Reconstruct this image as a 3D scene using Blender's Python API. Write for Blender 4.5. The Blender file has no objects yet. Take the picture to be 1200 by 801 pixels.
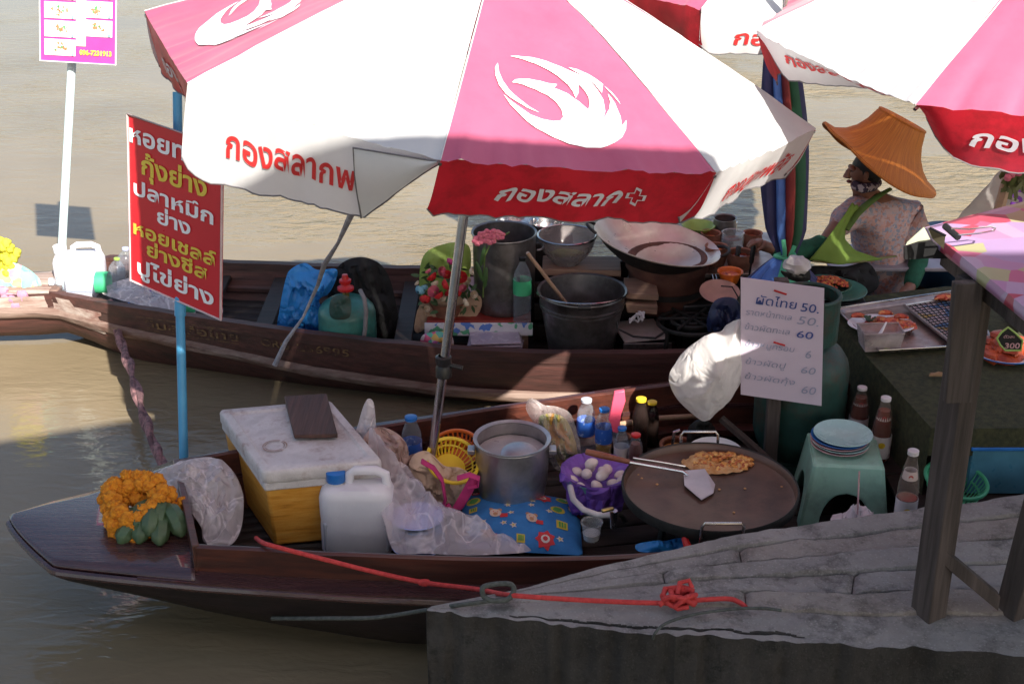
import bpy, bmesh, math, random
from math import sin, cos, pi, radians, tan, atan, sqrt
from mathutils import Vector, Matrix, noise
from mathutils.geometry import tessellate_polygon
random.seed(7)
sc = bpy.context.scene
COL = sc.collection
V = Vector
# ---------------------------------------------------------------- camera
PITCH, FPX, CAMZ = radians(24.5), 1648.0, 3.2
cam_data = bpy.data.cameras.new('camera'); cam_data.sensor_width = 36; cam_data.lens = 36*FPX/1200
cam_data.clip_start = .05; cam_data.clip_end = 500
cam = bpy.data.objects.new('camera', cam_data); COL.objects.link(cam)
cam.location = (0, 0, CAMZ); cam.rotation_euler = (pi/2-PITCH, 0, 0); sc.camera = cam
# ---------------------------------------------------------------- light
SUN_EL, SUN_AZ = radians(40), radians(24)      # azimuth of the sun behind the viewer, to the right
TO_SUN = V((cos(SUN_EL)*sin(SUN_AZ), -cos(SUN_EL)*cos(SUN_AZ), sin(SUN_EL)))
w = bpy.data.worlds.new('World'); sc.world = w; w.use_nodes = True
nt = w.node_tree; bg = nt.nodes['Background']
sky = nt.nodes.new('ShaderNodeTexSky'); sky.sky_type = 'NISHITA'; sky.sun_disc = False
sky.sun_elevation = SUN_EL; sky.sun_rotation = pi - SUN_AZ
sky.air_density = 1.2; sky.dust_density = 2.5
nt.links.new(sky.outputs[0], bg.inputs[0]); bg.inputs[1].default_value = .068
sd = bpy.data.lights.new('sun', 'SUN'); sd.energy = 4.1; sd.angle = radians(.55); sd.color = (1, .94, .84)
sun = bpy.data.objects.new('sun', sd); COL.objects.link(sun); sun.location = (2, -4, 8)
sun.rotation_euler = (-TO_SUN).to_track_quat('-Z', 'Y').to_euler()
sc.view_settings.view_transform = 'Standard'; sc.view_settings.look = 'None'
sc.view_settings.exposure = 1.55; sc.view_settings.gamma = 1; sc.view_settings.use_curve_mapping = False
sc.cycles.transparent_max_bounces = 16; sc.cycles.max_bounces = 8

# ---------------------------------------------------------------- places in the scene, from survey angles
def ray(px, py):
    a = (px-600)/FPX; b = -(py-400.5)/FPX
    return V((a, cos(PITCH)+b*sin(PITCH), -sin(PITCH)+b*cos(PITCH)))
def PZ(px, py, z):
    d = ray(px, py); return V((0, 0, CAMZ)) + d*((z-CAMZ)/d.z)
def PY(px, py, y):
    d = ray(px, py); return V((0, 0, CAMZ)) + d*(y/d.y)
def fwd(p): return p.y*cos(PITCH)+(CAMZ-p.z)*sin(PITCH)
def WL(n, p): return n*fwd(p)/FPX

# ---------------------------------------------------------------- mesh builder
class MB:
    def __init__(s): s.v = []; s.f = []; s.m = []
    def add(s, vs, fs, mi=0):
        b = len(s.v); s.v += [V(p) for p in vs]; s.f += [tuple(b+i for i in f) for f in fs]; s.m += [mi]*len(fs); return s
    def box(s, c, size, rz=0, rot=None, mi=0):
        M = rot if rot is not None else Matrix.Rotation(rz, 3, 'Z'); c = V(c)
        vs = [c + M @ V((x*size[0]/2, y*size[1]/2, z*size[2]/2)) for z in (-1, 1) for y in (-1, 1) for x in (-1, 1)]
        return s.add(vs, [(0,2,3,1),(4,5,7,6),(0,1,5,4),(2,6,7,3),(0,4,6,2),(1,3,7,5)], mi)
    def hexa(s, b, t, mi=0):       # four bottom and four top corners
        return s.add(list(b)+list(t), [(3,2,1,0),(4,5,6,7),(0,1,5,4),(1,2,6,5),(2,3,7,6),(3,0,4,7)], mi)
    def tube(s, pts, r, n=8, closed=False, caps=True, flat=1, mi=0):
        pts = [V(p) for p in pts]; k = len(pts); vs = []; fs = []
        rr = r if isinstance(r, (list, tuple)) else [r]*k
        up = None
        for i, p in enumerate(pts):
            a = pts[(i-1) % k] if (closed or i) else p; b = pts[(i+1) % k] if (closed or i < k-1) else p
            t = (b-a); t = t.normalized() if t.length > 1e-9 else V((0, 0, 1))
            if up is None: up = V((0, 0, 1)) if abs(t.z) < .9 else V((0, 1, 0))
            e1 = up - t*up.dot(t); e1 = e1.normalized() if e1.length > 1e-6 else t.orthogonal().normalized(); up = e1; e2 = t.cross(e1)
            vs += [p + (e1*cos(2*pi*j/n)*flat + e2*sin(2*pi*j/n))*rr[i] for j in range(n)]
        for i in range(k if closed else k-1):
            for j in range(n):
                a = i*n+j; b = i*n+(j+1) % n; c = ((i+1) % k)*n+(j+1) % n; d = ((i+1) % k)*n+j
                fs.append((a, b, c, d))
        if caps and not closed: fs += [tuple(range(n))[::-1], tuple((k-1)*n+j for j in range(n))]
        return s.add(vs, fs, mi)
    def lathe(s, prof, c=(0,0,0), n=24, rot=None, wob=0, mi=0):
        c = V(c); M = rot or Matrix.Identity(3); vs = []; fs = []
        for i, (r, z) in enumerate(prof):
            for j in range(n):
                a = 2*pi*j/n; q = r*(1+wob*noise.noise(V((cos(a)*2, sin(a)*2, z*9+i))))
                vs.append(c + M @ V((q*cos(a), q*sin(a), z)))
        for i in range(len(prof)-1):
            for j in range(n):
                fs.append((i*n+j, i*n+(j+1) % n, (i+1)*n+(j+1) % n, (i+1)*n+j))
        return s.add(vs, fs, mi)
    def grid(s, fn, nu, nv, mi=0):
        vs = [fn(i/nu, j/nv) for j in range(nv+1) for i in range(nu+1)]
        fs = [(j*(nu+1)+i, j*(nu+1)+i+1, (j+1)*(nu+1)+i+1, (j+1)*(nu+1)+i) for j in range(nv) for i in range(nu)]
        return s.add(vs, fs, mi)
    def ball(s, c, r, n=10, amp=0, freq=3, seed=0, rot=None, mi=0):
        r = V(r) if isinstance(r, (tuple, list, Vector)) else V((r, r, r)); M = rot or Matrix.Identity(3); c = V(c); vs = []; fs = []
        m = n//2+1
        for i in range(m+1):
            th = pi*i/m
            for j in range(n):
                a = 2*pi*j/n; d = V((sin(th)*cos(a), sin(th)*sin(a), cos(th)))
                k = 1+amp*noise.noise(d*freq+V((seed*3.7, seed, 0)))
                vs.append(c + M @ V((d.x*r.x, d.y*r.y, d.z*r.z))*k)
        for i in range(m):
            for j in range(n): fs.append((i*n+j, (i+1)*n+j, (i+1)*n+(j+1) % n, i*n+(j+1) % n))
        return s.add(vs, fs, mi)
    def prism(s, poly, z0, z1, mi=0):
        k = len(poly); tr = tessellate_polygon([[V((p[0], p[1], 0)) for p in poly]])
        vs = [(p[0], p[1], z0) for p in poly]+[(p[0], p[1], z1) for p in poly]
        fs = [(i, (i+1) % k, k+(i+1) % k, k+i) for i in range(k)]+[tuple(t) for t in tr]+[tuple(k+i for i in t) for t in tr]
        return s.add(vs, fs, mi)
    def pillow(s, outline, th, crumple=.01, freq=12, seed=0, rings=13, back=1.0, gather=None, gamp=.02):
        """a stuffed body whose rim is the given closed world outline"""
        pts = []
        n0 = len(outline)
        for i in range(n0):            # smooth the outline (Catmull-Rom)
            p0, p1, p2, p3 = (V(outline[(i+k-1) % n0]) for k in range(4))
            for q in range(6):
                t = q/6; pts.append(.5*((2*p1)+(p2-p0)*t+(2*p0-5*p1+4*p2-p3)*t*t+(3*p1-p0-3*p2+p3)*t**3))
        k = len(pts); c = sum(pts, V())/k
        nrm = V()
        for i in range(k): nrm += (pts[i]-c).cross(pts[(i+1) % k]-c)
        nrm.normalize()
        if nrm.y > 0: nrm = -nrm
        vs = []; fs = []
        def rg(sg):
            for i in range(1, rings+1):
                q = 1-i/(rings+.35); 
                for p in pts:
                    b = c+(p-c)*q; h = th*.8*(max(0, 1-q**2))**.7*(1 if sg > 0 else back)
                    nz = noise.noise(b*freq+V((seed, 0, 0)))*crumple*1.1 - abs(noise.noise(V((b.x*freq*1.9+b.z*6, seed, b.z*freq*1.1))))*crumple*1.6 - abs(noise.noise(b*freq*4.1+V((0, seed, 0))))*crumple*.7
                    if gather is not None:
                        ga = math.atan2(b.z-gather.z, b.x-gather.x); gd = (b-gather).length; nz += gamp*(1-abs(sin(7*ga+2.2*noise.noise(b*5+V((seed, 3, 1))))))**1.6*min(1, gd*7)/(1+gd*1.5)
                    vs.append(b+nrm*(sg*h)+nrm*nz*sg*(1-q)**.3+ V((noise.noise(b*freq+V((9, seed, 0))), 0, noise.noise(b*freq+V((0, 7, seed)))))*crumple*.5)
        vs += pts; rg(1); rg(-1)
        for sg in (0, 1):
            for i in range(rings):
                a0 = 0 if i == 0 else k+(sg*rings+i-1)*k; b0 = k+(sg*rings+i)*k
                for j in range(k):
                    f = (a0+j, a0+(j+1) % k, b0+(j+1) % k, b0+j); fs.append(f if sg else f[::-1])
            e = k+(sg*rings+rings-1)*k; fs.append(tuple(range(e, e+k)))
        return s.add(vs, fs)

ORG = {}
def link(name, mb, mat, parent=None, origin=None, smooth=True, bevel=0, sub=0, solid=0, keep=False):
    """one mesh object; world coordinates are kept: vertices are stored relative to the parent or to the thing's base"""
    me = bpy.data.meshes.new(name)
    if origin is None:
        if parent is not None: origin = V(ORG.get(parent.name, (0, 0, 0)))
        elif keep: origin = V((0, 0, 0))
        else:
            xs = [p.x for p in mb.v]; ys = [p.y for p in mb.v]; origin = V(((min(xs)+max(xs))/2, (min(ys)+max(ys))/2, min(p.z for p in mb.v)))
    origin = V(origin)
    me.from_pydata([tuple(p-origin) for p in mb.v], [], mb.f)
    mats = mat if isinstance(mat, (list, tuple)) else [mat]
    for m in mats: me.materials.append(m)
    if len(mats) > 1: me.polygons.foreach_set('material_index', mb.m)
    bm = bmesh.new(); bm.from_mesh(me); bmesh.ops.remove_doubles(bm, verts=bm.verts, dist=1e-5)
    bmesh.ops.recalc_face_normals(bm, faces=bm.faces); bm.to_mesh(me); bm.free()
    if smooth:
        me.shade_smooth()
        try: me.set_sharp_from_angle(angle=radians(42))
        except Exception: pass
    me.update()
    o = bpy.data.objects.new(name, me); COL.objects.link(o)
    if parent is not None: o.parent = parent
    else: o.location = origin
    if solid:
        md = o.modifiers.new('thickness', 'SOLIDIFY'); md.thickness = solid; md.offset = 0
    if bevel:
        md = o.modifiers.new('bevel', 'BEVEL'); md.width = bevel; md.segments = 2; md.limit_method = 'ANGLE'; md.angle_limit = radians(40)
    if sub:
        md = o.modifiers.new('smooth', 'SUBSURF'); md.levels = sub; md.render_levels = sub
    ORG[o.name] = origin
    return o
def tag(o, label=None, cat=None, group=None, kind=None):
    if label: o['label'] = label
    if cat: o['category'] = cat
    if group: o['group'] = group
    if kind: o['kind'] = kind
    return o
def thing(name, label, cat, loc, group=None):
    o = bpy.data.objects.new(name, None); COL.objects.link(o); o.location = loc; o.empty_display_size = .05
    ORG[o.name] = V(loc); return tag(o, label, cat, group)
def copy_tree(o, loc=None, rot=None, label=None, group=None, parent=None, scale=None):
    c = o.copy(); COL.objects.link(c); c.parent = parent
    if parent is None:
        if loc is not None: c.location = loc
        if rot is not None: c.rotation_euler = rot
        if scale: c.scale = scale
        if label: c['label'] = label
        if group: c['group'] = group
    for ch in o.children: copy_tree(ch, parent=c)
    return c

# ---------------------------------------------------------------- materials
MATS = {}
def lin(c): return tuple(c)+(1,)
def base_mat(name):
    m = bpy.data.materials.new(name); m.use_nodes = True; n = m.node_tree
    return m, n, n.nodes['Principled BSDF'], n.nodes['Material Output']
def N(n, t, **k):
    x = n.nodes.new(t)
    for a, b in k.items():
        if a in x.inputs: x.inputs[a].default_value = b
        else: setattr(x, a, b)
    return x
def coord(n, stretch=(1,1,1), rot=(0,0,0)):
    tc = N(n, 'ShaderNodeTexCoord'); mp = N(n, 'ShaderNodeMapping'); mp.inputs['Scale'].default_value = stretch; mp.inputs['Rotation'].default_value = rot
    n.links.new(tc.outputs['Object'], mp.inputs[0]); return mp.outputs[0]
def ramp(n, src, stops):
    r = N(n, 'ShaderNodeValToRGB'); e = r.color_ramp.elements
    while len(e) < len(stops): e.new(.5)
    for i, (p, c) in enumerate(stops): e[i].position = p; e[i].color = lin(c) if len(c) == 3 else c
    n.links.new(src, r.inputs[0]); return r.outputs[0]
def mix(n, f, a, b, mode='MIX'):
    x = N(n, 'ShaderNodeMix', data_type='RGBA', blend_type=mode)
    for s, v in ((x.inputs[0], f), (x.inputs[6], a), (x.inputs[7], b)):
        if hasattr(v, 'links'): n.links.new(v, s)
        elif isinstance(v, (int, float)): s.default_value = v
        else: s.default_value = lin(v)
    return x.outputs[2]
def M(name, c1, c2=None, scale=9, rough=.6, metal=0, bump=.15, bscale=60, stretch=(1,1,1), trans=0, spec=.5,
      alpha=1, dirt=0, dirtc=(.05,.035,.025), dscale=5, coat=0, rng=(.35,.65), bdist=.004, transc=None, crinkle=0, sheen=0):
    if name in MATS: return MATS[name]
    m, n, b, out = base_mat(name); co = coord(n, stretch)
    if c2 is None: c2 = tuple(x*.72 for x in c1)
    nz = N(n, 'ShaderNodeTexNoise', Scale=scale, Detail=5, Roughness=.6); n.links.new(co, nz.inputs['Vector'])
    col = ramp(n, nz.outputs[0], [(rng[0], c2), (rng[1], c1)])
    if dirt:
        dn = N(n, 'ShaderNodeTexNoise', Scale=dscale, Detail=8, Roughness=.72); n.links.new(co, dn.inputs['Vector'])
        k = ramp(n, dn.outputs[0], [(.48, (0,0,0)), (.66, (dirt,)*3)]); col = mix(n, k, col, dirtc)
    n.links.new(col, b.inputs['Base Color'])
    b.inputs['Roughness'].default_value = rough; b.inputs['Metallic'].default_value = metal
    b.inputs['Specular IOR Level'].default_value = spec; b.inputs['Coat Weight'].default_value = coat
    rn = N(n, 'ShaderNodeTexNoise', Scale=scale*2.7, Detail=6); n.links.new(co, rn.inputs['Vector'])
    mr = N(n, 'ShaderNodeMapRange'); mr.inputs[3].default_value = max(.03, rough-.12); mr.inputs[4].default_value = min(1, rough+.15)
    n.links.new(rn.outputs[0], mr.inputs[0]); n.links.new(mr.outputs[0], b.inputs['Roughness'])
    if bump:
        bn = N(n, 'ShaderNodeTexNoise', Scale=bscale, Detail=6, Roughness=.65); n.links.new(co, bn.inputs['Vector'])
        bp = N(n, 'ShaderNodeBump', Strength=bump, Distance=bdist); n.links.new(bn.outputs[0], bp.inputs['Height']); n.links.new(bp.outputs[0], b.inputs['Normal'])
    if sheen: b.inputs['Sheen Weight'].default_value = sheen; b.inputs['Sheen Roughness'].default_value = .4
    if crinkle:
        cz = N(n, 'ShaderNodeTexNoise', Scale=crinkle*.7, Detail=2.5, Roughness=.5, Distortion=.9); n.links.new(co, cz.inputs['Vector'])
        s1 = N(n, 'ShaderNodeMath', operation='SUBTRACT'); n.links.new(cz.outputs[0], s1.inputs[0]); s1.inputs[1].default_value = .5
        s2 = N(n, 'ShaderNodeMath', operation='ABSOLUTE'); n.links.new(s1.outputs[0], s2.inputs[0])
        bp = N(n, 'ShaderNodeBump', Strength=1, Distance=.055); n.links.new(s2.outputs[0], bp.inputs['Height']); n.links.new(bp.outputs[0], b.inputs['Normal'])
    last = b.outputs[0]
    if trans:
        t = N(n, 'ShaderNodeBsdfTranslucent'); n.links.new(col, t.inputs[0]) if transc is None else setattr(t.inputs[0], 'default_value', lin(transc))
        ms = N(n, 'ShaderNodeMixShader', Fac=trans); n.links.new(last, ms.inputs[1]); n.links.new(t.outputs[0], ms.inputs[2]); last = ms.outputs[0]
    if alpha < 1:
        tr = N(n, 'ShaderNodeBsdfTransparent'); tr.inputs[0].default_value = lin(tuple(min(1, .55+.45*x/max(max(c1), .01)) for x in c1))
        fr = N(n, 'ShaderNodeLayerWeight', Blend=.35); am = N(n, 'ShaderNodeMapRange'); am.inputs[3].default_value = alpha; am.inputs[4].default_value = min(1, alpha+.30)
        n.links.new(fr.outputs['Facing'], am.inputs[0])
        fac = am.outputs[0]
        if crinkle:      # folded film is several layers thick along its creases
            cr = N(n, 'ShaderNodeTexNoise', Scale=crinkle*.38, Detail=2.5, Roughness=.5, Distortion=.9); n.links.new(co, cr.inputs['Vector'])
            q1 = N(n, 'ShaderNodeMath', operation='SUBTRACT'); n.links.new(cr.outputs[0], q1.inputs[0]); q1.inputs[1].default_value = .5
            q2 = N(n, 'ShaderNodeMath', operation='ABSOLUTE'); n.links.new(q1.outputs[0], q2.inputs[0])
            q3 = N(n, 'ShaderNodeMapRange', clamp=True); q3.inputs[1].default_value = 0; q3.inputs[2].default_value = .035; q3.inputs[3].default_value = .33; q3.inputs[4].default_value = 0; n.links.new(q2.outputs[0], q3.inputs[0])
            q4 = N(n, 'ShaderNodeMath', operation='ADD', use_clamp=True); n.links.new(fac, q4.inputs[0]); n.links.new(q3.outputs[0], q4.inputs[1]); fac = q4.outputs[0]
        ms = N(n, 'ShaderNodeMixShader'); n.links.new(fac, ms.inputs[0]); n.links.new(tr.outputs[0], ms.inputs[1]); n.links.new(last, ms.inputs[2]); last = ms.outputs[0]
    n.links.new(last, out.inputs[0]); MATS[name] = m; return m
def wood(name, c1, c2, axis=0, rough=.5, scale=3, dirt=.5, dirtc=(.02,.015,.012), bump=.35, coat=0):
    st = [14, 14, 14]; st[axis] = .8
    return M(name, c1, c2, scale=scale, rough=rough, stretch=tuple(st), bump=bump, bscale=6, dirt=dirt, dirtc=dirtc, dscale=.9, rng=(.3,.7), coat=coat)

# ---------------------------------------------------------------- lettering
def glyphs(body, size=1, bold=0, shear=0):
    cu = bpy.data.curves.new('lettering_source', 'FONT'); cu.body = body; cu.size = size; cu.offset = bold*size; cu.shear = shear; cu.resolution_u = 3
    ob = bpy.data.objects.new('lettering_source', cu); COL.objects.link(ob)
    dg = bpy.context.evaluated_depsgraph_get(); me = bpy.data.meshes.new_from_object(ob.evaluated_get(dg))
    vs = [v.co.copy() for v in me.vertices]; fs = [tuple(p.vertices) for p in me.polygons]
    bpy.data.objects.remove(ob); bpy.data.curves.remove(cu); bpy.data.meshes.remove(me)
    if not vs: return [], [], (0, 0)
    x0 = min(v.x for v in vs); x1 = max(v.x for v in vs)
    return [V((v.x-x0, v.y, 0)) for v in vs], fs, (x1-x0, max(v.y for v in vs))
def letters(mb, body, fn, width, size=1, bold=.01, shear=0, x0=0, y0=0, fit=True, mi=0):
    """text laid on a surface: fn(x, y) -> point; scaled to the given width"""
    vs, fs, (wd, hh) = glyphs(body, size, bold, shear)
    if not vs: return
    k = width/wd if fit else 1
    mb.add([fn(x0+v.x*k, y0+v.y) for v in vs], fs, mi)
def decal(mb, poly, fn, maxlen=.06, mi=0):
    bm = bmesh.new(); vs = [bm.verts.new((p[0], p[1], 0)) for p in poly]
    for t in tessellate_polygon([[V((p[0], p[1], 0)) for p in poly]]):
        try: bm.faces.new([vs[i] for i in t])
        except ValueError: pass
    for _ in range(6):
        lg = [e for e in bm.edges if e.calc_length() > maxlen]
        if not lg: break
        bmesh.ops.subdivide_edges(bm, edges=lg, cuts=1); bmesh.ops.triangulate(bm, faces=bm.faces)
    bm.verts.index_update()
    mb.add([fn(v.co.x, v.co.y) for v in bm.verts], [tuple(v.index for v in f.verts) for f in bm.faces], mi); bm.free()
def disc(cx, cy, r, k=14, wob=0): return [(cx+r*(1+wob*((i % 2)*2-1))*cos(2*pi*i/k), cy+r*(1+wob*((i % 2)*2-1))*sin(2*pi*i/k)) for i in range(k)]
def rect(cx, cy, a, b): return [(cx-a/2, cy-b/2), (cx+a/2, cy-b/2), (cx+a/2, cy+b/2), (cx-a/2, cy+b/2)]
# ================================================================ materials of the place
WHITE_FAB = M('white_canopy_fabric', (.74,.74,.74), (.66,.66,.67), scale=3, rough=.75, bump=.05, trans=.32, dirt=.12, dirtc=(.4,.38,.36), dscale=2)
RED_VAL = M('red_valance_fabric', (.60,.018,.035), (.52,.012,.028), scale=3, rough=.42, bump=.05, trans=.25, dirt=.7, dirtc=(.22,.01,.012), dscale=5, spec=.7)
RED_FAB = M('sunlit_pink_canopy_fabric', (.60,.125,.225), (.55,.105,.20), scale=3, rough=.45, bump=.05, sheen=.35, trans=.28, dirt=.25, dirtc=(.45,.05,.13), dscale=4, spec=.9)  # canopy tops: sunlit washing-out of the red put into the colour, unlike the valances
MENURED = M('red_sign_vinyl', (.60,.02,.03), (.52,.015,.025), scale=2, rough=.3, bump=.05)
W_INK = M('white_lettering', (.82,.82,.84), (.78,.78,.8), rough=.5, bump=0)
G_INK = M('grey_lettering', (.62,.60,.64), (.55,.53,.58), rough=.5, bump=0)
R_INK = M('red_lettering', (.60,.03,.03), (.5,.02,.02), rough=.5, bump=0)
Y_INK = M('yellow_lettering', (.75,.58,.08), (.68,.5,.06), rough=.4, bump=0)
GREYHEM = M('grey_piping', (.16,.15,.16), rough=.7)
STEEL = M('polished_steel', (.62,.6,.6), (.45,.43,.43), rough=.22, metal=1, bump=.05)
ALU = M('dull_aluminium', (.55,.53,.53), (.36,.34,.34), rough=.38, metal=.9, bump=.12, dirt=.35, dirtc=(.12,.1,.09))
DSTEEL = M('stained_steel', (.30,.28,.28), (.17,.155,.15), rough=.35, metal=.85, bump=.15, dirt=.6, dirtc=(.04,.035,.03))
SOOT = M('sooty_metal', (.03,.027,.025), (.012,.011,.01), rough=.6, metal=.3, bump=.5)
BLACK = M('black_plastic', (.015,.015,.016), rough=.4)
BLACKCLOTH = M('black_cloth', (.012,.012,.013), (.006,.006,.007), rough=.9, bump=.3)
HULL1 = wood('red_brown_varnished_wood', (.105,.03,.018), (.04,.013,.01), rough=.38, coat=.25)
DECK1 = wood('purple_brown_varnished_wood', (.075,.03,.032), (.036,.015,.018), rough=.25, coat=.6, dirt=.35, dirtc=(.14,.065,.03))
HULLDARK = wood('tarred_hull_wood', (.022,.013,.013), (.010,.007,.007), rough=.45)
HULL2 = wood('weathered_red_wood', (.10,.037,.03), (.04,.017,.014), rough=.6, dirt=.75, dirtc=(.035,.022,.018), bump=.6)
RAIL2 = wood('bleached_rail_wood', (.26,.19,.155), (.13,.075,.06), rough=.75, dirt=.8, dirtc=(.12,.05,.035), bump=.8)
FLOORW = wood('dark_floor_boards', (.032,.017,.013), (.013,.008,.006), rough=.7, dirt=.6)
POSTW = wood('grey_brown_post_wood', (.115,.088,.08), (.04,.03,.026), axis=2, rough=.8, dirt=.5, bump=.9)
PLANKW = wood('pale_worn_plank', (.38,.24,.17), (.2,.12,.085), rough=.7)
BROOMW = wood('smooth_stick_wood', (.5,.33,.22), (.36,.22,.14), rough=.5, dirt=.1)
STYRO = M('scuffed_polystyrene', (.66,.62,.62), (.5,.46,.46), scale=14, rough=.85, bump=.5, bscale=160, dirt=.8, dirtc=(.24,.15,.13), dscale=7)
def box_side():
    m, n, b, out = base_mat('orange_tape_on_polystyrene'); co = coord(n, (1,1,1))
    wv = N(n, 'ShaderNodeTexNoise', Scale=4, Detail=6, Roughness=.7); mp = N(n, 'ShaderNodeMapping'); mp.inputs['Scale'].default_value = (1.2, 1.2, 9)
    n.links.new(co, mp.inputs[0]); n.links.new(mp.outputs[0], wv.inputs['Vector'])
    c = ramp(n, wv.outputs[0], [(.3, (.36,.13,.018)), (.45, (.64,.27,.035)), (.62, (.72,.36,.07))])
    nz = N(n, 'ShaderNodeTexNoise', Scale=5, Detail=7); n.links.new(co, nz.inputs['Vector'])
    sx = N(n, 'ShaderNodeSeparateXYZ'); n.links.new(co, sx.inputs[0])
    ad = N(n, 'ShaderNodeMath', operation='MULTIPLY_ADD'); n.links.new(sx.outputs[2], ad.inputs[0]); ad.inputs[1].default_value = 2.2; n.links.new(nz.outputs[0], ad.inputs[2])
    k = ramp(n, ad.outputs[0], [(1.10, (0,0,0)), (1.12, (1,1,1))]); k2 = mix(n, k, c, (.52,.46,.43))
    n.links.new(k2, b.inputs['Base Color']); b.inputs['Roughness'].default_value = .42
    bn = N(n, 'ShaderNodeBump', Strength=.5, Distance=.006); n.links.new(wv.outputs[0], bn.inputs['Height']); n.links.new(bn.outputs[0], b.inputs['Normal'])
    return m
BOXSIDE = box_side()
FILM = M('clear_plastic_film', (.93,.87,.89), (.82,.76,.78), scale=6, rough=.12, bump=.3, bscale=30, alpha=.34, trans=.35, crinkle=13)
FILMW = M('milky_plastic_film', (.90,.83,.85), (.82,.75,.77), scale=6, rough=.14, bump=.3, bscale=26, alpha=.48, trans=.3, crinkle=15)
WBAG = M('white_carrier_bag_plastic', (.80,.77,.76), (.70,.67,.66), scale=5, rough=.28, bump=.2, bscale=22, trans=.5, crinkle=8)
BLUEBAG = M('bright_blue_bag_plastic', (.05,.34,.78), (.03,.24,.62), scale=5, rough=.35, bump=.6, bscale=25, trans=.25, crinkle=9)
PURPLE = M('purple_bag_plastic', (.30,.13,.62), (.2,.08,.45), scale=6, rough=.35, bump=.5, bscale=30, trans=.25, crinkle=16)
LIME = M('lime_green_plastic', (.36,.5,.12), (.28,.4,.08), rough=.4, trans=.2, bump=.3)
PET = M('clear_bottle_plastic', (.5,.54,.6), (.42,.46,.5), rough=.08, bump=.15, bscale=30, alpha=.10)
JUG = M('milky_jug_plastic', (.86,.83,.87), (.79,.76,.81), rough=.35, bump=.1, trans=.2)
GLASSM = M('clear_glass', (.6,.62,.62), rough=.08, bump=0, alpha=.22)
BLUECAP = M('blue_cap_plastic', (.02,.17,.55), rough=.35, bump=0)
REDP = M('red_plastic', (.55,.02,.02), rough=.35, bump=0)
YELP = M('yellow_plastic', (.8,.55,.03), (.7,.45,.02), rough=.4, bump=0)
ORP = M('orange_plastic', (.75,.17,.02), (.6,.12,.015), rough=.4, bump=.1)
GRNP = M('green_plastic', (.08,.42,.22), (.05,.32,.16), rough=.4, bump=.1)
PINKP = M('hot_pink_plastic', (.78,.10,.18), (.7,.08,.15), rough=.35, bump=0)
LBLUE = M('blue_printed_label', (.03,.12,.5), (.35,.45,.7), scale=45, rough=.4, bump=0, rng=(.36,.44))
LGREEN = M('green_printed_label', (.04,.36,.16), (.06,.42,.2), rough=.4, bump=0)
LWHITE = M('white_printed_label', (.72,.66,.66), (.66,.6,.6), rough=.5, bump=0)
COLA = M('dark_sauce', (.018,.008,.006), rough=.15, bump=0)
SAUCE = M('red_brown_sauce', (.17,.025,.010), (.11,.016,.008), rough=.15, bump=0)
OIL = M('amber_oil', (.5,.27,.03), rough=.12, bump=0)
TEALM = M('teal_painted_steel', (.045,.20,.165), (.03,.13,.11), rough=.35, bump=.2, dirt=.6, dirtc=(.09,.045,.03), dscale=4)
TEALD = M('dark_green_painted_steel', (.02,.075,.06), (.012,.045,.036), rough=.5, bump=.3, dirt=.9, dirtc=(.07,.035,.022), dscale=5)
BRASS = M('brass', (.6,.42,.15), rough=.3, metal=1, bump=0)
RUBBER = M('grey_rubber_hose', (.22,.2,.2), rough=.6, bump=.1)
SKYPOLE = M('sky_blue_pipe_plastic', (.07,.33,.56), (.06,.28,.5), rough=.4, bump=.05)
PALEPOLE = M('pale_blue_pipe_plastic', (.62,.74,.76), (.55,.68,.7), rough=.4, bump=.05)
TURF = M('artificial_turf', (.075,.078,.03), (.035,.038,.016), scale=40, rough=.95, bump=1, bscale=300, bdist=.01)
SILVER = M('worn_tray_metal', (.5,.42,.38), (.3,.22,.2), rough=.3, metal=.75, bump=.1, dirt=.3)
CLAY = M('terracotta', (.30,.12,.07), (.2,.075,.045), rough=.8, bump=.4, dirt=.5)
REDOIL = M('red_lacquer', (.28,.03,.02), (.2,.02,.015), rough=.4)
PAPER = M('white_paper', (.8,.77,.8), (.72,.7,.73), rough=.8, bump=.2, trans=.15)
LILAC = M('lilac_board', (.60,.52,.62), (.55,.47,.57), scale=2, rough=.6, bump=.05)
PENBLUE = M('blue_marker_ink', (.05,.09,.32), rough=.6, bump=0)
PENPALE = M('faded_marker_ink', (.33,.36,.50), rough=.6, bump=0)
SKIN = M('brown_skin', (.27,.12,.075), (.2,.085,.055), scale=20, rough=.5, bump=.1)
SLEEVE = M('dark_green_knit', (.012,.10,.055), (.008,.065,.035), scale=30, rough=.9, bump=.5, bscale=120)
APRON = M('lime_apron_cloth', (.17,.27,.04), (.12,.2,.03), scale=5, rough=.8, bump=.3)
KHAKI = M('olive_trim', (.2,.19,.07), rough=.8)
TEALC = M('mint_plastic', (.36,.62,.50), (.30,.54,.43), scale=10, rough=.4, bump=.15, dirt=.35, dirtc=(.08,.08,.06), dscale=6)
MINT = M('mint_melamine', (.42,.66,.64), (.38,.6,.58), rough=.25, bump=0)
PINKM = M('pink_melamine', (.7,.42,.44), rough=.25, bump=0)
LILM = M('lilac_melamine', (.45,.48,.78), (.38,.42,.7), rough=.3, bump=0)
CREAMC = M('cream_cloth', (.62,.45,.33), (.5,.34,.25), rough=.85, bump=.4)
MAGC = M('magenta_cloth', (.5,.03,.16), (.38,.02,.12), rough=.8, bump=.3)
BEIGEBAG = M('peach_plastic_bag', (.66,.47,.42), (.5,.34,.3), rough=.35, bump=.5, bscale=25, trans=.3)
CARD = M('brown_cardboard', (.45,.3,.2), (.36,.23,.15), rough=.85, bump=.2)
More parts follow.
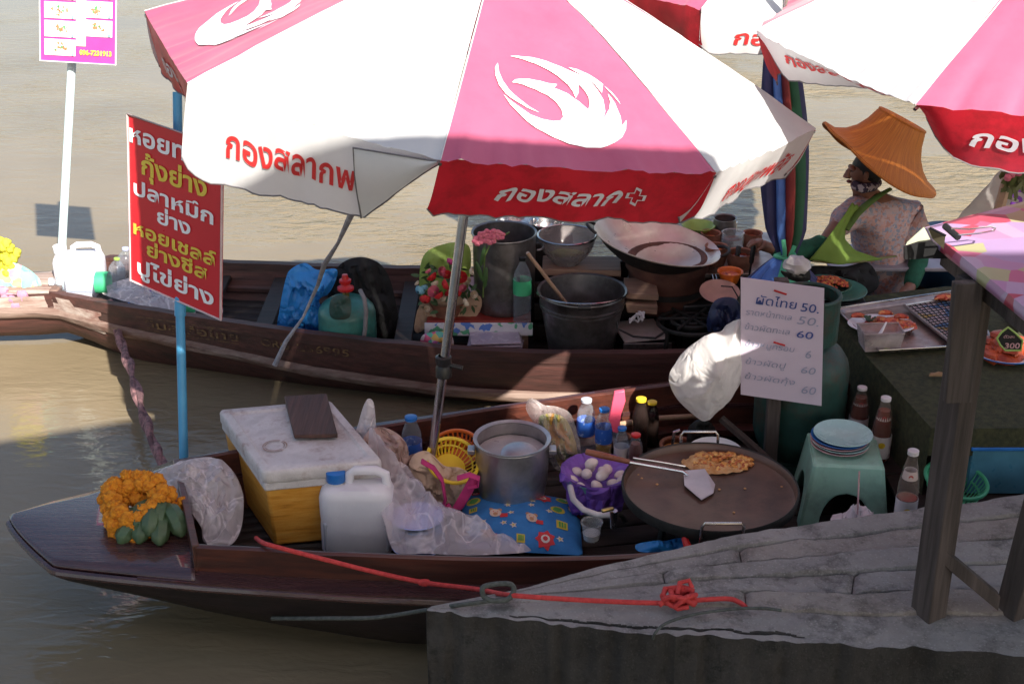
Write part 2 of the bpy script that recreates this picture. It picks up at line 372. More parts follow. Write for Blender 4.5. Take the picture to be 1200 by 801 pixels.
REDROPE = M('red_braided_rope', (.62,.055,.05), (.45,.03,.03), scale=60, rough=.7, bump=.8, bscale=160)
GREYROPE = M('dark_twisted_rope', (.10,.11,.10), (.05,.055,.05), scale=60, rough=.8, bump=.8, bscale=160)
def stripes(name, cols, axis=0, scale=10, rough=.8):
    m, n, b, out = base_mat(name); co = coord(n); sx = N(n, 'ShaderNodeSeparateXYZ'); n.links.new(co, sx.inputs[0])
    a = N(n, 'ShaderNodeMath', operation='MULTIPLY'); n.links.new(sx.outputs[axis], a.inputs[0]); a.inputs[1].default_value = scale
    fr = N(n, 'ShaderNodeMath', operation='FRACT'); n.links.new(a.outputs[0], fr.inputs[0])
    r = N(n, 'ShaderNodeValToRGB'); r.color_ramp.interpolation = 'CONSTANT'; e = r.color_ramp.elements
    while len(e) < len(cols): e.new(.5)
    for i, c in enumerate(cols): e[i].position = i/len(cols); e[i].color = lin(c)
    n.links.new(fr.outputs[0], r.inputs[0]); n.links.new(r.outputs[0], b.inputs['Base Color']); b.inputs['Roughness'].default_value = rough
    return m
def cells(name, cols, scale=10, rough=.8, stretch=(1,1,1), feature='F1', bump=.3, soft=0, trans=0, rot=(0,0,0)):
    m, n, b, out = base_mat(name); co = coord(n, stretch, rot)
    if soft:
        nz = N(n, 'ShaderNodeTexNoise', Scale=scale*.8); n.links.new(co, nz.inputs['Vector']); co = mix(n, soft, co, nz.outputs[1], 'ADD')
    v = N(n, 'ShaderNodeTexVoronoi', Scale=scale); n.links.new(co, v.inputs['Vector'])
    s2 = N(n, 'ShaderNodeSeparateColor'); n.links.new(v.outputs['Color'], s2.inputs[0])
    r = N(n, 'ShaderNodeValToRGB'); r.color_ramp.interpolation = 'CONSTANT'; e = r.color_ramp.elements
    while len(e) < len(cols): e.new(.5)
    for i, c in enumerate(cols): e[i].position = i/len(cols); e[i].color = lin(c)
    n.links.new(s2.outputs[0], r.inputs[0]); n.links.new(r.outputs[0], b.inputs['Base Color']); b.inputs['Roughness'].default_value = rough
    nb = N(n, 'ShaderNodeTexNoise', Scale=40, Detail=5); n.links.new(co, nb.inputs['Vector']); bp = N(n, 'ShaderNodeBump', Strength=bump, Distance=.004)
    n.links.new(nb.outputs[0], bp.inputs['Height']); n.links.new(bp.outputs[0], b.inputs['Normal']); return m
FOOD = cells('fried_batter', [(.62,.27,.06),(.5,.17,.04),(.72,.4,.12),(.4,.1,.03)], scale=70, rough=.5, bump=1, soft=.02)
REDFOOD = cells('red_grilled_seafood', [(.6,.12,.04),(.5,.07,.03),(.68,.26,.08),(.3,.04,.02)], scale=60, rough=.4, bump=1, soft=.02)
CHILI = cells('red_chilli_flakes', [(.35,.03,.015),(.5,.08,.02),(.22,.02,.01),(.55,.2,.04)], scale=90, rough=.6, bump=1)
SHIRT = cells('floral_blouse_cloth', [(.50,.36,.34),(.46,.33,.33),(.24,.26,.33),(.5,.30,.27),(.36,.32,.36),(.42,.22,.19)], scale=75, rough=.85, soft=.03)
CHECK = cells('pink_patchwork_oilcloth', [(.40,.21,.36),(.44,.11,.21),(.34,.24,.42),(.36,.35,.19),(.40,.06,.10),(.42,.29,.42)], scale=8, rough=.3, stretch=(1,1.3,1), soft=.02, bump=.05)
FLORALV = cells('blue_rose_print_vinyl', [(.60,.58,.62),(.62,.6,.64),(.1,.2,.55),(.6,.58,.62),(.1,.35,.2),(.58,.56,.62)], scale=38, rough=.35, soft=.03)
MULTIB = cells('multicolour_bag_print', [(.6,.1,.2),(.1,.3,.5),(.6,.5,.5),(.1,.4,.3),(.5,.15,.4),(.6,.4,.1)], scale=38, rough=.5)
MAGAZ = cells('printed_magazine_page', [(.62,.5,.5),(.6,.48,.5),(.08,.2,.42),(.62,.4,.1),(.55,.45,.45),(.6,.5,.5)], scale=11, rough=.4, bump=.05, stretch=(1,2,1))
SCARF = cells('spotted_scarf_cloth', [(.04,.03,.06),(.05,.035,.07),(.04,.03,.06),(.4,.35,.4)], scale=60)
VEG = cells('mixed_greens_and_sprouts', [(.55,.42,.1),(.4,.36,.08),(.2,.26,.06),(.6,.5,.25),(.6,.3,.05)], scale=26, stretch=(2,1,.6), soft=.03, bump=1)
FADE = cells('faded_floral_wrap', [(.2,.5,.45),(.2,.5,.45),(.25,.55,.5),(.62,.3,.42),(.22,.5,.45),(.6,.55,.2)], scale=14, soft=.02)
def straw():
    m, n, b, out = base_mat('orange_straw_weave'); co = coord(n); g = N(n, 'ShaderNodeSeparateXYZ'); n.links.new(co, g.inputs[0])
    at = N(n, 'ShaderNodeMath', operation='ARCTAN2'); n.links.new(g.outputs[1], at.inputs[0]); n.links.new(g.outputs[0], at.inputs[1])
    cb = N(n, 'ShaderNodeCombineXYZ'); n.links.new(at.outputs[0], cb.inputs[0]); n.links.new(g.outputs[2], cb.inputs[2])
    mp = N(n, 'ShaderNodeMapping'); mp.inputs['Scale'].default_value = (26, 1, 5); n.links.new(cb.outputs[0], mp.inputs[0])
    nz = N(n, 'ShaderNodeTexNoise', Scale=1.4, Detail=6, Roughness=.7); n.links.new(mp.outputs[0], nz.inputs['Vector'])
    n.links.new(ramp(n, nz.outputs[0], [(.3, (.27,.075,.007)), (.5, (.54,.16,.012)), (.68, (.68,.25,.025))]), b.inputs['Base Color']); b.inputs['Roughness'].default_value = .55
    bp = N(n, 'ShaderNodeBump', Strength=.7, Distance=.004); n.links.new(nz.outputs[0], bp.inputs['Height']); n.links.new(bp.outputs[0], b.inputs['Normal'])
    t = N(n, 'ShaderNodeBsdfTranslucent'); t.inputs[0].default_value = (.6,.2,.02,1); ms = N(n, 'ShaderNodeMixShader', Fac=.2)
    n.links.new(b.outputs[0], ms.inputs[1]); n.links.new(t.outputs[0], ms.inputs[2]); n.links.new(ms.outputs[0], out.inputs[0]); return m
STRAW = straw()
def stone(name, c1, c2, dk, bump=1.0, dscale=6):
    m, n, b, out = base_mat(name); co = coord(n)
    a = N(n, 'ShaderNodeTexNoise', Scale=3.5, Detail=9, Roughness=.7); n.links.new(co, a.inputs['Vector'])
    c = ramp(n, a.outputs[0], [(.3, c2), (.6, c1)])
    d = N(n, 'ShaderNodeTexNoise', Scale=dscale, Detail=10, Roughness=.8); n.links.new(co, d.inputs['Vector'])
    c = mix(n, ramp(n, d.outputs[0], [(.5, (0,0,0)), (.64, (.8,)*3)]), c, dk)
    v = N(n, 'ShaderNodeTexVoronoi', Scale=70); n.links.new(co, v.inputs['Vector'])
    c = mix(n, ramp(n, v.outputs[0], [(.12, (.35,)*3), (.3, (0,0,0))]), c, tuple(min(1, x*1.5) for x in c1))
    n.links.new(c, b.inputs['Base Color']); b.inputs['Roughness'].default_value = .9
    h = N(n, 'ShaderNodeTexNoise', Scale=22, Detail=10, Roughness=.75); n.links.new(co, h.inputs['Vector'])
    bp = N(n, 'ShaderNodeBump', Strength=bump, Distance=.012); n.links.new(h.outputs[0], bp.inputs['Height']); n.links.new(bp.outputs[0], b.inputs['Normal']); return m
CONC = stone('weathered_concrete', (.38,.35,.335), (.25,.23,.22), (.10,.09,.085), 1.6)
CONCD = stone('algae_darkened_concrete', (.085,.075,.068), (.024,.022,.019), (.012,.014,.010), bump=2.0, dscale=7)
CONCB = stone('pale_worn_stone', (.40,.35,.32), (.28,.245,.225), (.13,.11,.095), 1.8)
def water_mat():
    m, n, b, out = base_mat('murky_canal_water'); co = coord(n)
    a = N(n, 'ShaderNodeTexNoise', Scale=.7, Detail=4); n.links.new(co, a.inputs['Vector'])
    n.links.new(ramp(n, a.outputs[0], [(.3, (.165,.129,.080)), (.7, (.215,.172,.112))]), b.inputs['Base Color'])
    b.inputs['Roughness'].default_value = .06; b.inputs['IOR'].default_value = 1.33; b.inputs['Specular IOR Level'].default_value = .65
    # patches of ruffled and of still water; stiller in the lee of the boats
    sx = N(n, 'ShaderNodeSeparateXYZ'); n.links.new(co, sx.inputs[0])
    gx = N(n, 'ShaderNodeMapRange', clamp=True); gx.inputs[1].default_value = -2.6; gx.inputs[2].default_value = .2; gx.inputs[3].default_value = .16; gx.inputs[4].default_value = 1; n.links.new(sx.outputs[0], gx.inputs[0])
    gy = N(n, 'ShaderNodeMapRange', clamp=True); gy.inputs[1].default_value = 5.5; gy.inputs[2].default_value = 8.2; gy.inputs[3].default_value = .30; gy.inputs[4].default_value = 1; n.links.new(sx.outputs[1], gy.inputs[0])
    pn = N(n, 'ShaderNodeTexNoise', Scale=.55, Detail=3, Roughness=.6, Distortion=.5); n.links.new(co, pn.inputs['Vector'])
    pr = N(n, 'ShaderNodeMapRange', clamp=True); pr.inputs[1].default_value = .38; pr.inputs[2].default_value = .62; pr.inputs[3].default_value = .12; pr.inputs[4].default_value = 1.35; n.links.new(pn.outputs[0], pr.inputs[0])
    k1 = N(n, 'ShaderNodeMath', operation='MULTIPLY'); n.links.new(gx.outputs[0], k1.inputs[0]); n.links.new(gy.outputs[0], k1.inputs[1])
    k2 = N(n, 'ShaderNodeMath', operation='MULTIPLY'); n.links.new(k1.outputs[0], k2.inputs[0]); n.links.new(pr.outputs[0], k2.inputs[1])
    last = None
    for sc_, st, dist, stre in ((1.1, (1, 2.0, 1), .12, .35), (4.6, (1, 2.6, 1), .05, 1.0), (12, (1, 2.2, 1), .016, 1.0)):
        mp = N(n, 'ShaderNodeMapping'); mp.inputs['Scale'].default_value = st; mp.inputs['Rotation'].default_value = (0, 0, .15*sc_); n.links.new(co, mp.inputs[0])
        nz = N(n, 'ShaderNodeTexNoise', Scale=sc_, Detail=3, Roughness=.5, Distortion=.8); n.links.new(mp.outputs[0], nz.inputs['Vector'])
        bp = N(n, 'ShaderNodeBump', Distance=dist); n.links.new(nz.outputs[0], bp.inputs['Height'])
        ms = N(n, 'ShaderNodeMath', operation='MULTIPLY'); n.links.new(k2.outputs[0], ms.inputs[0]); ms.inputs[1].default_value = stre; n.links.new(ms.outputs[0], bp.inputs['Strength'])
        if last: n.links.new(last, bp.inputs['Normal'])
        last = bp.outputs[0]
    n.links.new(last, b.inputs['Normal']); return m
WATERM = water_mat()

# ================================================================ the setting
def struct(name, mb, m, parent=None, **k):
    o = link(name, mb, m, parent, **k)
    if parent is None: tag(o, kind='structure')
    return o
struct('water', MB().add([(-80,-12,0),(80,-12,0),(80,140,0),(-80,140,0)], [(0,1,2,3)]), WATERM, keep=True, smooth=False)
struct('canal_bed', MB().add([(-120,-60,-1.5),(120,-60,-1.5),(120,200,-1.5),(-120,200,-1.5)], [(0,1,2,3)]), M('mud', (.08,.06,.04)), keep=True, smooth=False)

# ---- quay
QZ = .5
nearpx = [(499,716),(600,727),(720,739),(860,748),(1000,756),(1100,762),(1215,772)]
farpx = [(499,711),(620,688),(700,665),(860,630),(1010,606),(1175,583),(1260,571)]
midpx = [(503,713),(600,706),(720,706),(870,711),(990,722),(1100,722),(1215,720)]
def poly_at(pts, t):
    k = t*(len(pts)-1); i = min(int(k), len(pts)-2); a, b = pts[i], pts[i+1]; return (a[0]+(b[0]-a[0])*(k-i), a[1]+(b[1]-a[1])*(k-i))
NW = [PZ(x, y, QZ) for x, y in nearpx]; MW = [PZ(x, y, QZ) for x, y in midpx]; FW = [PZ(x, y, QZ) for x, y in farpx]
for L in (NW, MW, FW): L[-1] = L[-1] + (L[-1]-L[-2])*3
def lerp_line(L, t):
    k = min(max(t, 0), .9999)*(len(L)-1); i = int(k); return L[i].lerp(L[i+1], k-i)
def quay_body():
    mb = MB(); nu = 150
    def top(t, v):
        p = lerp_line(NW, t).lerp(lerp_line(MW, t), v); k = noise.noise(p*5)*.008+noise.noise(p*19)*.004
        g = 0
        if .15 < t < .62: g = -.02*max(0, 1-abs(v-.22-.10*noise.noise(V((t*26, 1, 0))))/.05)*min(1, (t-.15)*12, (.62-t)*12)
        chip = .05*max(0, noise.noise(V((p.x*5, 3, 0)))-.22)*(1-v)**4+.03*max(0, noise.noise(V((p.x*17, 9, 0)))-.15)*(1-v)**4
        return V((p.x, p.y-(.02*noise.noise(p*6)+.014*noise.noise(p*25))*(1-v)+chip, QZ+k+g-chip*.5))
    def fn(u, v):
        if v >= .45: return top(u, (v-.45)/.55)
        p = top(u, 0); h = 1-v/.45; q = V((p.x, p.y, QZ-h*1.9))
        g = noise.noise(q*4)*.03+noise.noise(q*13)*.018+noise.noise(q*35)*.007
        rim = .02*max(0, 1-h*12)
        return q+V((0, g+rim*.6-.02*min(1, h*6), -.012*(1 if 0 < h < .05 else 0)))
    mb.grid(fn, 260, 80)
    # left end and the body behind
    return mb
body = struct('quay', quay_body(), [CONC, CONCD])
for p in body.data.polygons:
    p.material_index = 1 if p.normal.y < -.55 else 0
core = MB(); 
def core_pt(t, z): 
    p = lerp_line(FW, t); return V((p.x, p.y, z))
core.grid(lambda u, v: core_pt(u, QZ-.055-1.8*(1-v)), 24, 4)
core.grid(lambda u, v: lerp_line(MW, u).lerp(lerp_line(FW, u), v)+V((0,0,-.055)), 24, 3)
p0, p1 = NW[0], FW[0]
core.grid(lambda u, v: V((p0.x+.004, p0.y+(p1.y-p0.y+.03)*u, QZ-1.9*(1-v)-.01)), 4, 10)
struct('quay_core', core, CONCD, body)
# long fanned courses of stone behind the front beam
ROWS = 5
rng = random.Random(3)
for r in range(ROWS):
    cuts = [.0, rng.uniform(.4, .85), 1.0]
    for a, b in zip(cuts, cuts[1:]):
        dz = rng.uniform(-.003, .003)+(.012, .004, .014, .006, .012)[r]
        def fn(u, v, a=a, b=b, r=r, dz=dz):
            t = a+(b-a)*u; t = min(max(t, a+.0008), b-.0008)
            w = min(max((v-.15)/.7, 0), 1); f0 = r/ROWS+.002; f1 = (r+1)/ROWS-.002
            p = lerp_line(MW, t).lerp(lerp_line(FW, t), f0+(f1-f0)*w)
            wd = (lerp_line(MW, t)-lerp_line(FW, t)).length/ROWS
            edge = min(w*1.6, (1-w)*1.6, u*90*(b-a), (1-u)*90*(b-a)); z = QZ+dz*min(1, wd*14)-.0055*max(0, 1-edge*9)*min(1, wd*12)
            nz = noise.noise(p*5+V((r,0,0)))*.010+noise.noise(p*19)*.006+noise.noise(p*45)*.003
            if v < .15: z -= .05*(1-v/.15)
            if v > .85: z -= (.05 if r < ROWS-1 else .16)*((v-.85)/.15)
            if u in (0, 1): z -= .009
            return V((p.x+noise.noise(p*11)*.004, p.y+(noise.noise(p*6+V((5,0,0)))*.012+noise.noise(p*22)*.006)*min(1, wd*8), z+nz*min(1, wd*12)))
        struct('stone_block', MB().grid(fn, max(6, int((b-a)*110)), 16), CONCB if (r*3+int(a*9)) % 3 else CONC, body)
# ================================================================ boats
def interp(tab, x):
    if x <= tab[0][0]: return tab[0][1]
    for (a, b), (c, d) in zip(tab, tab[1:]):
        if x <= c: return b+(d-b)*(x-a)/(c-a) if c > a else d
    return tab[-1][1]
def line_xy(pix, z): return sorted((p.x, p.y) for p in (PZ(a, b, z) for a, b in pix))

# ---- near boat
nb_near = line_xy([(64,666),(150,673),(233,681),(420,694),(560,700),(800,706)], .33)
nb_far = line_xy([(12,611),(60,594),(106,581),(205,540),(300,522),(445,496),(600,474),(720,456),(800,446)], .33)
nb_near += [(1.6, nb_near[-1][1]+.05), (2.6, nb_near[-1][1]+.35), (3.4, nb_near[-1][1]+.8)]
nb_far += [(1.6, nb_far[-1][1]), (2.6, nb_far[-1][1]-.1), (3.4, nb_far[-1][1]-.5)]
X0 = nb_near[0][0]; XF = nb_far[0][0]
BOW = -1.33          # where the coaming begins
def deck_z(x): return .33+.035*max(0, (BOW-x)/.75)**1.5
NBN = lambda x: interp(nb_near, x)
NBF = lambda x: interp(nb_far, x)
near_boat = thing('long_wooden_boat', 'reddish brown wooden boat moored at the quay with pan, orange box and patterned cushion aboard', 'boat', (0, 5, 0))
def xs_between(a, b, n): return [a+(b-a)*i/n for i in range(n+1)]
tipn = V((X0, NBN(X0), 0)); tipf = V((XF, NBF(XF), 0))
def YN(x): return NBN(x) if x >= X0 else tipf.y+(tipn.y-tipf.y)*max(0, min(1, (x-XF)/(X0-XF)))**.8
KEEL = [(-2.1, .335), (-1.75, .25), (-1.4, .12), (-1.1, .02), (-.85, -.05), (-.4, -.15), (3.5, -.15)]
def nb_section(x, s):
    """s: 0 near rail, 1 far rail going round under the keel"""
    yn, yf = YN(x), NBF(x); c = (yn+yf)/2; hw = (yf-yn)/2; dz = deck_z(x)-.028
    a = pi*s; k = min(interp(KEEL, x), dz-.004); return V((x, c-hw*cos(a)*(1-.10*sin(a)), dz*(1-sin(a)**.75)+k*sin(a)**.75))
link('hull', MB().grid(lambda u, v: nb_section(XF+.003+(3.4-XF)*u**1.25, v), 80, 24), HULLDARK, near_boat)
cn_0 = PZ(230, 637, .435).x; cf_0 = PZ(205, 540, .435).x
mb = MB()
def fdk(u, v):
    xe = cn_0+(cf_0-cn_0)*v; x = XF+.004+(xe-XF)*u; yn = YN(x); yf = NBF(x)
    return V((x, yn+(yf-yn)*v, deck_z(x)+.014*sin(pi*v)*min(1, (x-XF)*3)))
link('foredeck', mb.grid(fdk, 40, 14), DECK1, near_boat, solid=.014)
COAM = .435
cn_px = [(230,637),(380,646),(560,653),(700,652),(815,645)]
cf_px = [(205,540),(262,529),(445,498),(560,480),(720,458),(800,446)]
cn = line_xy(cn_px, COAM); cf = line_xy(cf_px, COAM)
cn += [(1.6, cn[-1][1]+.09), (2.6, cn[-1][1]+.4)]; cf += [(1.6, cf[-1][1]), (2.6, cf[-1][1]-.12)]
CN = lambda x: interp(cn, x); CF = lambda x: interp(cf, x)
def sheet(fn0, fn1, x0, x1, z, th=.018, n=40, wob=.0):
    m = MB()
    def f(u, v):
        x = x0+(x1-x0)*u; a, b = fn0(x), fn1(x); q = [(a, z-th), (a, z), (b, z), (b, z-th)][int(round(v*3))]
        return V((x, q[0], q[1]+noise.noise(V((x*6, q[0]*3, 0)))*wob))
    return m.grid(f, n, 3)
link('side_deck', sheet(lambda x: NBN(x)-.012, lambda x: CN(x)+.02, BOW-.02, 2.5, .33, n=50), DECK1, near_boat)
link('side_deck', sheet(lambda x: CF(x)-.02, lambda x: NBF(x)+.012, BOW-.02, 2.5, .33, n=50), DECK1, near_boat)
def board(fn, x0, x1, z0, z1, th, m, parent, name, n=40):
    g = MB()
    def f(u, v):
        x = x0+(x1-x0)*u; y = fn(x); t = th/2
        q = [(y-t, z0), (y-t*1.0, z1-.006), (y-t*.4, z1), (y+t*.4, z1), (y+t, z1-.006), (y+t, z0)][int(round(v*5))]
        return V((x, q[0]+noise.noise(V((x*3, 0, q[1]*4)))*.004, q[1]+noise.noise(V((x*5, 1, 2)))*.003*(q[1] > z0)))
    return link(name, g.grid(f, n, 5), m, parent)
board(CN, cn[0][0], 2.5, .27, COAM, .028, HULL1, near_boat, 'coaming')
board(CF, cf[0][0], 2.5, .10, COAM, .028, HULL1, near_boat, 'coaming')
a = V((cn[0][0], cn[0][1], 0)); b = V((cf[0][0], cf[0][1], 0)); d = (b-a); nrm = V((d.y, -d.x, 0)).normalized()*.013
link('bulkhead', MB().hexa([a-nrm+V((0,-.014,.26)), a+nrm+V((0,-.014,.26)), b+nrm+V((0,.014,.26)), b-nrm+V((0,.014,.26))], [a-nrm+V((0,-.014,COAM+.004)), a+nrm+V((0,-.014,COAM+.004)), b+nrm+V((0,.014,COAM+.004)), b-nrm+V((0,.014,COAM+.004))]), HULL1, near_boat, bevel=.004)
# rails
for nm, fnx, s in (('rub_rail', NBN, -1), ('rub_rail', NBF, 1)):
    pts = [V((x, fnx(x)+s*.006, deck_z(x)-.022)) for x in xs_between((X0 if s < 0 else XF)+.01, 3.3, 46)]
    link(nm, MB().tube(pts, .016, n=8), DECK1, near_boat)
link('rub_rail', MB().tube([V((x, YN(x)-.005, deck_z(x)-.022)) for x in xs_between(XF+.004, X0+.02, 10)], .016, n=8), DECK1, near_boat)
FZ = .16
rows = 9
for i in range(rows):
    f0, f1 = i/rows, (i+1)/rows
    m = MB()
    def f(u, v, f0=f0, f1=f1):
        x = BOW+.12+(2.4-BOW)*u; f = f0+.006+(f1-f0-.012)*v; q = .10+.1*max(0, (-.7-x)/.5); return V((x, CN(x)+q+(CF(x)-CN(x)-.02-q)*f, FZ-.004+noise.noise(V((x*4, f*9, 0)))*.002))
    link('floor_plank', m.grid(f, 24, 1), FLOORW, near_boat, solid=.014)
for x in (-.72, .05, .85, 1.6):
    link('rib', MB().box((x, (CN(x)+CF(x))/2, FZ+.006), (.05, CF(x)-CN(x)-.05, .03)), FLOORW, near_boat, bevel=.004)
# ledge along the far coaming inside
board(lambda x: CF(x)-.05, -.9, 1.5, .2, .235, .07, HULL1, near_boat, 'ledge')

# ---- far boat
FZ2 = .14; G2 = .34
fn_px = [(58,343),(130,358),(220,371),(340,389),(440,401),(545,411),(650,415),(790,415)]
ff_px = [(58,318),(130,300),(200,303),(265,306),(400,311),(500,313),(700,318)]
fn_ = line_xy(fn_px, G2); ff_ = line_xy(ff_px, G2)
fn_ += [(1.8, fn_[-1][1]+.08), (3.0, fn_[-1][1]+.45)]; ff_ += [(1.8, ff_[-1][1]-.02), (3.0, ff_[-1][1]-.4)]
FN = lambda x: interp(fn_, x); FF = lambda x: interp(ff_, x)
FX0 = fn_[0][0]; FXL = -3.7
fn_ = [(FXL, fn_[0][1]-.10)]+fn_; ff_ = [(FXL, ff_[0][1]-.02)]+ff_
far_boat = thing('weathered_wooden_boat', 'weathered red brown wooden boat farther out with gas bottle, steel bucket and cooking pots aboard', 'boat', (0, 6.8, 0))
def fb(x, s, inner=0):
    yn, yf = FN(x)+inner, FF(x)-inner; c = (yn+yf)/2; hw = (yf-yn)/2; a = pi*s
    gz = G2-.004; kz = -.12+inner*2.5; lift = min(.16, max(0, (FX0+.5-x))*.35)
    return V((x, c-hw*cos(a)*(1+.0*sin(a))-.0, gz*(1-sin(a)**.7)+(kz+lift)*sin(a)**.7))
m = MB().grid(lambda u, v: fb(FXL+(3.0-FXL)*u, v), 84, 20); link('hull', m, HULL2, far_boat)
m = MB().grid(lambda u, v: fb(FX0+(3.0-FX0)*u, v, .035), 60, 20); link('hull_lining', m, HULL2, far_boat)
for nm, fnx, s in (('gunwale', FN, 1), ('gunwale', FF, -1)):
    m = MB()
    def f(u, v, fnx=fnx, s=s):
        x = FX0-.0+(3.0-FX0)*u; y = fnx(x); q = [(y-.005*s, G2-.05), (y-.008*s, G2+.008), (y+.04*s, G2+.008), (y+.04*s, G2-.03)][int(round(v*3))]
        return V((x, q[0], q[1]+noise.noise(V((x*7, q[0], 0)))*.005))
    link(nm, m.grid(f, 60, 3), HULL2, far_boat)
# pale rubbing strake low on the near side
pts = []; 
for i in range(50):
    x = FXL+(2.6-FXL)*i/49; p = fb(x, .115); pts.append(V((x, p.y-.012, interp([(FXL, .25), (FX0-.1, .235), (-1.9, .19), (-1.0, .13), (0, .095), (1, .09), (2.6, .14)], x))))
m = MB()
def f(u, v):
    i = int(round(u*49)); p = pts[i]; a = 2*pi*v; jag = .012*noise.noise(V((p.x*9, v*3, 0)))+.008*noise.noise(V((p.x*31, v*5, 1)))
    return p+V((0, -cos(a)*.022-jag, sin(a)*(.030+.5*jag)))
link('rubbing_strake', m.grid(f, 49, 10), RAIL2, far_boat)
# foredeck on the left, broken and bleached
BLEACH = wood('sun_bleached_flaking_wood', (.44,.37,.33), (.25,.17,.14), rough=.8, dirt=.85, dirtc=(.15,.055,.04), bump=1)
m = MB()
def f(u, v):
    x = FXL+(FX0+.04-FXL)*u; y = FN(x)+.01+(FF(x)-FN(x)-.02)*v
    return V((x, y+noise.noise(V((x*8, y*3, 0)))*.006, .335+.012*sin(pi*v)+noise.noise(V((x*9, y*12, 0)))*.006))
link('foredeck', m.grid(f, 40, 12), BLEACH, far_boat, solid=.02)
jag = lambda v: FX0+.30+.05*noise.noise(V((v*5, 3, 0)))+.02*noise.noise(V((v*21, 3, 0)))
link('bow_plank', MB().grid(lambda u, v: (lambda q: V((q.x, q.y-.006-.006*noise.noise(q*9), q.z)))(fb(FXL+(jag(v)-FXL)*u, .003+.105*v)), 60, 14), BLEACH, far_boat)
link('breasthook', MB().box((FX0+.02, (FN(FX0)+FF(FX0))/2, G2-.02), (.05, FF(FX0)-FN(FX0), .07)), RAIL2, far_boat, bevel=.01)
for i in range(7):
    m = MB()
    def f(u, v, i=i):
        x = FX0+.15+(2.8-FX0)*u; q = (i+.04+.92*v)/7; return V((x, FN(x)+.09+(FF(x)-FN(x)-.18)*q, FZ2))
    link('floor_plank', m.grid(f, 20, 1), FLOORW, far_boat, solid=.015)
# inner stringer on the far side
link('stringer', MB().tube([V((x, FF(x)-.055, .20)) for x in xs_between(FX0+.25, 2.8, 30)], .02, n=6), HULL2, far_boat)
for x in (-2.2, -1.62, -1.28, -.55, .4, 1.4):
    link('thwart', MB().box((x, (FN(x)+FF(x))/2, G2-.08), (.09, FF(x)-FN(x)-.09, .028)), FLOORW, far_boat, bevel=.004)
# painted name on the near side
mb = MB(); GOLD = M('faded_gold_paint', (.16,.095,.04), (.06,.028,.02), scale=26, rough=.7, bump=0, rng=(.44,.56))
def on_hull(x0, z0):
    def g(x, y):
        xx = x0+x; zz = z0+y; p = fb(xx, .03); best = .03
        lo, hi = 0, .5
        for _ in range(14):
            mid = (lo+hi)/2
            if fb(xx, mid).z > zz: lo = mid
            else: hi = mid
        p = fb(xx, lo); return V((xx, p.y-.006, zz))
    return g
A = PZ(168, 372, .30)
letters(mb, 'วิมลเรือไทย', on_hull(A.x, .245), .52, size=.062, bold=.01); link('painted_name', mb, GOLD, far_boat, smooth=False)
for z in (.232, .302):
    mb = MB(); decal(mb, rect(.24, 0, .56, .003), on_hull(A.x, z), .05); link('painted_line', mb, GOLD, far_boat, smooth=False)
mb = MB(); letters(mb, 'ORG', on_hull(A.x+.64, .245), .15, size=.055, bold=.01); link('painted_letters', mb, GOLD, far_boat, smooth=False); mb = MB(); letters(mb, '256995', on_hull(A.x+.83, .245), .27, size=.055, bold=.01); link('painted_number', mb, GOLD, far_boat, smooth=False)

# ================================================================ unseen footbridge roof behind the viewer, outline shaped for the shade it casts
bridge = thing('unseen_footbridge', 'unseen footbridge with plank deck behind the viewer, cloth roof shaped to shade the boats', 'footbridge', (1.5, -2.5, 0))
DUNW = wood('grey_deck_plank', (.3,.25,.2), (.18,.14,.11)); TARP = M('dark_green_tarpaulin', (.05,.09,.07), rough=.7)
link('deck', MB().box((1.5, -2.6, 1.45), (10, 3.4, .12)), DUNW, bridge)
ROOFZ = 4.6
def shade_roof(poly): link('shade_roof', MB().prism(poly, ROOFZ, ROOFZ+.02), TARP, bridge, smooth=False)
shade_roof([(-6,.55),(-.2,.85),(.24,1.02),(.62,1.16),(1.07,1.13),(1.93,1.26),(2.06,.72),(3.2,.72),(3.3,1.15),(7,1.15),(7,-4.6),(-6,-4.6)])
for x in (-2.8, 1.1, 6.2):
    for y in (-4.3, -1.3): link('post', MB().box((x, y, (ROOFZ-1.6)/2), (.12, .12, ROOFZ+1.6)), DUNW, bridge)
# ================================================================ parasols
EMB1 = [(155,178),(125,215),(112,270),(118,335),(150,385),(210,430),(270,458),(345,482),(290,450),(225,405),(180,355),(152,300),(145,240)]
EMB2 = [(132,392),(160,450),(215,525),(290,590),(380,640),(480,675),(590,690),(690,688),(780,665),(850,625),(895,575),(920,515),(875,555),(888,490),(880,410),(855,345),(850,400),(825,450),(760,518),(795,460),(806,390),(790,310),(750,240),(690,195),(600,150),(510,118),(410,103),(320,108),(258,120),(350,124),(430,145),(500,180),(560,225),(605,285),(622,330),(628,372),(660,335),(680,275),(705,320),(715,370),(705,420),(686,450),(640,395),(580,345),(500,312),(530,285),(470,280),(420,268),(350,260),(290,268),(245,280),(215,302),(290,305),(370,325),(440,360),(485,405),(505,455),(500,500),(475,525),(420,535),(350,525),(280,500),(210,460),(165,420)]
EMB3 = [(655,155),(710,170),(770,210),(845,280),(815,340),(790,285),(750,235),(700,190)]
EMB4 = [(850,290),(885,335),(905,375),(918,415),(900,385),(870,330)]
PLUS = [(3,0),(6,0),(6,3),(9,3),(9,6),(6,6),(6,9),(3,9),(3,6),(0,6),(0,3),(3,3)]
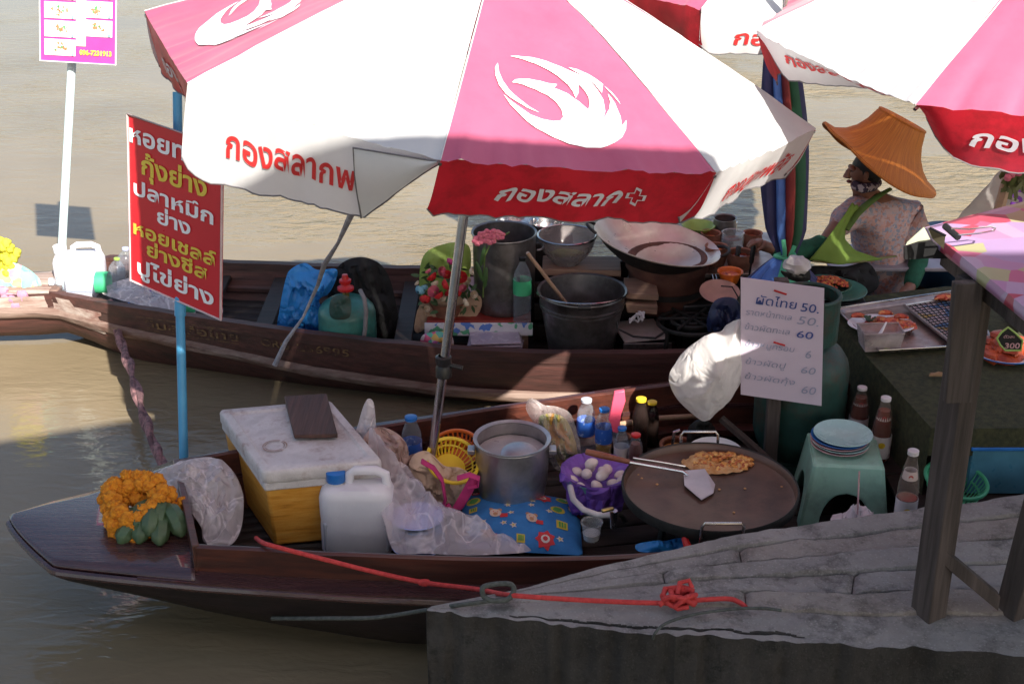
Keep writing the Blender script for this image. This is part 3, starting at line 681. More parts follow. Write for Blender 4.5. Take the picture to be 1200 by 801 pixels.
def umbrella(name, label, rim, apex, first_red, base, emblem=(), texts={}, VAL=.2, tuck=.06, pole_r=.019, foldcut=(), vshape={}, group='white and red parasols', valdir=None, emb=(.5, .755, .195)):
    """rim: eight corner points; panel k spans rim[k]..rim[k+1]"""
    cen = sum(rim, V())/8; t = thing(name, label, 'parasol', base, group)
    n = (apex-cen).normalized()
    link('pole', MB().tube([base, base.lerp(apex, .5), apex+n*.04], pole_r, n=14), STEEL, t)
    link('finial', MB().lathe([(.0,.03),(.03,.03),(.035,.05),(.02,.075),(0,.085)], apex-n*.02, 12), W_INK, t)
    hub = apex-n*.10; run = apex-n*.42
    link('hub', MB().lathe([(.032,-.03),(.045,-.02),(.045,.02),(.032,.03)], hub, 14), BLACK, t)
    link('runner', MB().lathe([(.026,-.05),(.042,-.04),(.042,.02),(.026,.03)], run, 14), BLACK, t)
    for k in range(8):
        link('rib', MB().tube([hub, hub.lerp(rim[k], .5)-n*.01, rim[k]-n*.012], .006, n=6), STEEL, t)
        mid = hub.lerp(rim[k], .55)-n*.012
        link('strut', MB().tube([run, mid], .005, n=6), STEEL, t)
    for k in range(8):
        A, B = rim[k], rim[(k+1) % 8]; red = (k % 2 == 0) == first_red
        mid = (A+B)/2; L = (mid-apex).length; W = (B-A).length
        e = (B-A).normalized(); up = (apex-mid).normalized(); pn = e.cross(up).normalized()
        if pn.dot(n) < 0: pn = -pn
        outw = (mid-cen); outw = (outw-n*outw.dot(n)).normalized()
        def surf(u, s, A=A, B=B, pn=pn, k=k):
            c_ = apex.lerp(A.lerp(B, u), s); return c_ + pn*(.022*sin(pi*s)*(.6+.4*cos(2*pi*u)) - .012*sin(pi*u)*s*s + .004*noise.noise(c_*5) + .0025*noise.noise(c_*17) + .010*s**3*noise.noise(V((u*9+k*3, s*1.5, k))) + .012*(s**8)*noise.noise(V((u*22, 0, k*2))))
        def val(u, v, A=A, B=B, outw=outw, k=k):
            p = surf(u, 1); wv = .016*sin(u*9+k*1.7)*v + .010*sin(u*23+k)*v*v
            d = VAL*(1-.10*sin(pi*u)) if k not in foldcut else VAL; tk = tuck
            if k in vshape: d = VAL*interp([(a_, b_) for a_, b_, c_ in vshape[k]], u); tk = interp([(a_, c_) for a_, b_, c_ in vshape[k]], u); wv *= .4
            q = min(u, 1-u); 
            if q < .05 and v > .6: d -= .03*((.05-q)/.05)**2*(v-.6)/.4
            if k in foldcut and u > .72: d = min(d, d*(1-(u-.72)/.28)+.002)
            return p - n*(d*v) + outw*(-tk*v + .02*v*(1-v) + wv)
        m = MB()
        m.grid(lambda u, s: surf(u, s), 44, 30)
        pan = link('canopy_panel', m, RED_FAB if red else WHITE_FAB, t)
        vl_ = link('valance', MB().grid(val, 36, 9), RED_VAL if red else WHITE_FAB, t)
        link('piping', MB().tube([val(i/36, 1) for i in range(37)], .0028, n=5), GREYHEM, vl_)
        link('seam', MB().tube([surf(0, i/20)+n*.001 for i in range(1, 21)], .0026, n=5), WHITE_FAB, pan)
        if k in foldcut:
            a = val(1, 0)+outw*.012; b = val(.72, 1)+outw*.012; c2 = val(.71, .05)+outw*.05
            link('folded_flap', MB().grid(lambda u, v: a.lerp(c2, u).lerp(a.lerp(b, u), v)+outw*(.012*sin(pi*v)), 8, 8), WHITE_FAB, pan)
            link('flap_piping', MB().tube([a+outw*.003, c2+outw*.003, c2.lerp(b, .5)+outw*.012, b+outw*.003], .0028, n=5), GREYHEM, pan)
        if k in emblem:
            sgn = 1; hw = emb[2]
            def em(x, y, k=k):
                a_ = (x-515)/405*hw; b_ = (1-emb[1])*L + (400-y)/405*hw*1.42
                s = 1-b_/L; u = .5+(emb[0]-.5)+a_/(W*max(s, .1)); return surf(u, s)+pn*.005
            g = MB()
            for P_ in (EMB1, EMB2, EMB3, EMB4): decal(g, P_, em, 60)
            link('bird_emblem', g, W_INK, pan, smooth=False)
        if k in texts:
            body, u0, wd, size, ink, sh, vv, plus = texts[k]
            def tx(x, y):
                uu = u0+x/W; return val(min(max(uu, 0), 1), min(max(vv-y/VAL, 0), 1))+outw*.005
            g = MB(); letters(g, body, tx, wd, size, .022, sh)
            if plus:
                for s1, s2 in ((1, .62),):
                    ring = [((x-4.5)*.0075+wd+.045, (y-4.5)*.0075+.035) for x, y in PLUS]; inn = [((x-4.5)*.0075*.72+wd+.045, (y-4.5)*.0075*.72+.035) for x, y in PLUS]
                    for i in range(12): decal(g, [ring[i], ring[(i+1) % 12], inn[(i+1) % 12], inn[i]], lambda x, y: tx(x, y), .03)
            link('lettering', g, ink, vl_, smooth=False)
    return t
def octo(c, R, n, rot, fix={}):
    n = n.normalized(); u = V((0,1,0)).cross(n).normalized(); v = n.cross(u)
    L = [c+(u*cos(rot+k*pi/4)+v*sin(rot+k*pi/4))*R for k in range(8)]
    for k, (px, py) in fix.items(): L[k] = PY(px, py, L[k].y)
    return L
c1 = V((-.104, 4.987, 2.004)); n1 = V((.139, .002, 1)).normalized()
rim1 = octo(c1, 1.187, n1, 3.05, {0:(170,15), 1:(220,99), 2:(516,188), 3:(839,203), 4:(956,151)})
base1 = V((-.3155, 4.981, FZ)); ap1 = c1+n1*.476; base1 = ap1-n1*((ap1.z-FZ)/n1.z)
TXT = 'กองสลากพลัส'
u1 = umbrella('parasol', 'largest white and red parasol, its steel pole standing in the boat with the cushion', rim1, ap1, True, base1, (0, 2, 4, 6),
   {1:(TXT, .175, .585, .088, R_INK, 0, .66, False), 2:('กองสลาก', .22, .40, .085, G_INK, .25, .66, True), 3:(TXT, .22, .62, .10, R_INK, .2, .72, False), 0:('กองสลาก', .25, .5, .09, G_INK, .25, .7, False)},
   foldcut=(1,), VAL=.2, tuck=.075, vshape={1: [(0,1.30,.0),(.08,1.45,.01),(.5,1.28,.03),(1,1.12,.05)]})
clampc = base1.lerp(ap1, .235)
link('pole_clamp', MB().lathe([(.021,-.045),(.032,-.04),(.032,.0),(.026,.01),(.032,.02),(.032,.045),(.021,.05)], base1.lerp(ap1, .285), 14).tube([base1.lerp(ap1, .285)+V((.02,0,.01)), base1.lerp(ap1, .285)+V((.075,-.01,.0))], .009, n=8), BLACK, u1)
n2 = V((-.10, -.065, 1)).normalized(); c2_ = V((2.09, 4.90, 2.25))
rim2 = octo(c2_, 1.24, n2, 3.12, {0:(887,38), 1:(1072,124)}); ap2 = c2_+n2*.50
umbrella('parasol', 'white and red parasol at the right edge, above the wooden stall table', rim2, ap2, False, ap2-n2*((ap2.z-.5)/n2.z), (1, 3, 5, 7),
   {0:(TXT, .16, .62, .10, R_INK, .25, .5, False), 1:('กองสลาก', .16, .46, .085, G_INK, .25, .62, True)}, VAL=.2, tuck=.07, emb=(.5, .70, .2), vshape={0: [(0,.22,.03),(.1,.78,.07),(.27,.66,.10),(.55,.42,.13),(1,.16,.12)], 1: [(0,.14,.10),(.04,.5,.08),(.09,.8,.07),(.17,1,.06),(1,1,.06)]})
K = PY(822, 12, 6.5); n3 = V((.02, -.02, 1)).normalized(); c3 = V((K.x+.62, 7.48, K.z+.02))
rim3 = octo(c3, 1.15, n3, radians(237.7))
dK = K-rim3[0]; rim3 = [p+dK for p in rim3]; c3 = c3+dK
umbrella('parasol', 'farthest white and red parasol, only its hanging edge showing between the two large ones', rim3, c3+n3*.45, False, V((c3.x, c3.y, FZ2)), (),
   {0:('กองสลาก', .18, .5, .10, R_INK, .1, .75, False)}, VAL=.2, tuck=.03)
# thin cord and ribbon that hold the loose corner of the nearest parasol
cord = [PY(430,200,4.05), PY(428,240,4.12), PY(412,250,4.4), PY(396,285,5.2), PY(380,310,5.8), PY(372,335,6.1), PY(355,372,6.16), PY(335,400,6.12), PY(322,428,6.1)]
tag(link('tie_cord', MB().tube(cord, [.004,.006,.012,.007,.013,.009,.006,.010,.013], n=8), M('grey_ribbon', (.42,.42,.46), (.2,.2,.23), scale=14, rough=.5)), 'grey twisted ribbon cord hanging from the loose parasol corner to the far boat', 'cord')

# ================================================================ signs
def quad_fn(TL, TR, BL, W, H):
    ex = (TR-TL)/W; ey = (BL-TL)/H; n = ex.cross(ey).normalized()
    if n.y > 0: n = -n
    return (lambda x, y, o=.004: TL+ex*x+ey*(H-y)+n*o), n
def board_sign(name, label, TL, TR, BL, m, th=.008, edge=None, cat='sign', hem=.0):
    W = (TR-TL).length; H = (BL-TL).length; f, n = quad_fn(TL, TR, BL, W, H)
    t = thing(name, label, cat, (BL+(TR-TL)/2))
    BR = TR+BL-TL
    link('panel', MB().hexa([BL-n*th, BR-n*th, BR, BL], [TL-n*th, TR-n*th, TR, TL]), m, t, smooth=False)
    if edge:
        q = [TL, TR, BR, BL]
        link('edge_strip', MB().tube([p+n*.001 for p in q], hem, n=6, closed=True), edge, t)
    return t, f, W, H
# red menu sign
TL = PY(150,134,5.62); BL = PY(153,328,5.60); TR = PY(261,172,5.27)
t, f, W, H = board_sign('menu_sign', 'red sign with white and yellow Thai lettering on the sky blue pole', TL, TR, BL, MENURED, edge=M('clear_laminate_edge', (.7,.55,.55), rough=.3, bump=0), hem=.006)
rows = [('หอยทอด', .02, .92, .85, W_INK, .100), ('กุ้งย่าง', .15, .70, .685, Y_INK, .108), ('ปลาหมึก', .06, .86, .545, W_INK, .085), ('ย่าง', .32, .36, .43, W_INK, .083),
        ('หอยเชลล์', .05, .90, .305, Y_INK, .080), ('ย่างชีส', .20, .66, .205, Y_INK, .078), ('ปูไข่ย่าง', .09, .84, .065, W_INK, .090)]
for body, x0, wd, yb, ink, sz in rows:
    g = MB(); letters(g, body, f, wd*W, sz, .026, x0=x0*W, y0=yb*H); link('lettering', g, ink, t, smooth=False)
tp = PY(206, 120, 5.62); bt = PY(213, 548, 5.12); bt.z = .3; jn = tp.lerp(bt, .66)
t = thing('sign_pole', 'sky blue pipe pole rising from the bow of the near boat', 'pole', (bt.x, bt.y, FZ))
g = MB().tube([PY(206,110,5.62)+V((0,.03,0)), PY(209,345,5.42)+V((0,.02,0))], .019, n=14); link('upper_pipe', g, SKYPOLE, t)
g = MB().tube([PY(209,347,5.42)+V((0,.02,0)), PY(210,352,5.41)+V((0,.02,0)), PY(210,372,5.39)+V((0,.02,0))], [.016,.024,.024], n=14); link('sleeve', g, SKYPOLE, t)
g = MB().tube([PY(210,372,5.39)+V((0,.02,0)), V((bt.x, bt.y, FZ))], .019, n=14); link('lower_pipe', g, SKYPOLE, t)
# photo menu sign
TL = PY(46,-62,7.06); BL = PY(47,71,7.02); TR = PY(137,-58,6.98)
PINKS = M('magenta_sign_print', (.62,.06,.30), (.55,.05,.26), rough=.35, bump=0); CREAM = M('cream_sign_print', (.72,.62,.42), (.7,.58,.38), rough=.4, bump=0)
t, f, W, H = board_sign('photo_menu_sign', 'pink menu sign with food photos and a phone number on the white pole', TL, TR, BL, PINKS, edge=W_INK, hem=.004)
g = MB(); decal(g, rect(W*.545, H*.55, W*.13, H*.8), lambda x, y: f(x, y, .003), .2); link('print_column', g, CREAM, t, smooth=False)
FO = M('printed_food_orange', (.55,.25,.12), (.35,.12,.05), scale=90, rough=.5, bump=0); FG = M('printed_food_green', (.1,.35,.12), rough=.5, bump=0); FB = M('printed_light_blue', (.3,.6,.75), rough=.5, bump=0)
rr = random.Random(5)
for c in range(2):
    for r in range(5):
        if c == 1 and r == 0: continue
        cx = W*(.27 if c == 0 else .75); cy = H*(.13+.165*r)+(H*.02 if c else 0)
        ph = MB(); decal(ph, rect(cx, cy, W*.41, H*.145), lambda x, y: f(x, y, .004), .2); po = link('food_photo', ph, W_INK, t, smooth=False)
        fd = MB()
        for q in range(16):
            a = rr.uniform(0, 6.3); d = rr.uniform(.0, .030); decal(fd, disc(cx+cos(a)*d*1.4, cy+sin(a)*d*.8, rr.uniform(.004, .009), 6, .3), lambda x, y, q=q: f(x, y, .0055+.0001*q), .2, mi=1 if q % 5 == 0 else 0)
        tag(link('dish_print', fd, [FO, FG], po, smooth=False), kind='stuff')
        bd = MB(); decal(bd, disc(cx+W*.17, cy-H*.055, .008, 8), lambda x, y: f(x, y, .0078), .2); link('price_dot', bd, FB, po, smooth=False)
g = MB(); letters(g, '096-7231913', lambda x, y: f(x, y, .005), W*.42, .034, .045, x0=W*.53, y0=H*.075); link('lettering', g, Y_INK, t, smooth=False)
a = PY(85, 60, 7.07); b = PY(70, 338, 7.0)
tag(link('sign_pole', MB().tube([PY(88,-62,7.10), a, b], .0215, n=14), PALEPOLE), 'pale bluish white pipe pole beside the jerrycan in the far boat', 'pole')
# handwritten price board
TL = PY(868,325,5.22); BL = PY(868,462,5.20); TR = PY(966,338,5.17)
t, f, W, H = board_sign('price_board', 'lilac white board with handwritten blue prices beside the green gas bottle', TL, TR, BL, LILAC, th=.006)
for body, x0, wd, yy, sz in (('ผัดไทย', .18, .50, .80, .052), ('50.', .72, .22, .79, .052), ('60', .68, .2, .565, .045)):
    g = MB(); letters(g, body, f, W*wd, sz, .004, .15, x0=W*x0, y0=H*yy); link('lettering', g, PENBLUE, t, smooth=False)
for body, x0, wd, yy, sz in (('ราดหน้าทะเล', .06, .56, .70, .036), ('50.', .68, .26, .68, .05), ('ข้าวผัดทะเล', .05, .55, .575, .036), ('ข้าวหมูกรอบ', .06, .60, .435, .034), ('6', .79, .07, .40, .05), ('ข้าวผัดปู', .06, .5, .28, .036), ('60', .74, .18, .265, .044), ('ข้าวผัดกุ้ง', .05, .62, .15, .036), ('60', .75, .18, .09, .05)):
    g = MB(); letters(g, body, f, W*wd, sz, -.003, .22, x0=W*x0, y0=H*yy); link('faded_lettering', g, PENPALE, t, smooth=False)
link('staple', MB().tube([f(W*.40, H*.935, .008), f(W*.55, H*.915, .008)], .004, n=6), REDP, t); link('staple', MB().tube([f(W*.40, H*.50, .008), f(W*.54, H*.485, .008)], .004, n=6), REDP, t)
t0 = f(W*.5, H*.15)+V((0,.035,0)); 
tag(link('board_post', MB().hexa([V((t0.x-.03+dx, t0.y+.015+dy, FZ)) for dx, dy in ((0,0),(.055,0),(.055,.045),(0,.045))], [V((t0.x-.05+dx, t0.y+dy, f(0, H*.98).z)) for dx, dy in ((0,0),(.055,0),(.055,.045),(0,.045))]), POSTW, bevel=.004), 'rough grey brown wooden post holding up the handwritten price board', 'post')
# ================================================================ small builders
def at_px(px, py, y): return PY(px, py, y)
def bottle(label, base, h, r, body=PET, liquid=None, fill=.6, lab=None, labz=(.35,.62), cap=BLUECAP, neck=.32, tilt=None, yaw=0, name='bottle', cat='bottle', group=None, shoulder=.66, emblem=None):
    """upright at base; tilt = (axis angle, direction) lays it down"""
    t = thing(name, label, cat, (0, 0, 0), group)
    nr = r*neck
    pr = [(0, 0), (r*.85, 0), (r, .02*h), (r*.97, h*.2), (r, h*.3), (r*.98, h*.5), (r, h*shoulder)]
    for i in range(1, 6):
        q = i/5; pr.append((nr+(r-nr)*(1-q**1.6)*(1-.0*q), h*(shoulder+(.92-shoulder)*q)))
    pr += [(nr, h*.95)]
    link('bottle_body', MB().lathe(pr, (0,0,0), 20), body, t)
    if liquid:
        lp = [(0, .004), (r*.9, .004), (r*.93, h*.03), (r*.93, h*min(fill, shoulder))]
        if fill > shoulder: lp += [(nr*.8+(r-nr)*.4, h*fill)]
        lp += [(0, h*fill+.0005)]; link('liquid', MB().lathe(lp, (0,0,0), 18), liquid, t)
    if lab: link('label_wrap', MB().lathe([(r+.0012, h*labz[0]), (r+.0018, h*labz[0]), (r+.0018, h*labz[1]), (r+.0012, h*labz[1])], (0,0,0), 20), lab, t)
    link('cap', MB().lathe([(nr*1.15, h*.945), (nr*1.25, h*.95), (nr*1.25, h*.995), (nr*1.1, h), (0, h)], (0,0,0), 16), cap, t)
    t.location = base
    if tilt is not None: t.rotation_euler = tilt
    else: t.rotation_euler = (0, 0, yaw)
    return t
def pot(mb, c, r0, r1, h, th=.004, n=36, rim=.006, rot=None, bulge=0):
    pr = [(0, 0), (r0*.93, 0), (r0, h*.05)]+[(r0+(r1-r0)*q+bulge*sin(pi*q), h*(.05+.93*q)) for q in (.25,.5,.75,1)]
    pr += [(r1+rim, h), (r1+rim*.8, h+rim*.6), (r1-th, h)]+[(r0+(r1-r0)*q-th+bulge*sin(pi*q), h*(.06+.93*q)) for q in (.75,.5,.25)]+[(r0*.9-th, th+.002), (0, th+.002)]
    return mb.lathe(pr, c, n, rot)
def disc_fill(c, r, n=28, amp=.003, seed=0, rot=None):
    m = MB(); return m.lathe([(0, 0), (r*.3, 0), (r*.6, 0), (r*.85, 0), (r, -.001)], c, n, rot) if amp == 0 else m.lathe([(0, amp), (r*.3, amp*.2), (r*.6, amp), (r*.85, 0), (r, -.002)], c, n, rot, wob=.06)
def plate_mb(c, r, h=.018, rot=None): return MB().lathe([(0, .003), (r*.5, .0), (r*.6, .001), (r*.96, h-.002), (r, h), (r*.985, h+.002), (r*.93, h), (r*.6, .006), (0, .006)], c, 36, rot)
def bag(name, label, outline, y, th, m, cat='bag', **k):
    pts = [PY(a[0], a[1], a[2] if len(a) > 2 else y) for a in outline]
    return tag(link(name, MB().pillow(pts, th, **k), m), label, cat)
def food_lump(mb, c, rx, ry, h, n, seed, size=.012):
    r_ = random.Random(seed)
    for i in range(n):
        a = r_.uniform(0, 2*pi); q = sqrt(r_.random()); s = size*r_.uniform(.6, 1.4)
        mb.ball(V(c)+V((cos(a)*q*rx, sin(a)*q*ry, h*(1-q)*r_.uniform(.5, 1))), (s*r_.uniform(.8,1.8), s*r_.uniform(.8,1.8), s*.7), 6, .4, 4, i, Matrix.Rotation(r_.uniform(0, 3), 3, 'Z'))
    return mb
def bail(c, r, ang, rr=.003, lift=.9, ax=0):
    """bucket handle: half circle from side to side"""
    return [V(c)+Matrix.Rotation(ax, 3, 'Z') @ V((r*cos(a), -r*sin(a)*cos(ang), r*sin(a)*sin(ang))) for a in [pi*i/16 for i in range(17)]]

# ================================================================ far boat cargo, left
def jerrycan(label, c, w_, d_, h_, rz, cap, handle=True, capx=-.28, m=JUG, liquid=None):
    t = thing('jerrycan', label, 'jerrycan', c)
    R = Matrix.Rotation(rz, 3, 'Z'); c = V(c)
    mb = MB(); lay = [(0, .93), (.03, 1), (.35, 1), (.42, .985), (.5, 1), (.72, 1), (.80, .93), (.84, .80), (.86, .0)]
    n = 28; vs = []; fs = []
    for z, k in lay:
        for j in range(n):
            a = 2*pi*j/n; ca, sa = cos(a), sin(a); e = .45
            x = (abs(ca)**e)*(1 if ca > 0 else -1); y = (abs(sa)**e)*(1 if sa > 0 else -1)
            vs.append(c+R @ V((x*w_/2*k, y*d_/2*k, z*h_)))
    for i in range(len(lay)-1):
        for j in range(n): fs.append((i*n+j, i*n+(j+1) % n, (i+1)*n+(j+1) % n, (i+1)*n+j))
    fs.append(tuple(range(n))[::-1]); mb.add(vs, fs)
    link('can_body', mb, m, t)
    if handle:
        P_ = [c+R @ V((x*w_, 0, z*h_)) for x, z in ((-.1,.80),(-.08,.96),(0.0,1.0),(.28,1.0),(.40,.95),(.42,.80))]
        link('handle', MB().tube(P_, d_*.11, n=10), m, t)
    q = c+R @ V((capx*w_, 0, .80*h_))
    link('spout', MB().lathe([(w_*.13, 0), (w_*.11, .06*h_), (w_*.10, .14*h_), (0, .14*h_)], q, 16), m, t)
    link('cap', MB().lathe([(w_*.13, .07*h_), (w_*.135, .08*h_), (w_*.135, .19*h_), (w_*.12, .2*h_), (0, .2*h_)], q, 18), cap, t)
    if liquid: link('water_fill', MB().box(c+V((0,0,h_*.23)), (w_*.9, d_*.9, h_*.4), rz), liquid, t, bevel=.01)
    return t
c = PY(98, 345, 7.12)
jerrycan('large white jerrycan at the left end of the far boat behind the bottles', (c.x, c.y, c.z-.01), .27, .15, .30, .1, W_INK, capx=-.34)
r_ = random.Random(11)
def lying(label, px0, py0, px1, py1, y, r, lab, cap, y1=None, **k):
    a = PY(px0, py0, y); b = PY(px1, py1, y1 or y); d = b-a; q = d.to_track_quat('Z', 'Y').to_euler()
    return bottle(label, a, d.length, r, lab=lab, cap=cap, tilt=q, neck=.3, **k)
lying('large empty clear bottle with green label lying across the left end of the pile', 134, 331, 58, 330, 6.98, .058, LGREEN, W_INK, labz=(.08,.27))
lying('empty bottle standing with a lime green cap behind the bottle pile', 137, 340, 137, 302, 7.12, .045, None, LIME)
lying('empty bottle with white cap beside the red menu sign, tallest of the pile', 148, 335, 147, 290, 7.15, .05, None, LILM)
lying('empty clear bottle with blue cap lying under the menu sign', 160, 352, 126, 343, 6.97, .042, None, LILM)
lying('empty clear bottle with red cap in the bottle pile', 172, 352, 139, 345, 7.04, .036, None, REDP)
lying('empty clear bottle with purple cap leaning in the bottle pile', 203, 362, 177, 338, 6.95, .036, None, PURPLE)
lying('empty clear bottle with bright blue cap low in the bottle pile', 182, 368, 150, 355, 6.93, .03, None, BLUECAP)
lying('empty clear bottle with green and white label at the right end of the pile', 252, 372, 208, 352, 6.85, .042, LGREEN, W_INK, labz=(.5,.8))
lying('empty unlabelled bottle behind the sky blue pole', 230, 366, 190, 358, 6.98, .042, None, W_INK)
lying('empty unlabelled bottle squashed at the back of the pile', 190, 352, 160, 345, 7.14, .045, None, W_INK)
bag('plastic_sheet', 'thin clear plastic sheet lying over the empty bottles', [(118,342,6.95),(150,326,7.1),(190,328,7.1),(232,345,7.0),(258,352,6.9),(256,376,6.75),(215,372,6.78),(165,358,6.85)], 6.95, .03, FILM, cat='plastic sheet', crumple=.03)
# offerings at the far left prow
bag('gift_wrap_paper', 'mint green wrapping paper with pink flowers at the left edge of the far boat', [(-14,345),(10,308),(45,325),(47,352),(40,368),(10,372),(-10,370)], 6.98, .05, FADE, cat='wrapping paper', crumple=.03)
t = thing('flower_garland', 'yellow flower garland tied at the left edge of the far boat', 'garland', PY(2, 325, 7.0))
fl = MB(); [fl.ball((0,0,0), .028, 8, .5, 5, 2)]
fm = link('blossom', MB().ball(PY(3, 300, 7.0), .03, 8, .45, 6, 2), M('lemon_marigold', (.62,.60,.04), (.5,.46,.03), scale=40, rough=.9), t)
ctr = PY(3, 300, 7.0)
for i in range(26):
    o = fm.copy(); COL.objects.link(o); o.parent = t; a = i*2.4; q = .012*sqrt(i+1)
    o.location = V((cos(a)*q*1.2, .02*sin(i), sin(a)*q*1.5)); 
pk = MB()
for i in range(7):
    q = PY(12+r_.uniform(-12, 16), 345+r_.uniform(-14, 18), 6.9); pk.ball(q, (.035,.02,.03), 8, .4, 4, i)
tag(link('pink_ribbon', pk, M('pink_tulle', (.68,.36,.48), (.55,.25,.4), rough=.8, trans=.3, bump=.5)), 'pale pink ribbon rosette on the mint wrapping paper', 'ribbon', kind='stuff')
# maroon twisted cloth rope from the far boat to the bow of the near boat
tw = [PY(126,352,6.9), PY(133,372,6.86), PY(142,400,6.6), PY(152,430,6.25), PY(166,478,5.85), PY(180,520,5.55), PY(196,556,5.3)]
tt = MB()
fine = []
for i in range(len(tw)-1):
    for q in range(8): fine.append(tw[i].lerp(tw[i+1], q/8))
fine.append(tw[-1])
for s in (0, 1):
    tt.tube([p+V((cos(i*.55+s*pi)*.011, 0, sin(i*.55+s*pi)*.011)) for i, p in enumerate(fine)], [.016+.005*sin(i*.9+s) for i in range(len(fine))], n=8)
tag(link('twisted_cloth_rope', tt, M('maroon_printed_rag', (.26,.13,.13), (.10,.05,.055), scale=26, rough=.9, bump=.6, rng=(.42,.58))), 'twisted maroon cloth rope tying the two boats together', 'rope')

# ================================================================ far boat cargo, middle
bag('blue_plastic_bag', 'bright blue plastic bag draped over the thwart of the far boat', [(357,308),(372,316),(395,316),(388,340),(374,352),(378,372),(376,392),(350,396),(326,390),(328,360),(334,330),(340,316)], 6.62, .09, BLUEBAG, crumple=.05, freq=9)
g = MB().pillow([PY(a, b, 6.72) for a, b in [(392,318),(408,304),(430,302),(450,314),(462,345),(466,395),(430,410),(392,405),(378,380),(385,345)]], .09, crumple=.05, freq=9)
tag(link('black_cloth', g, BLACKCLOTH), 'crumpled black cloth draped behind the teal gas bottle', 'cloth')
def gas_bottle(label, base, r, h, m, hose=None, valve=True, collar=False):
    t = thing('gas_bottle', label, 'gas bottle', base)
    pr = [(r*.8, 0), (r*.82, .02), (r*.8, .05), (r*.85, .06)]+[(r*sin(pi/2*(.55+.45*q)), .06+h*.18*q) for q in (0,.4,.8,1)]+[(r, h*.3), (r*1.012, h*.5), (r*1.012, h*.52), (r, h*.54), (r, h*.7)]
    pr += [(r*cos(pi/2*q), h*(.7+.25*sin(pi/2*q))) for q in (.2,.4,.6,.8,.93)]+[(0, h*.955)]
    link('tank', MB().lathe(pr, base, 32), m, t)
    b = V(base)
    link('foot_ring', MB().lathe([(r*.8, 0), (r*.83, 0), (r*.83, .06), (r*.8, .06)], base, 28), m, t)
    if collar:
        cm = MB(); R1 = r*.62
        for i in range(30):
            if i in (2, 3, 4, 17, 18, 19): 
                zz = ((.93, 1.0), (1.15, 1.24))
            else: zz = ((.93, 1.24),)
            a0, a1 = 2*pi*i/30, 2*pi*(i+1)/30
            for z0, z1 in zz:
                P_ = lambda a, rr, z: b+V((rr*cos(a), rr*sin(a), z*h))
                cm.hexa([P_(a0, R1, z0), P_(a0, R1+.008, z0), P_(a1, R1+.008, z0), P_(a1, R1, z0)], [P_(a0, R1, z1), P_(a0, R1+.008, z1), P_(a1, R1+.008, z1), P_(a1, R1, z1)])
        cm.tube([b+V(((R1+.004)*cos(a), (R1+.004)*sin(a), h*1.24)) for a in [2*pi*i/30 for i in range(30)]], .009, n=8, closed=True)
        link('collar', cm, m, t)
    if valve:
        v = b+V((0, 0, h*.95))
        link('valve', MB().lathe([(.018,0),(.018,.03),(.012,.035),(.012,.05)], v, 12), BRASS, t)
        kn = link('knob', MB().lathe([(.034,.0),(.042,.006),(.042,.018),(.028,.024),(.022,.034),(.03,.045),(.03,.058),(.018,.062),(.014,.085),(0,.087)], v+V((0,0,.03)), 18), REDP, t)
    if hose: link('hose', MB().tube(hose, .011, n=10), RUBBER, t)
    return t
gb = PY(408, 395, 6.52); gb.z = FZ2
hs = [PY(422,340,6.45), PY(427,350,6.4), PY(429,365,6.38), PY(428,385,6.37), PY(425,402,6.36)]
gas_bottle('squat teal gas bottle with a red regulator against the black cloth', gb, .145, .36, TEALM, hose=hs)
bag('gas_cover_scrap', 'dark green glass jar side beside the black cloth', [(388,350,6.40),(402,345,6.38),(411,352,6.38),(409,372,6.36),(388,372,6.38)], 6.4, .02, TEALD, cat='plastic flap', crumple=.008)
bpy.data.objects['gas_cover_scrap'].name = 'plastic_flap'
# shelf box with the flowers
s0 = PY(500, 374, 6.52); s1 = PY(622, 374, 6.52); SZ = s0.z
t = thing('low_shelf', 'low red-topped shelf with a blue rose vinyl edge, carrying flowers and stock pot', 'shelf', ((s0.x+s1.x)/2, 6.75, FZ2))
cx, W_ = (s0.x+s1.x)/2, s1.x-s0.x
link('shelf_top', MB().box((cx, 6.80, SZ-.008), (W_, .60, .016)), REDOIL, t, bevel=.003)
link('vinyl_edge', MB().box((cx, 6.492, SZ-.042), (W_+.02, .012, .07)), FLORALV, t, bevel=.003)
for sx in (-1, 1):
    for yy in (6.54, 7.05): link('leg', MB().box((cx+sx*(W_/2-.03), yy, (SZ-.02+FZ2)/2), (.035, .035, SZ-.02-FZ2)), PLANKW, t, bevel=.003)
link('lower_board', MB().box((cx, 6.78, FZ2+.07), (W_-.08, .5, .014)), FLOORW, t)
bag('patterned_pouch', 'small multicoloured patterned pouch below the flower shelf', [(496,392),(520,388),(530,394),(530,410),(510,414),(494,406)], 6.40, .035, MULTIB, cat='pouch', crumple=.01)
t = thing('magazines', 'pile of pinkish magazines tucked under the flower shelf', 'magazine', PY(580, 410, 6.4))
for i in range(4):
    p = PY(580, 405-3.4*i, 6.43); link('magazine', MB().box(p, (.28-.01*i, .17, .008), .06*i-.1), M('pinkish_glossy_cover', (.5,.42,.48), (.36,.3,.36), scale=6, rough=.25), t, bevel=.002)
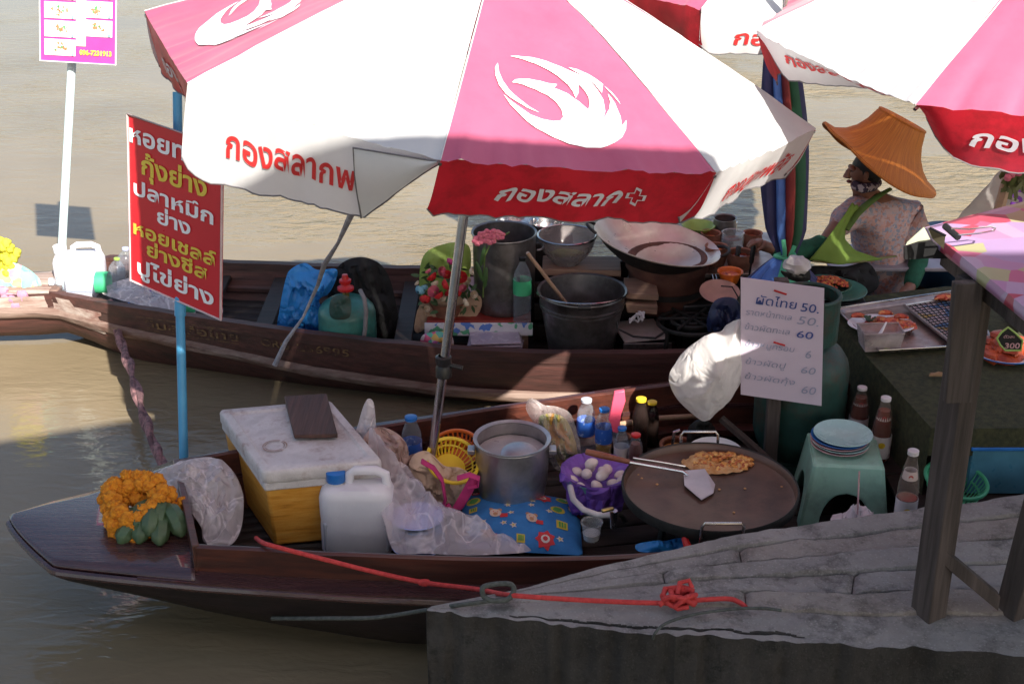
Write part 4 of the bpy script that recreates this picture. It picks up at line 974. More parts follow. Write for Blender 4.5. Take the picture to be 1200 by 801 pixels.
# flowers
t = thing('flower_basket', 'basket of red, pink and cream roses at the steel parasol pole', 'flowers', PY(520, 374, 6.60))
link('wrapping', MB().pillow([PY(a, b, 6.68) for a, b in [(496,300),(520,286),(545,285),(552,300),(548,340),(535,372),(505,372),(492,340)]], .04, crumple=.02), LIME, t)
link('basket', MB().lathe([(.05,0),(.09,.1),(.10,.11),(.05,.02)], PY(524, 374, 6.58), 20), CLAY, t)
link('paper_collar', MB().pillow([PY(a, b, 6.56) for a, b in [(500,350),(560,345),(556,372),(512,376),(490,390),(486,378)]], .02, crumple=.015), CARD, t)
FLC = {'red': M('red_rose_petals', (.62,.025,.03), (.4,.01,.015), scale=40, rough=.7), 'pink': M('pink_rose_petals', (.75,.22,.28), (.6,.12,.2), scale=40, rough=.7),
       'cream': M('cream_petals', (.72,.62,.48), (.6,.48,.35), scale=40, rough=.7), 'blue': M('pale_blue_petals', (.25,.5,.6), (.15,.38,.5), scale=40, rough=.7), 'magenta': M('magenta_petals', (.6,.06,.25), rough=.7)}
def rose_mb(r):
    m = MB()
    for k in range(4):
        rr = r*(1-.22*k); n = 7
        for j in range(n):
            a = 2*pi*(j+.5*k)/n
            m.grid(lambda u, v, a=a, rr=rr, k=k: V((rr*cos(a+(u-.5)*1.3)*(.35+.65*sin(v*1.5)), rr*sin(a+(u-.5)*1.3)*(.35+.65*sin(v*1.5)), rr*(-.3+v*(.75+.18*k)-.15*(2*u-1)**2))), 3, 3)
    return m
protos = {}
fpos = [('red',540,325,1.1),('red',531,334,1.1),('red',521,334,1),('red',498,352,1),('red',507,325,1),('red',527,343,.9),('pink',509,342,1.1),('pink',517,318,.9),('magenta',534,313,.9),('magenta',527,307,.7),('cream',510,333,.7),('cream',520,350,.7),('cream',548,330,.8),('cream',555,345,.7),('cream',552,318,.7),('blue',491,341,.9),('blue',497,338,.7),('red',515,347,.9),('pink',543,338,.8),('cream',500,362,.6),('cream',527,352,.7),('cream',545,355,.8),('red',536,345,.8),('pink',502,318,.6),('cream',489,332,.5),('red',524,322,.8)]
for i, (cname, px, py, s) in enumerate(fpos):
    p = PY(px, py, 6.47+.03*sin(i*2.1))
    o = link('rose', rose_mb(.029), FLC[cname], t, origin=(0,0,0)) if cname not in protos else None
    if o is None: o = protos[cname].copy(); COL.objects.link(o); o.parent = t
    protos.setdefault(cname, o); o.location = p-ORG[t.name]; o.rotation_euler = (1.0+.3*sin(i), .3*cos(i*1.7), i); o.scale = (s,)*3
lv = MB()
for i in range(60):
    p = PY(r_.uniform(492, 560), r_.uniform(312, 364), 6.53+r_.uniform(-.02, .05)); a = r_.uniform(0, 6.3)
    lv.grid(lambda u, v: p+V((cos(a)*(u*.045), -.01*v, sin(a)*(u*.045)))+V((-sin(a), 0, cos(a)))*(v-.5)*.018*sin(pi*min(u*.9+.1, 1)), 3, 2)
tag(link('leaf_spray', lv, M('rose_leaves', (.06,.12,.04), rough=.6), t), kind='stuff')
# stock pot
sp = PY(591, 356, 6.68); sp.z = SZ+.001
t = thing('stock_pot', 'tall stained steel stock pot on the red shelf', 'stock pot', sp)
link('pot_body', pot(MB(), sp, .155, .160, PY(592, 272, 6.68).z-sp.z, rim=.008), DSTEEL, t)
link('broth', disc_fill(sp+V((0,0,.30)), .152, amp=.002), COLA, t)
link('loop_handle', MB().tube([sp+V((.165,0,.33))+V((.035*sin(a), .05*cos(a), 0)) for a in [pi*i/8 for i in range(9)]], .006, n=8), DSTEEL, t)
orc = thing('orchid_spray', 'pink orchid stem leaning on the stock pot rim', 'flower', PY(567, 345, 6.48))
link('stem', MB().tube([PY(566,348,6.5), PY(568,300,6.47), PY(575,285,6.45), PY(597,272,6.45)], .004, n=6), M('orchid_stem', (.14,.22,.05), rough=.6), orc)
for px, py, s in ((560,282,1),(567,279,1.1),(575,281,1),(580,274,1),(586,276,.9),(564,275,.7),(571,273,.8)):
    m = MB()
    for j in range(5):
        a = 2*pi*j/5+px; c_ = PY(px, py, 6.44); m.ball(c_+V((cos(a)*.016*s, 0, sin(a)*.016*s)), (.016*s,.006,.013*s), 6)
    link('orchid_flower', m, FLC['pink'], orc)
m = MB()
for px, py, a in ((566,300,.2),(562,318,-.3),(569,325,.1)): m.ball(PY(px, py, 6.47), (.012,.006,.06), 6, rot=Matrix.Rotation(a, 3, 'Y'))
tag(link('leaf', m, M('orchid_leaf', (.05,.12,.03), rough=.5), orc), kind='stuff')
bb = PY(612, 372, 6.50); bb.z = SZ
bottle('large half empty bottle with a green label and black cap beside the stock pot', bb, .345, .045, lab=LGREEN, labz=(.44,.66), cap=BLACK, liquid=None, neck=.3, shoulder=.66)
# big steel bucket with stick
bk = PY(681, 398, 6.45); bk.z = FZ2+.012; rz = PY(681, 340, 6.45).z
t = thing('steel_bucket', 'large dark steel bucket with a stick standing in it', 'bucket', bk)
R1 = WL(51, PY(681, 340, 6.45)); h = rz-bk.z
m = pot(MB(), bk, R1*.72, R1, h, rim=.009, n=44)
link('bucket_body', m, DSTEEL, t)
for q in (.80, .85): link('bead', MB().tube([bk+V(((R1*(.72+.28*q)+.002)*cos(a), (R1*(.72+.28*q)+.002)*sin(a), h*q)) for a in [2*pi*i/40 for i in range(40)]], .005, n=6, closed=True), DSTEEL, t)
link('bail_handle', MB().tube(bail(bk+V((0,0,h*.98)), R1+.008, .12), .005, n=6), STEEL, t)
link('grip', MB().tube([bk+V((-.03,-R1-.012,h*1.01)), bk+V((.03,-R1-.012,h*1.01))], .013, n=8), BLACK, t)
tag(link('broom_stick', MB().tube([PY(618, 296, 6.42), PY(664, 356, 6.50)], .0095, n=10), BROOMW), 'pale wooden stick leaning in the steel bucket', 'stick')
# plank and clear bowl
pl = PY(682, 314, 6.72); PLZ = pl.z
pk_ = tag(link('worn_plank', MB().box((pl.x, 6.78, PLZ-.012), (WL(92, pl), .2, .035), -.04), PLANKW, bevel=.004), 'worn pale plank behind the steel bucket carrying the clear bowl', 'plank')
t = thing('support_box', 'dark wooden crate under the worn plank and the wok stove', 'crate', (pl.x+.3, 6.85, FZ2))
for i in range(3): link('slat', MB().box((pl.x+.28, 6.70, FZ2+.06+.12*i), (1.05, .018, .09)), FLOORW, t, bevel=.003)
for i in range(3): link('slat', MB().box((pl.x+.28, 7.0, FZ2+.06+.12*i), (1.05, .018, .09)), FLOORW, t, bevel=.003)
bw = PY(664, 303, 6.78); bw.z = PLZ+.006
t = thing('mixing_bowl', 'clear glass bowl with yellow green slices on the plank behind the bucket', 'bowl', bw)
link('bowl_body', pot(MB(), bw, .07, .148, .15, rim=.006, bulge=.02), M('smoky_glass', (.30,.27,.27), (.2,.18,.18), rough=.12, bump=0, alpha=.5), t)
link('rim_ring', MB().tube([bw+V((.15*cos(a), .15*sin(a), .152)) for a in [2*pi*i/36 for i in range(36)]], .006, n=6, closed=True), STEEL, t)
link('mango_slice', MB().ball(bw+V((0,-.02,.06)), (.085,.03,.022), 10, .3, 3, 1), M('unripe_mango', (.42,.42,.07), (.3,.33,.05), rough=.5), t)
t = thing('steel_bowls', 'low shiny steel dish behind the stock pot', 'dish', PY(628, 270, 7.0))
for px, py, r in ((606,262,.11),(640,264,.09)):
    c_ = PY(px, py+8, 7.05); link('dish', pot(MB(), c_, r*.8, r, .06), STEEL, t)
cd = PY(627, 300, 6.95); cd.z = FZ2
link('stand', MB().box((PY(625,290,7.05).x, 7.05, (PY(625,272,7.05).z+FZ2)/2-.02), (.42, .2, PY(625,272,7.05).z-FZ2-.02)), FLOORW, t, bevel=.005)
# wok on its stove
wc = PY(770, 283, 6.72)
t = thing('large_wok', 'large shiny steel wok tilted on the charcoal stove', 'wok', (wc.x, wc.y, wc.z-.13))
Rw = Matrix.Rotation(radians(11), 3, 'Y'); rw = WL(73, wc)
pr = [(0, -.145), (rw*.35, -.13), (rw*.62, -.095), (rw*.85, -.045), (rw, 0), (rw+.012, .004), (rw+.012, .009), (rw-.004, .004), (rw*.84, -.037), (rw*.62, -.087), (rw*.35, -.122), (0, -.137)]
wok_in = STEEL
link('wok_body', MB().lathe(pr, wc, 56, Rw), M('brushed_wok_steel', (.62,.52,.46), (.46,.35,.29), scale=5, rough=.3, metal=.45, bump=.1), t)
link('wok_underside', MB().lathe([(0, -.149), (rw*.35, -.134), (rw*.62, -.099), (rw*.85, -.049), (rw+.002, -.003)], wc, 48, Rw), SOOT, t)
for s in (-1, 1):
    link('loop_handle', MB().tube([wc+Rw @ V((s*(rw+.005+.05*sin(a)), .07*cos(a), .008+.02*sin(a))) for a in [pi*i/8 for i in range(9)]], .008, n=8), SOOT, t)
st = PY(780, 352, 6.74); st.z = FZ2+.20
t = thing('charcoal_stove', 'red brown clay charcoal stove under the wok', 'stove', st)
link('stove_body', MB().lathe([(.17,0),(.19,.03),(.2,.2),(.215,.22),(.215,.27),(.19,.28),(.17,.26),(.16,.05),(0,.05)], st, 36), M('red_brown_fired_clay', (.15,.06,.04), (.08,.03,.022), rough=.8, bump=.5, dirt=.5), t)
link('metal_band', MB().lathe([(.206,.10),(.209,.10),(.209,.13),(.206,.13)], st, 32), SOOT, t)
for px, py, w_, h_, rz in ((752,333,.16,.035,.1),(752,346,.15,.05,-.05)):
    p = PY(px, py+5, 6.50); tag(link('firewood_piece', MB().hexa([p+V((-w_/2,-.05,-h_)), p+V((w_/2,-.05,-h_-.01)), p+V((w_/2,.14,-h_)), p+V((-w_/2,.14,-h_))], [p+V((-w_/2-.01,-.05,0)), p+V((w_/2,-.06,-.012)), p+V((w_/2,.14,0)), p+V((-w_/2,.14,.004))]), PLANKW, bevel=.004),
        'pale split wood block %s beside the wok stove' % ('lying on top' if py == 333 else 'lying underneath'), 'wood block', 'split wood blocks')
tr = PY(750, 395, 6.42); 
t = thing('folded_carton', 'flattened pale cardboard carton between bucket and stove', 'carton', tr)
link('flap', MB().box(tr+V((0,.05,.015)), (.22,.24,.012), .2), M('pinkish_grey_card', (.42,.35,.33), rough=.8), t, bevel=.002); link('side', MB().box(tr+V((.03,-.09,-.03)), (.24,.012,.08), .03), DSTEEL, t, bevel=.002)
cdp = MB(); rr = random.Random(4)
path = [PY(745,375,6.40)+V((rr.uniform(-.05,.05), rr.uniform(-.03,.03), rr.uniform(-.02,.05))) for _ in range(16)]
sm = []
for i in range(len(path)-1):
    for q in range(4): sm.append(path[i].lerp(path[i+1], q/4)+V((0,0,.012*sin(q*pi/4))))
tag(link('tangled_string', cdp.tube(sm, .005, n=6), PAPER), 'tangled white string lying on the flattened carton', 'string')
tag(link('black_cable', MB().tube([PY(722,372,6.36),PY(724,385,6.34),PY(742,394,6.33),PY(768,396,6.36),PY(780,388,6.4)], .006, n=6), BLACK), 'thin black cable curving below the tangled string', 'cable')
# dark gas burner stand and crate
gb = PY(810, 392, 6.42); gb.z = FZ2
t = thing('burner_stand', 'black iron gas burner stand to the right of the carton', 'burner', gb)
for dx in (-.13, .13):
    for dy in (-.1, .12): link('leg', MB().tube([gb+V((dx*1.1, dy, .01)), gb+V((dx, dy, .24))], .011, n=8), SOOT, t)
for rr_, z in ((.17,.24),(.10,.25),(.05,.25)): link('ring', MB().tube([gb+V((rr_*cos(a), rr_*.9*sin(a), z)) for a in [2*pi*i/30 for i in range(30)]], .011, n=6, closed=True), SOOT, t)
for a in (0, pi/3, 2*pi/3): link('bar', MB().tube([gb+V((.17*cos(a), .15*sin(a), .262)), gb-V((.17*cos(a), .15*sin(a), -.262))], .008, n=6), SOOT, t)
tag(link('dark_crate', MB().box((PY(830,365,6.72).x, 6.72, FZ2+.14), (.34,.3,.27), .1), BLACK, bevel=.01), 'black plastic crate behind the iron burner stand', 'crate')
bag('navy_bag', 'dark navy plastic bag tucked beside the price board in the far boat', [(838,352),(862,350),(872,372),(868,400),(840,402),(828,380)], 6.3, .07, M('navy_plastic', (.02,.03,.09), rough=.35, bump=.5), crumple=.03)
# bowls, jars and ladles by the vendor
STZ = .46
t = thing('side_table', 'low worn table holding jars and ladles in front of the vendor', 'table', (PY(862,330,6.9).x, 7.0, FZ2))
tx = PY(872, 318, 6.7); TZ = tx.z
link('table_top', MB().box((tx.x+.0, 6.98, TZ-.012), (.72, .62, .024)), SILVER, t, bevel=.004)
for dx in (-.32, .32):
    for dy in (-.26, .26): link('leg', MB().box((tx.x+dx, 6.98+dy, (TZ-.024+FZ2)/2), (.035,.035,TZ-.024-FZ2)), FLOORW, t)
JARS = [(848,282,7.12,.060,.14,'tall steel cup with a dark open mouth, hindmost of the jars',DSTEEL),(832,290,7.0,.05,.10,'peach coloured cup beside the wok rim',CLAY),(857,300,6.95,.055,.12,'clear jar of peach sauce below the steel cup',GLASSM),
        (880,300,7.0,.048,.10,'brown spice jar in the middle of the jars',CLAY),(838,312,6.8,.055,.10,'brown glazed cup nearest the wok handle',CLAY),(866,322,6.75,.065,.085,'wide terracotta cup behind the orange lid',CLAY),(850,268+10,7.2,.055,.09,'steel lid cup behind the tall steel cup',STEEL)]
for px, py, y, r, h_, lb, mt in JARS:
    p = PY(px, py, y); p.z = max(TZ, p.z-.02) if y > 7.05 else TZ
    t = thing('spice_jar', lb, 'jar', p)
    link('jar_body', pot(MB(), p, r*.85, r, h_, bulge=.008, n=22), mt, t); link('contents', disc_fill(p+V((0,0,h_*.75)), r*.88, 18), (COLA, REDFOOD, SAUCE)[int(px) % 3], t)
tag(link('lime_bowl', pot(MB(), PY(818, 274, 7.1), .05, .085, .05, n=24), LIME), 'lime green bowl behind the right rim of the wok', 'bowl')
for (a, b, lb) in (((877,330,6.6),(884,284,6.62),'black handled spatula standing in the brown jars'),((861,318,6.7),(866,288,6.75),'short black ladle handle beside the spatula')):
    p, q = PY(*a), PY(*b); m = MB().tube([p.lerp(q,.0), p.lerp(q,.45), p.lerp(q,.5), p.lerp(q,.96), q], [.005,.005,.012,.014,.009], n=8, flat=.5)
    tag(link('ladle', m, BLACK), lb, 'ladle')
p = PY(855, 327, 6.55); p.z = TZ
t = thing('orange_bowl', 'orange plastic bowl at the front of the jars', 'bowl', p); link('bowl_body', pot(MB(), p, .04, .06, .06, n=24), ORP, t); link('contents', disc_fill(p+V((0,0,.045)), .05, 16), REDFOOD, t)
p = PY(843, 345, 6.42)
t = thing('peach_dish', 'shallow peach coloured dish on the dark crate', 'dish', p); link('dish_body', plate_mb(p, .10, .02, Matrix.Rotation(.25, 3, 'X')), M('peach_enamel', (.50,.27,.21), rough=.4), t)
tag(link('tongs', MB().tube([PY(838,322,6.6), PY(842,340,6.5), PY(845,352,6.45)], .006, n=6).tube([PY(834,322,6.6), PY(838,340,6.5), PY(843,352,6.45)], .006, n=6), STEEL), 'steel tongs hanging between wok and orange bowl', 'tongs')
tag(link('black_wire', MB().tube([PY(845,335,6.4), PY(858,336,6.38), PY(865,348,6.36), PY(864,360,6.36)], .004, n=6), BLACK), 'thin black wire looping over the peach dish', 'wire')
# ================================================================ near boat cargo
# marigold garland and green bananas on the foredeck
DZ = deck_z(-1.5)+.018
gc = PZ(160, 600, DZ+.05)
t = thing('marigold_garland', 'thick ring of orange marigolds on the bow of the near boat', 'garland', (gc.x, gc.y, DZ))
MG = M('orange_marigold_petals', (.74,.30,.016), (.52,.15,.006), scale=70, rough=.9, bump=1, bscale=120)
proto = link('marigold', MB().ball((0,0,0), .027, 22, .34, 13, 3), MG, t, origin=(0,0,0)); rr = random.Random(2); first = True
for ring, cnt, rad, zz in ((0, 17, .102, .025), (1, 14, .078, .06), (2, 17, .110, .065), (3, 10, .058, .04), (4, 15, .092, .098), (5, 11, .070, .09)):
    for i in range(cnt):
        a = 2*pi*i/cnt+ring*.4
        o = proto if first else proto.copy()
        if not first: COL.objects.link(o); o.parent = t
        first = False
        tilt = .45   # the ring leans on the bananas
        p = V((rad*1.05*cos(a)*(1+.08*sin(3*a)), rad*sin(a)*.9, zz+rad*sin(a)*tilt+.02)); o.location = p+V((rr.uniform(-.008,.008), rr.uniform(-.008,.008), rr.uniform(-.006,.006)))
        o.rotation_euler = (rr.uniform(0,3), rr.uniform(0,3), rr.uniform(0,3)); s = rr.uniform(.8, 1.25); o.scale = (s, s, s*.9)
tail = PZ(193, 590, DZ+.06)-V((gc.x, gc.y, DZ))
for i in range(7):
    o = proto.copy(); COL.objects.link(o); o.parent = t; o.location = tail+V((.02*i-.05, .015*sin(i), .01*cos(i*2))); o.scale = (.8,)*3
BAN = M('unripe_banana_skin', (.075,.13,.06), (.045,.085,.04), scale=12, rough=.45, bump=.1, dirt=.3)
t = thing('banana_bunch', 'bunch of stubby green bananas in front of the marigold ring', 'bananas', PZ(182, 615, DZ))
bps = [(149,608,.02,-.5),(166,600,.055,-.2),(186,600,.055,.0),(207,609,.03,.5),(168,616,.018,-.15),(188,618,.02,.1),(153,618,.012,-.6),(203,603,.045,.6),(178,607,.05,0)]
for i, (px, py, dz, yw) in enumerate(bps):
    c = PZ(px, py, DZ+.022+dz); m = MB(); pts = []; R = []
    for k in range(9):
        q = k/8-.5; pts.append(c+Matrix.Rotation(yw, 3, 'Z') @ V((0, -q*.12, -.10*q*q-.03*q))); R.append((.008 if k in (0, 8) else .036*(1-(2*q)**4*.45)))
    link('banana', m.tube(pts, R, n=7), BAN, t)
link('stalk', MB().tube([PZ(180, 600, DZ+.06), PZ(184, 588, DZ+.085), PZ(190, 580, DZ+.09)], [.018,.014,.012], n=8), BAN, t)
bag('plastic_bag', 'large crumpled clear plastic bag between the bananas and the orange box', [(180,560,4.84),(200,545,4.86),(225,537,4.90),(250,536,4.92),(270,548,4.88),(284,575,4.80),(284,612,4.70),(272,637,4.60),(246,640,4.56),(236,618,4.60),(224,600,4.64),(204,580,4.74)], 4.85, .10, FILMW, crumple=.045, freq=12, seed=3, gather=PY(176,560,4.84), gamp=.035)

# orange taped polystyrene box with lid and wood block
def P3(px, py, z): return PZ(px, py, z)
BZ = FZ+.01; LZ = .475
tnl, tnr, tfl = P3(311,566,LZ), P3(445,553,LZ), P3(261,494,LZ); tfr = tnr+(tfl-tnl)
t = thing('cool_box', 'orange taped polystyrene box with a scuffed white lid in the bow of the near boat', 'cool box', ((tnl.x+tfr.x)/2, (tnl.y+tfr.y)/2, BZ))
def dn(p, c_, k=.035): q = V((p.x, p.y, BZ)); d = V((c_.x-q.x, c_.y-q.y, 0)).normalized()*k; return q+d
cc = (tnl+tfr)/2
link('box_body', MB().hexa([dn(tnl, cc), dn(tnr, cc), dn(tfr, cc), dn(tfl, cc)], [tnl, tnr, tfr, tfl]), BOXSIDE, t, bevel=.012)
ex = (tnr-tnl).normalized(); ey = V((-ex.y, ex.x, 0)); ey2 = (tfl-tnl).normalized()
ov = .012
Ld = [tnl-ex*ov-ey2*ov, tnr+ex*ov-ey2*ov, tfr+ex*ov+ey2*ov, tfl-ex*ov+ey2*ov]
link('box_rim', MB().hexa([p+V((0,0,-.035))+(cc-p)*.03 for p in Ld], [p+V((0,0,.001))+(cc-p)*.03 for p in Ld]), STYRO, t, bevel=.006)
LH = .055; lidc = sum(Ld, V())/4
def rrect(k, z, rad=.10, n=9):
    out_ = []
    for ci, (sx, sy) in enumerate(((-1,-1),(1,-1),(1,1),(-1,1))):
        a0 = [pi, 1.5*pi, 0, .5*pi][ci]
        for i in range(n+1):
            a = a0+pi/2*i/n; u = (sx*(1-rad)+rad*cos(a))*k; v = (sy*(1-rad)+rad*sin(a))*k
            p = Ld[0].lerp(Ld[1], (u+1)/2).lerp(Ld[3].lerp(Ld[2], (u+1)/2), (v+1)/2); out_.append(p+V((0,0,z+noise.noise(p*15+V((0,0,z*20)))*.003)))
    return out_
lev = [(.6,.004),(.985,.003),(1,.010),(1.0,.044),(.985,.053),(.97,LH),(.84,LH+.001),(.81,LH-.007),(.79,LH-.008),(.5,LH-.008),(.2,LH-.008),(.02,LH-.008)]
rg_ = [rrect(*l) for l in lev]; nn = len(rg_[0]); vs = [p for r in rg_ for p in r]; fs = [(i*nn+j, i*nn+(j+1) % nn, (i+1)*nn+(j+1) % nn, (i+1)*nn+j) for i in range(len(lev)-1) for j in range(nn)]
fs.append(tuple((len(lev)-1)*nn+j for j in range(nn)))
link('lid', MB().add(vs, fs), STYRO, t)
g = MB(); sc0 = P3(322,522,LZ+LH-.004)
for rr_, w_ in ((.050,.006),(.040,.004)):
    o_ = disc(0, 0, rr_, 30); i_ = disc(0, 0, rr_-w_, 30)
    for i in range(30):
        if i % 11 != 5: decal(g, [o_[i], o_[(i+1) % 30], i_[(i+1) % 30], i_[i]], lambda x, y: sc0+V((x, y, .0)), .05)
tag(link('ring_stain', g, M('brown_ring_stain', (.34,.22,.18), (.45,.36,.33), scale=30, rough=.9, bump=0), bpy.data.objects['cool_box'], smooth=False), kind='stuff')
q = [P3(*a, LZ+LH+.004) for a in ((345,514),(396,513),(383,465),(333,468))]
tag(link('wood_block', MB().hexa(q, [p+V((0,0,.018)) for p in q]), wood('dark_brown_block', (.11,.05,.038), (.05,.022,.018), axis=1, rough=.7, bump=.9), bevel=.004), 'dark brown worn wooden block lying on the white box lid', 'wood block')
c = P3(420, 644, BZ); jz = c.z
jerrycan('milky water jug with a blue cap in front of the orange box', (c.x, c.y+.04, BZ+.0), .285, .17, .335, .0, BLUECAP, capx=-.27, m=JUG, liquid=M('milky_water', (.5,.5,.55), rough=.2, bump=0))
# stack of lilac plates under the clear bag
pc = P3(487, 632, .28)
for i in range(7):
    p = V((pc.x, pc.y+.10, FZ+.012+.021*i)); lb = 'topmost lilac blue plate of the stack under the clear bag' if i == 6 else 'lilac blue plate inside the stack under the clear bag'
    tag(link('plate', plate_mb(p, .105-.002*(i % 2), .026), LILM if i % 2 == 0 else M('blue_melamine', (.22,.38,.6), (.18,.3,.52), rough=.25, bump=0)), lb, 'plate', 'lilac plates in one stack')
t0 = 'large sheer plastic bag spread over the plates between jug and cushion'
bag('plastic_bag', t0, [(434,500,5.0),(448,532,4.95),(475,545,4.9),(492,572,4.85),(500,592,4.8),(522,600,4.75),(540,612,4.7),(590,632,4.6),(622,645,4.55),(560,650,4.5),(500,648,4.5),(463,646,4.52),(450,610,4.6),(438,578,4.75),(432,540,4.9)], 4.8, .06, FILM, crumple=.04, freq=10, seed=8, gather=PY(438,490,5.0), gamp=.04)
m = M('pink_print_on_bag', (.6,.15,.2), rough=.5, bump=0)
bag('plastic_bag', 'upright clear plastic bag end standing behind the box lid corner', [(422,488),(430,468),(438,472),(441,500),(446,520),(440,545),(424,540),(418,512)], 5.05, .045, FILMW, crumple=.03, seed=5)
bag('crumpled_bag', 'peach coloured crumpled bag behind the sheer plastic bag', [(428,508,5.0),(446,500,5.02),(466,508,5.0),(478,524,4.98),(476,545,4.95),(458,556,4.92),(438,548,4.92),(428,530,4.95)], 5.0, .07, BEIGEBAG, crumple=.06, freq=14, seed=4)
b = PY(483, 532, 5.12); b.z = .235
bottle('blue capped clear water bottle on the far ledge left of the steel pole', b, PY(484, 477, 5.2).z-.235, .041, lab=LBLUE, labz=(.34,.62), neck=.5, shoulder=.7, liquid=None)
# baskets
def basket(label, c, r, h, m, tilt=(0,0,0), n=30):
    t = thing('basket', label, 'basket', c); R = (Matrix.Rotation(tilt[0], 3, 'X') @ Matrix.Rotation(tilt[1], 3, 'Y')); c = V(c)
    for i in range(n):
        a = 2*pi*i/n; P_ = [c+R @ V((q*cos(a), q*sin(a), z)) for q, z in ((r*.62, 0), (r*.72, h*.2), (r*.95, h*.95))]
        link('slat', MB().tube(P_, .004, n=4, flat=.6), m, t, smooth=False)
    link('rim_ring', MB().tube([c+R @ V((r*cos(2*pi*i/36), r*sin(2*pi*i/36), h)) for i in range(36)], .008, n=8, closed=True), m, t)
    link('mid_ring', MB().tube([c+R @ V((r*.84*cos(2*pi*i/36), r*.84*sin(2*pi*i/36), h*.55)) for i in range(36)], .004, n=6, closed=True), m, t)
    link('bottom', MB().lathe([(0, 0), (r*.62, 0), (r*.62, .004), (0, .004)], c, 24, R), m, t)
    return t
c = PY(527, 548, 4.98); basket('yellow plastic sieve basket leaning beside the steel pole', (c.x, c.y, c.z), .105, .06, YELP, (.5, .25))
c = PY(535, 540, 5.15); basket('orange plastic basket behind the yellow sieve', (c.x, c.y, c.z), .105, .075, ORP, (.35, -.1))
bag('orange_cloth', 'bright orange cloth tip sticking up behind the orange basket', [(524,520),(534,511),(546,516),(548,524),(534,528)], 5.25, .02, ORP, cat='cloth', crumple=.01)
# apron bundle with magenta straps
t = thing('cloth_bundle', 'cream cloth bundle with magenta straps around the foot of the steel pole', 'cloth', PY(525, 600, 4.9))
link('cloth_fold', MB().pillow([PY(a, b_, 4.93) for a, b_ in [(482,536),(500,528),(520,545),(540,548),(555,560),(552,580),(535,590),(520,600),(505,585),(495,570),(484,556)]], .06, crumple=.045, freq=11, seed=2), CREAMC, t)
for P_ in ([(494,540),(508,548),(518,562),(522,585),(518,598)], [(556,560),(548,575),(538,592),(530,600),(522,592)], [(536,560),(550,556),(561,560),(560,568),(548,570)]):
    pts = [PY(a, b_, 4.80) for a, b_ in P_]; link('strap', MB().tube(pts, .020, n=8, flat=.35), MAGC, t)
tag(link('towel', MB().pillow([PY(a, b_, 5.05) for a, b_ in [(474,540),(490,530),(500,535),(504,560),(500,575),(486,570)]], .04, crumple=.04, seed=4), BEIGEBAG), 'crumpled peach wrapper between water bottle and cloth bundle', 'wrapper')
# aluminium pot
c = PY(600, 560, 5.0); c.z = FZ+.01; pr_ = WL(44, PY(600, 512, 5.0)); rz = PY(600, 515, 5.0).z
t = thing('cooking_pot', 'round dull aluminium cooking pot between the baskets and the cushion', 'pot', c)
link('pot_body', pot(MB(), c, pr_*.80, pr_*.97, rz-c.z, rim=.008, bulge=.012, n=44), ALU, t)
link('lid_flange', MB().lathe([(pr_*.98, 0), (pr_*1.04, .004), (pr_*1.04, .010), (pr_*.93, .004)], V((c.x, c.y, rz)), 44), ALU, t)
link('batter', disc_fill(V((c.x, c.y, rz-.05)), pr_*.93, 30, .006), M('thin_batter', (.42,.36,.37), (.3,.26,.27), rough=.3, bump=.6), t)
link('inner_plate', MB().lathe([(0,.01),(.05,.012),(.075,0),(.07,-.004),(0,.002)], V((c.x+.03, c.y-.05, rz-.035)), 24, Matrix.Rotation(.2, 3, 'X')), ALU, t)
for s in (-1, 1): link('ear', MB().box((c.x+s*(pr_+.012), c.y-.03, rz-.03), (.03, .05, .02)), ALU, t, bevel=.003)
# cushion
q4 = [P3(a, b_, .21) for a, b_ in ((538,640),(683,648),(678,585),(543,576))]
def cush(u, v, up=1):
    p = q4[0].lerp(q4[1], u).lerp(q4[3].lerp(q4[2], u), v)
    e = (sin(pi*min(max(u,0),1))*sin(pi*min(max(v,0),1)))**.45 if 0 < u < 1 and 0 < v < 1 else 0
    bulge = .075*e + noise.noise(p*9)*.012*e + noise.noise(p*25)*.004*e
    return V((p.x, p.y, .20+up*bulge*(1 if up > 0 else .35)))
CB = M('bright_blue_cotton', (.03,.19,.48), (.025,.15,.40), scale=20, rough=.8, bump=.2)
t = thing('cushion', 'bright blue cushion printed with bears, red flowers and yellow tiles', 'cushion', (q4[0]+q4[2])/2-V((0,0,.04)))
cm = MB().grid(lambda u, v: cush(u, v), 30, 30); m2 = MB().grid(lambda u, v: cush(u, v, -1), 30, 30); cm.add(m2.v, m2.f)
ct = link('cover', cm, CB, t)
INK = {k: M(k+'_cushion_print', c_, rough=.8, bump=0) for k, c_ in {'yellow': (.62,.5,.06), 'red': (.6,.04,.05), 'cream': (.66,.52,.42), 'green': (.1,.35,.08), 'white': (.68,.62,.58), 'tan': (.5,.26,.14), 'pink': (.6,.25,.3)}.items()}
CW, CH = (q4[1]-q4[0]).length, (q4[3]-q4[0]).length
def cd_(x, y, o=.0025): 
    p = cush(min(max(x/CW, .002), .998), min(max(y/CH, .002), .998)); return p+V((0, -o*.4, o))
prints = {k: MB() for k in INK}
def stamp(k, poly, o): decal(prints[k], poly, lambda x, y: cd_(x, y, o), .02)
def flower(x, y, s):
    stamp('red', disc(x, y, s, 14, .16), .003); stamp('white', disc(x, y, s*.5, 10), .0045); stamp('red', disc(x, y, s*.28, 8), .006)
def tile(x, y, s):
    stamp('yellow', rect(x, y, s*1.5, s*1.7), .003); stamp('green', rect(x-s*.3, y, s*.25, s*1.1), .0045); stamp('green', rect(x+s*.05, y, s*.25, s*1.1), .0045); stamp('green', rect(x+s*.4, y, s*.2, s*1.1), .0045)
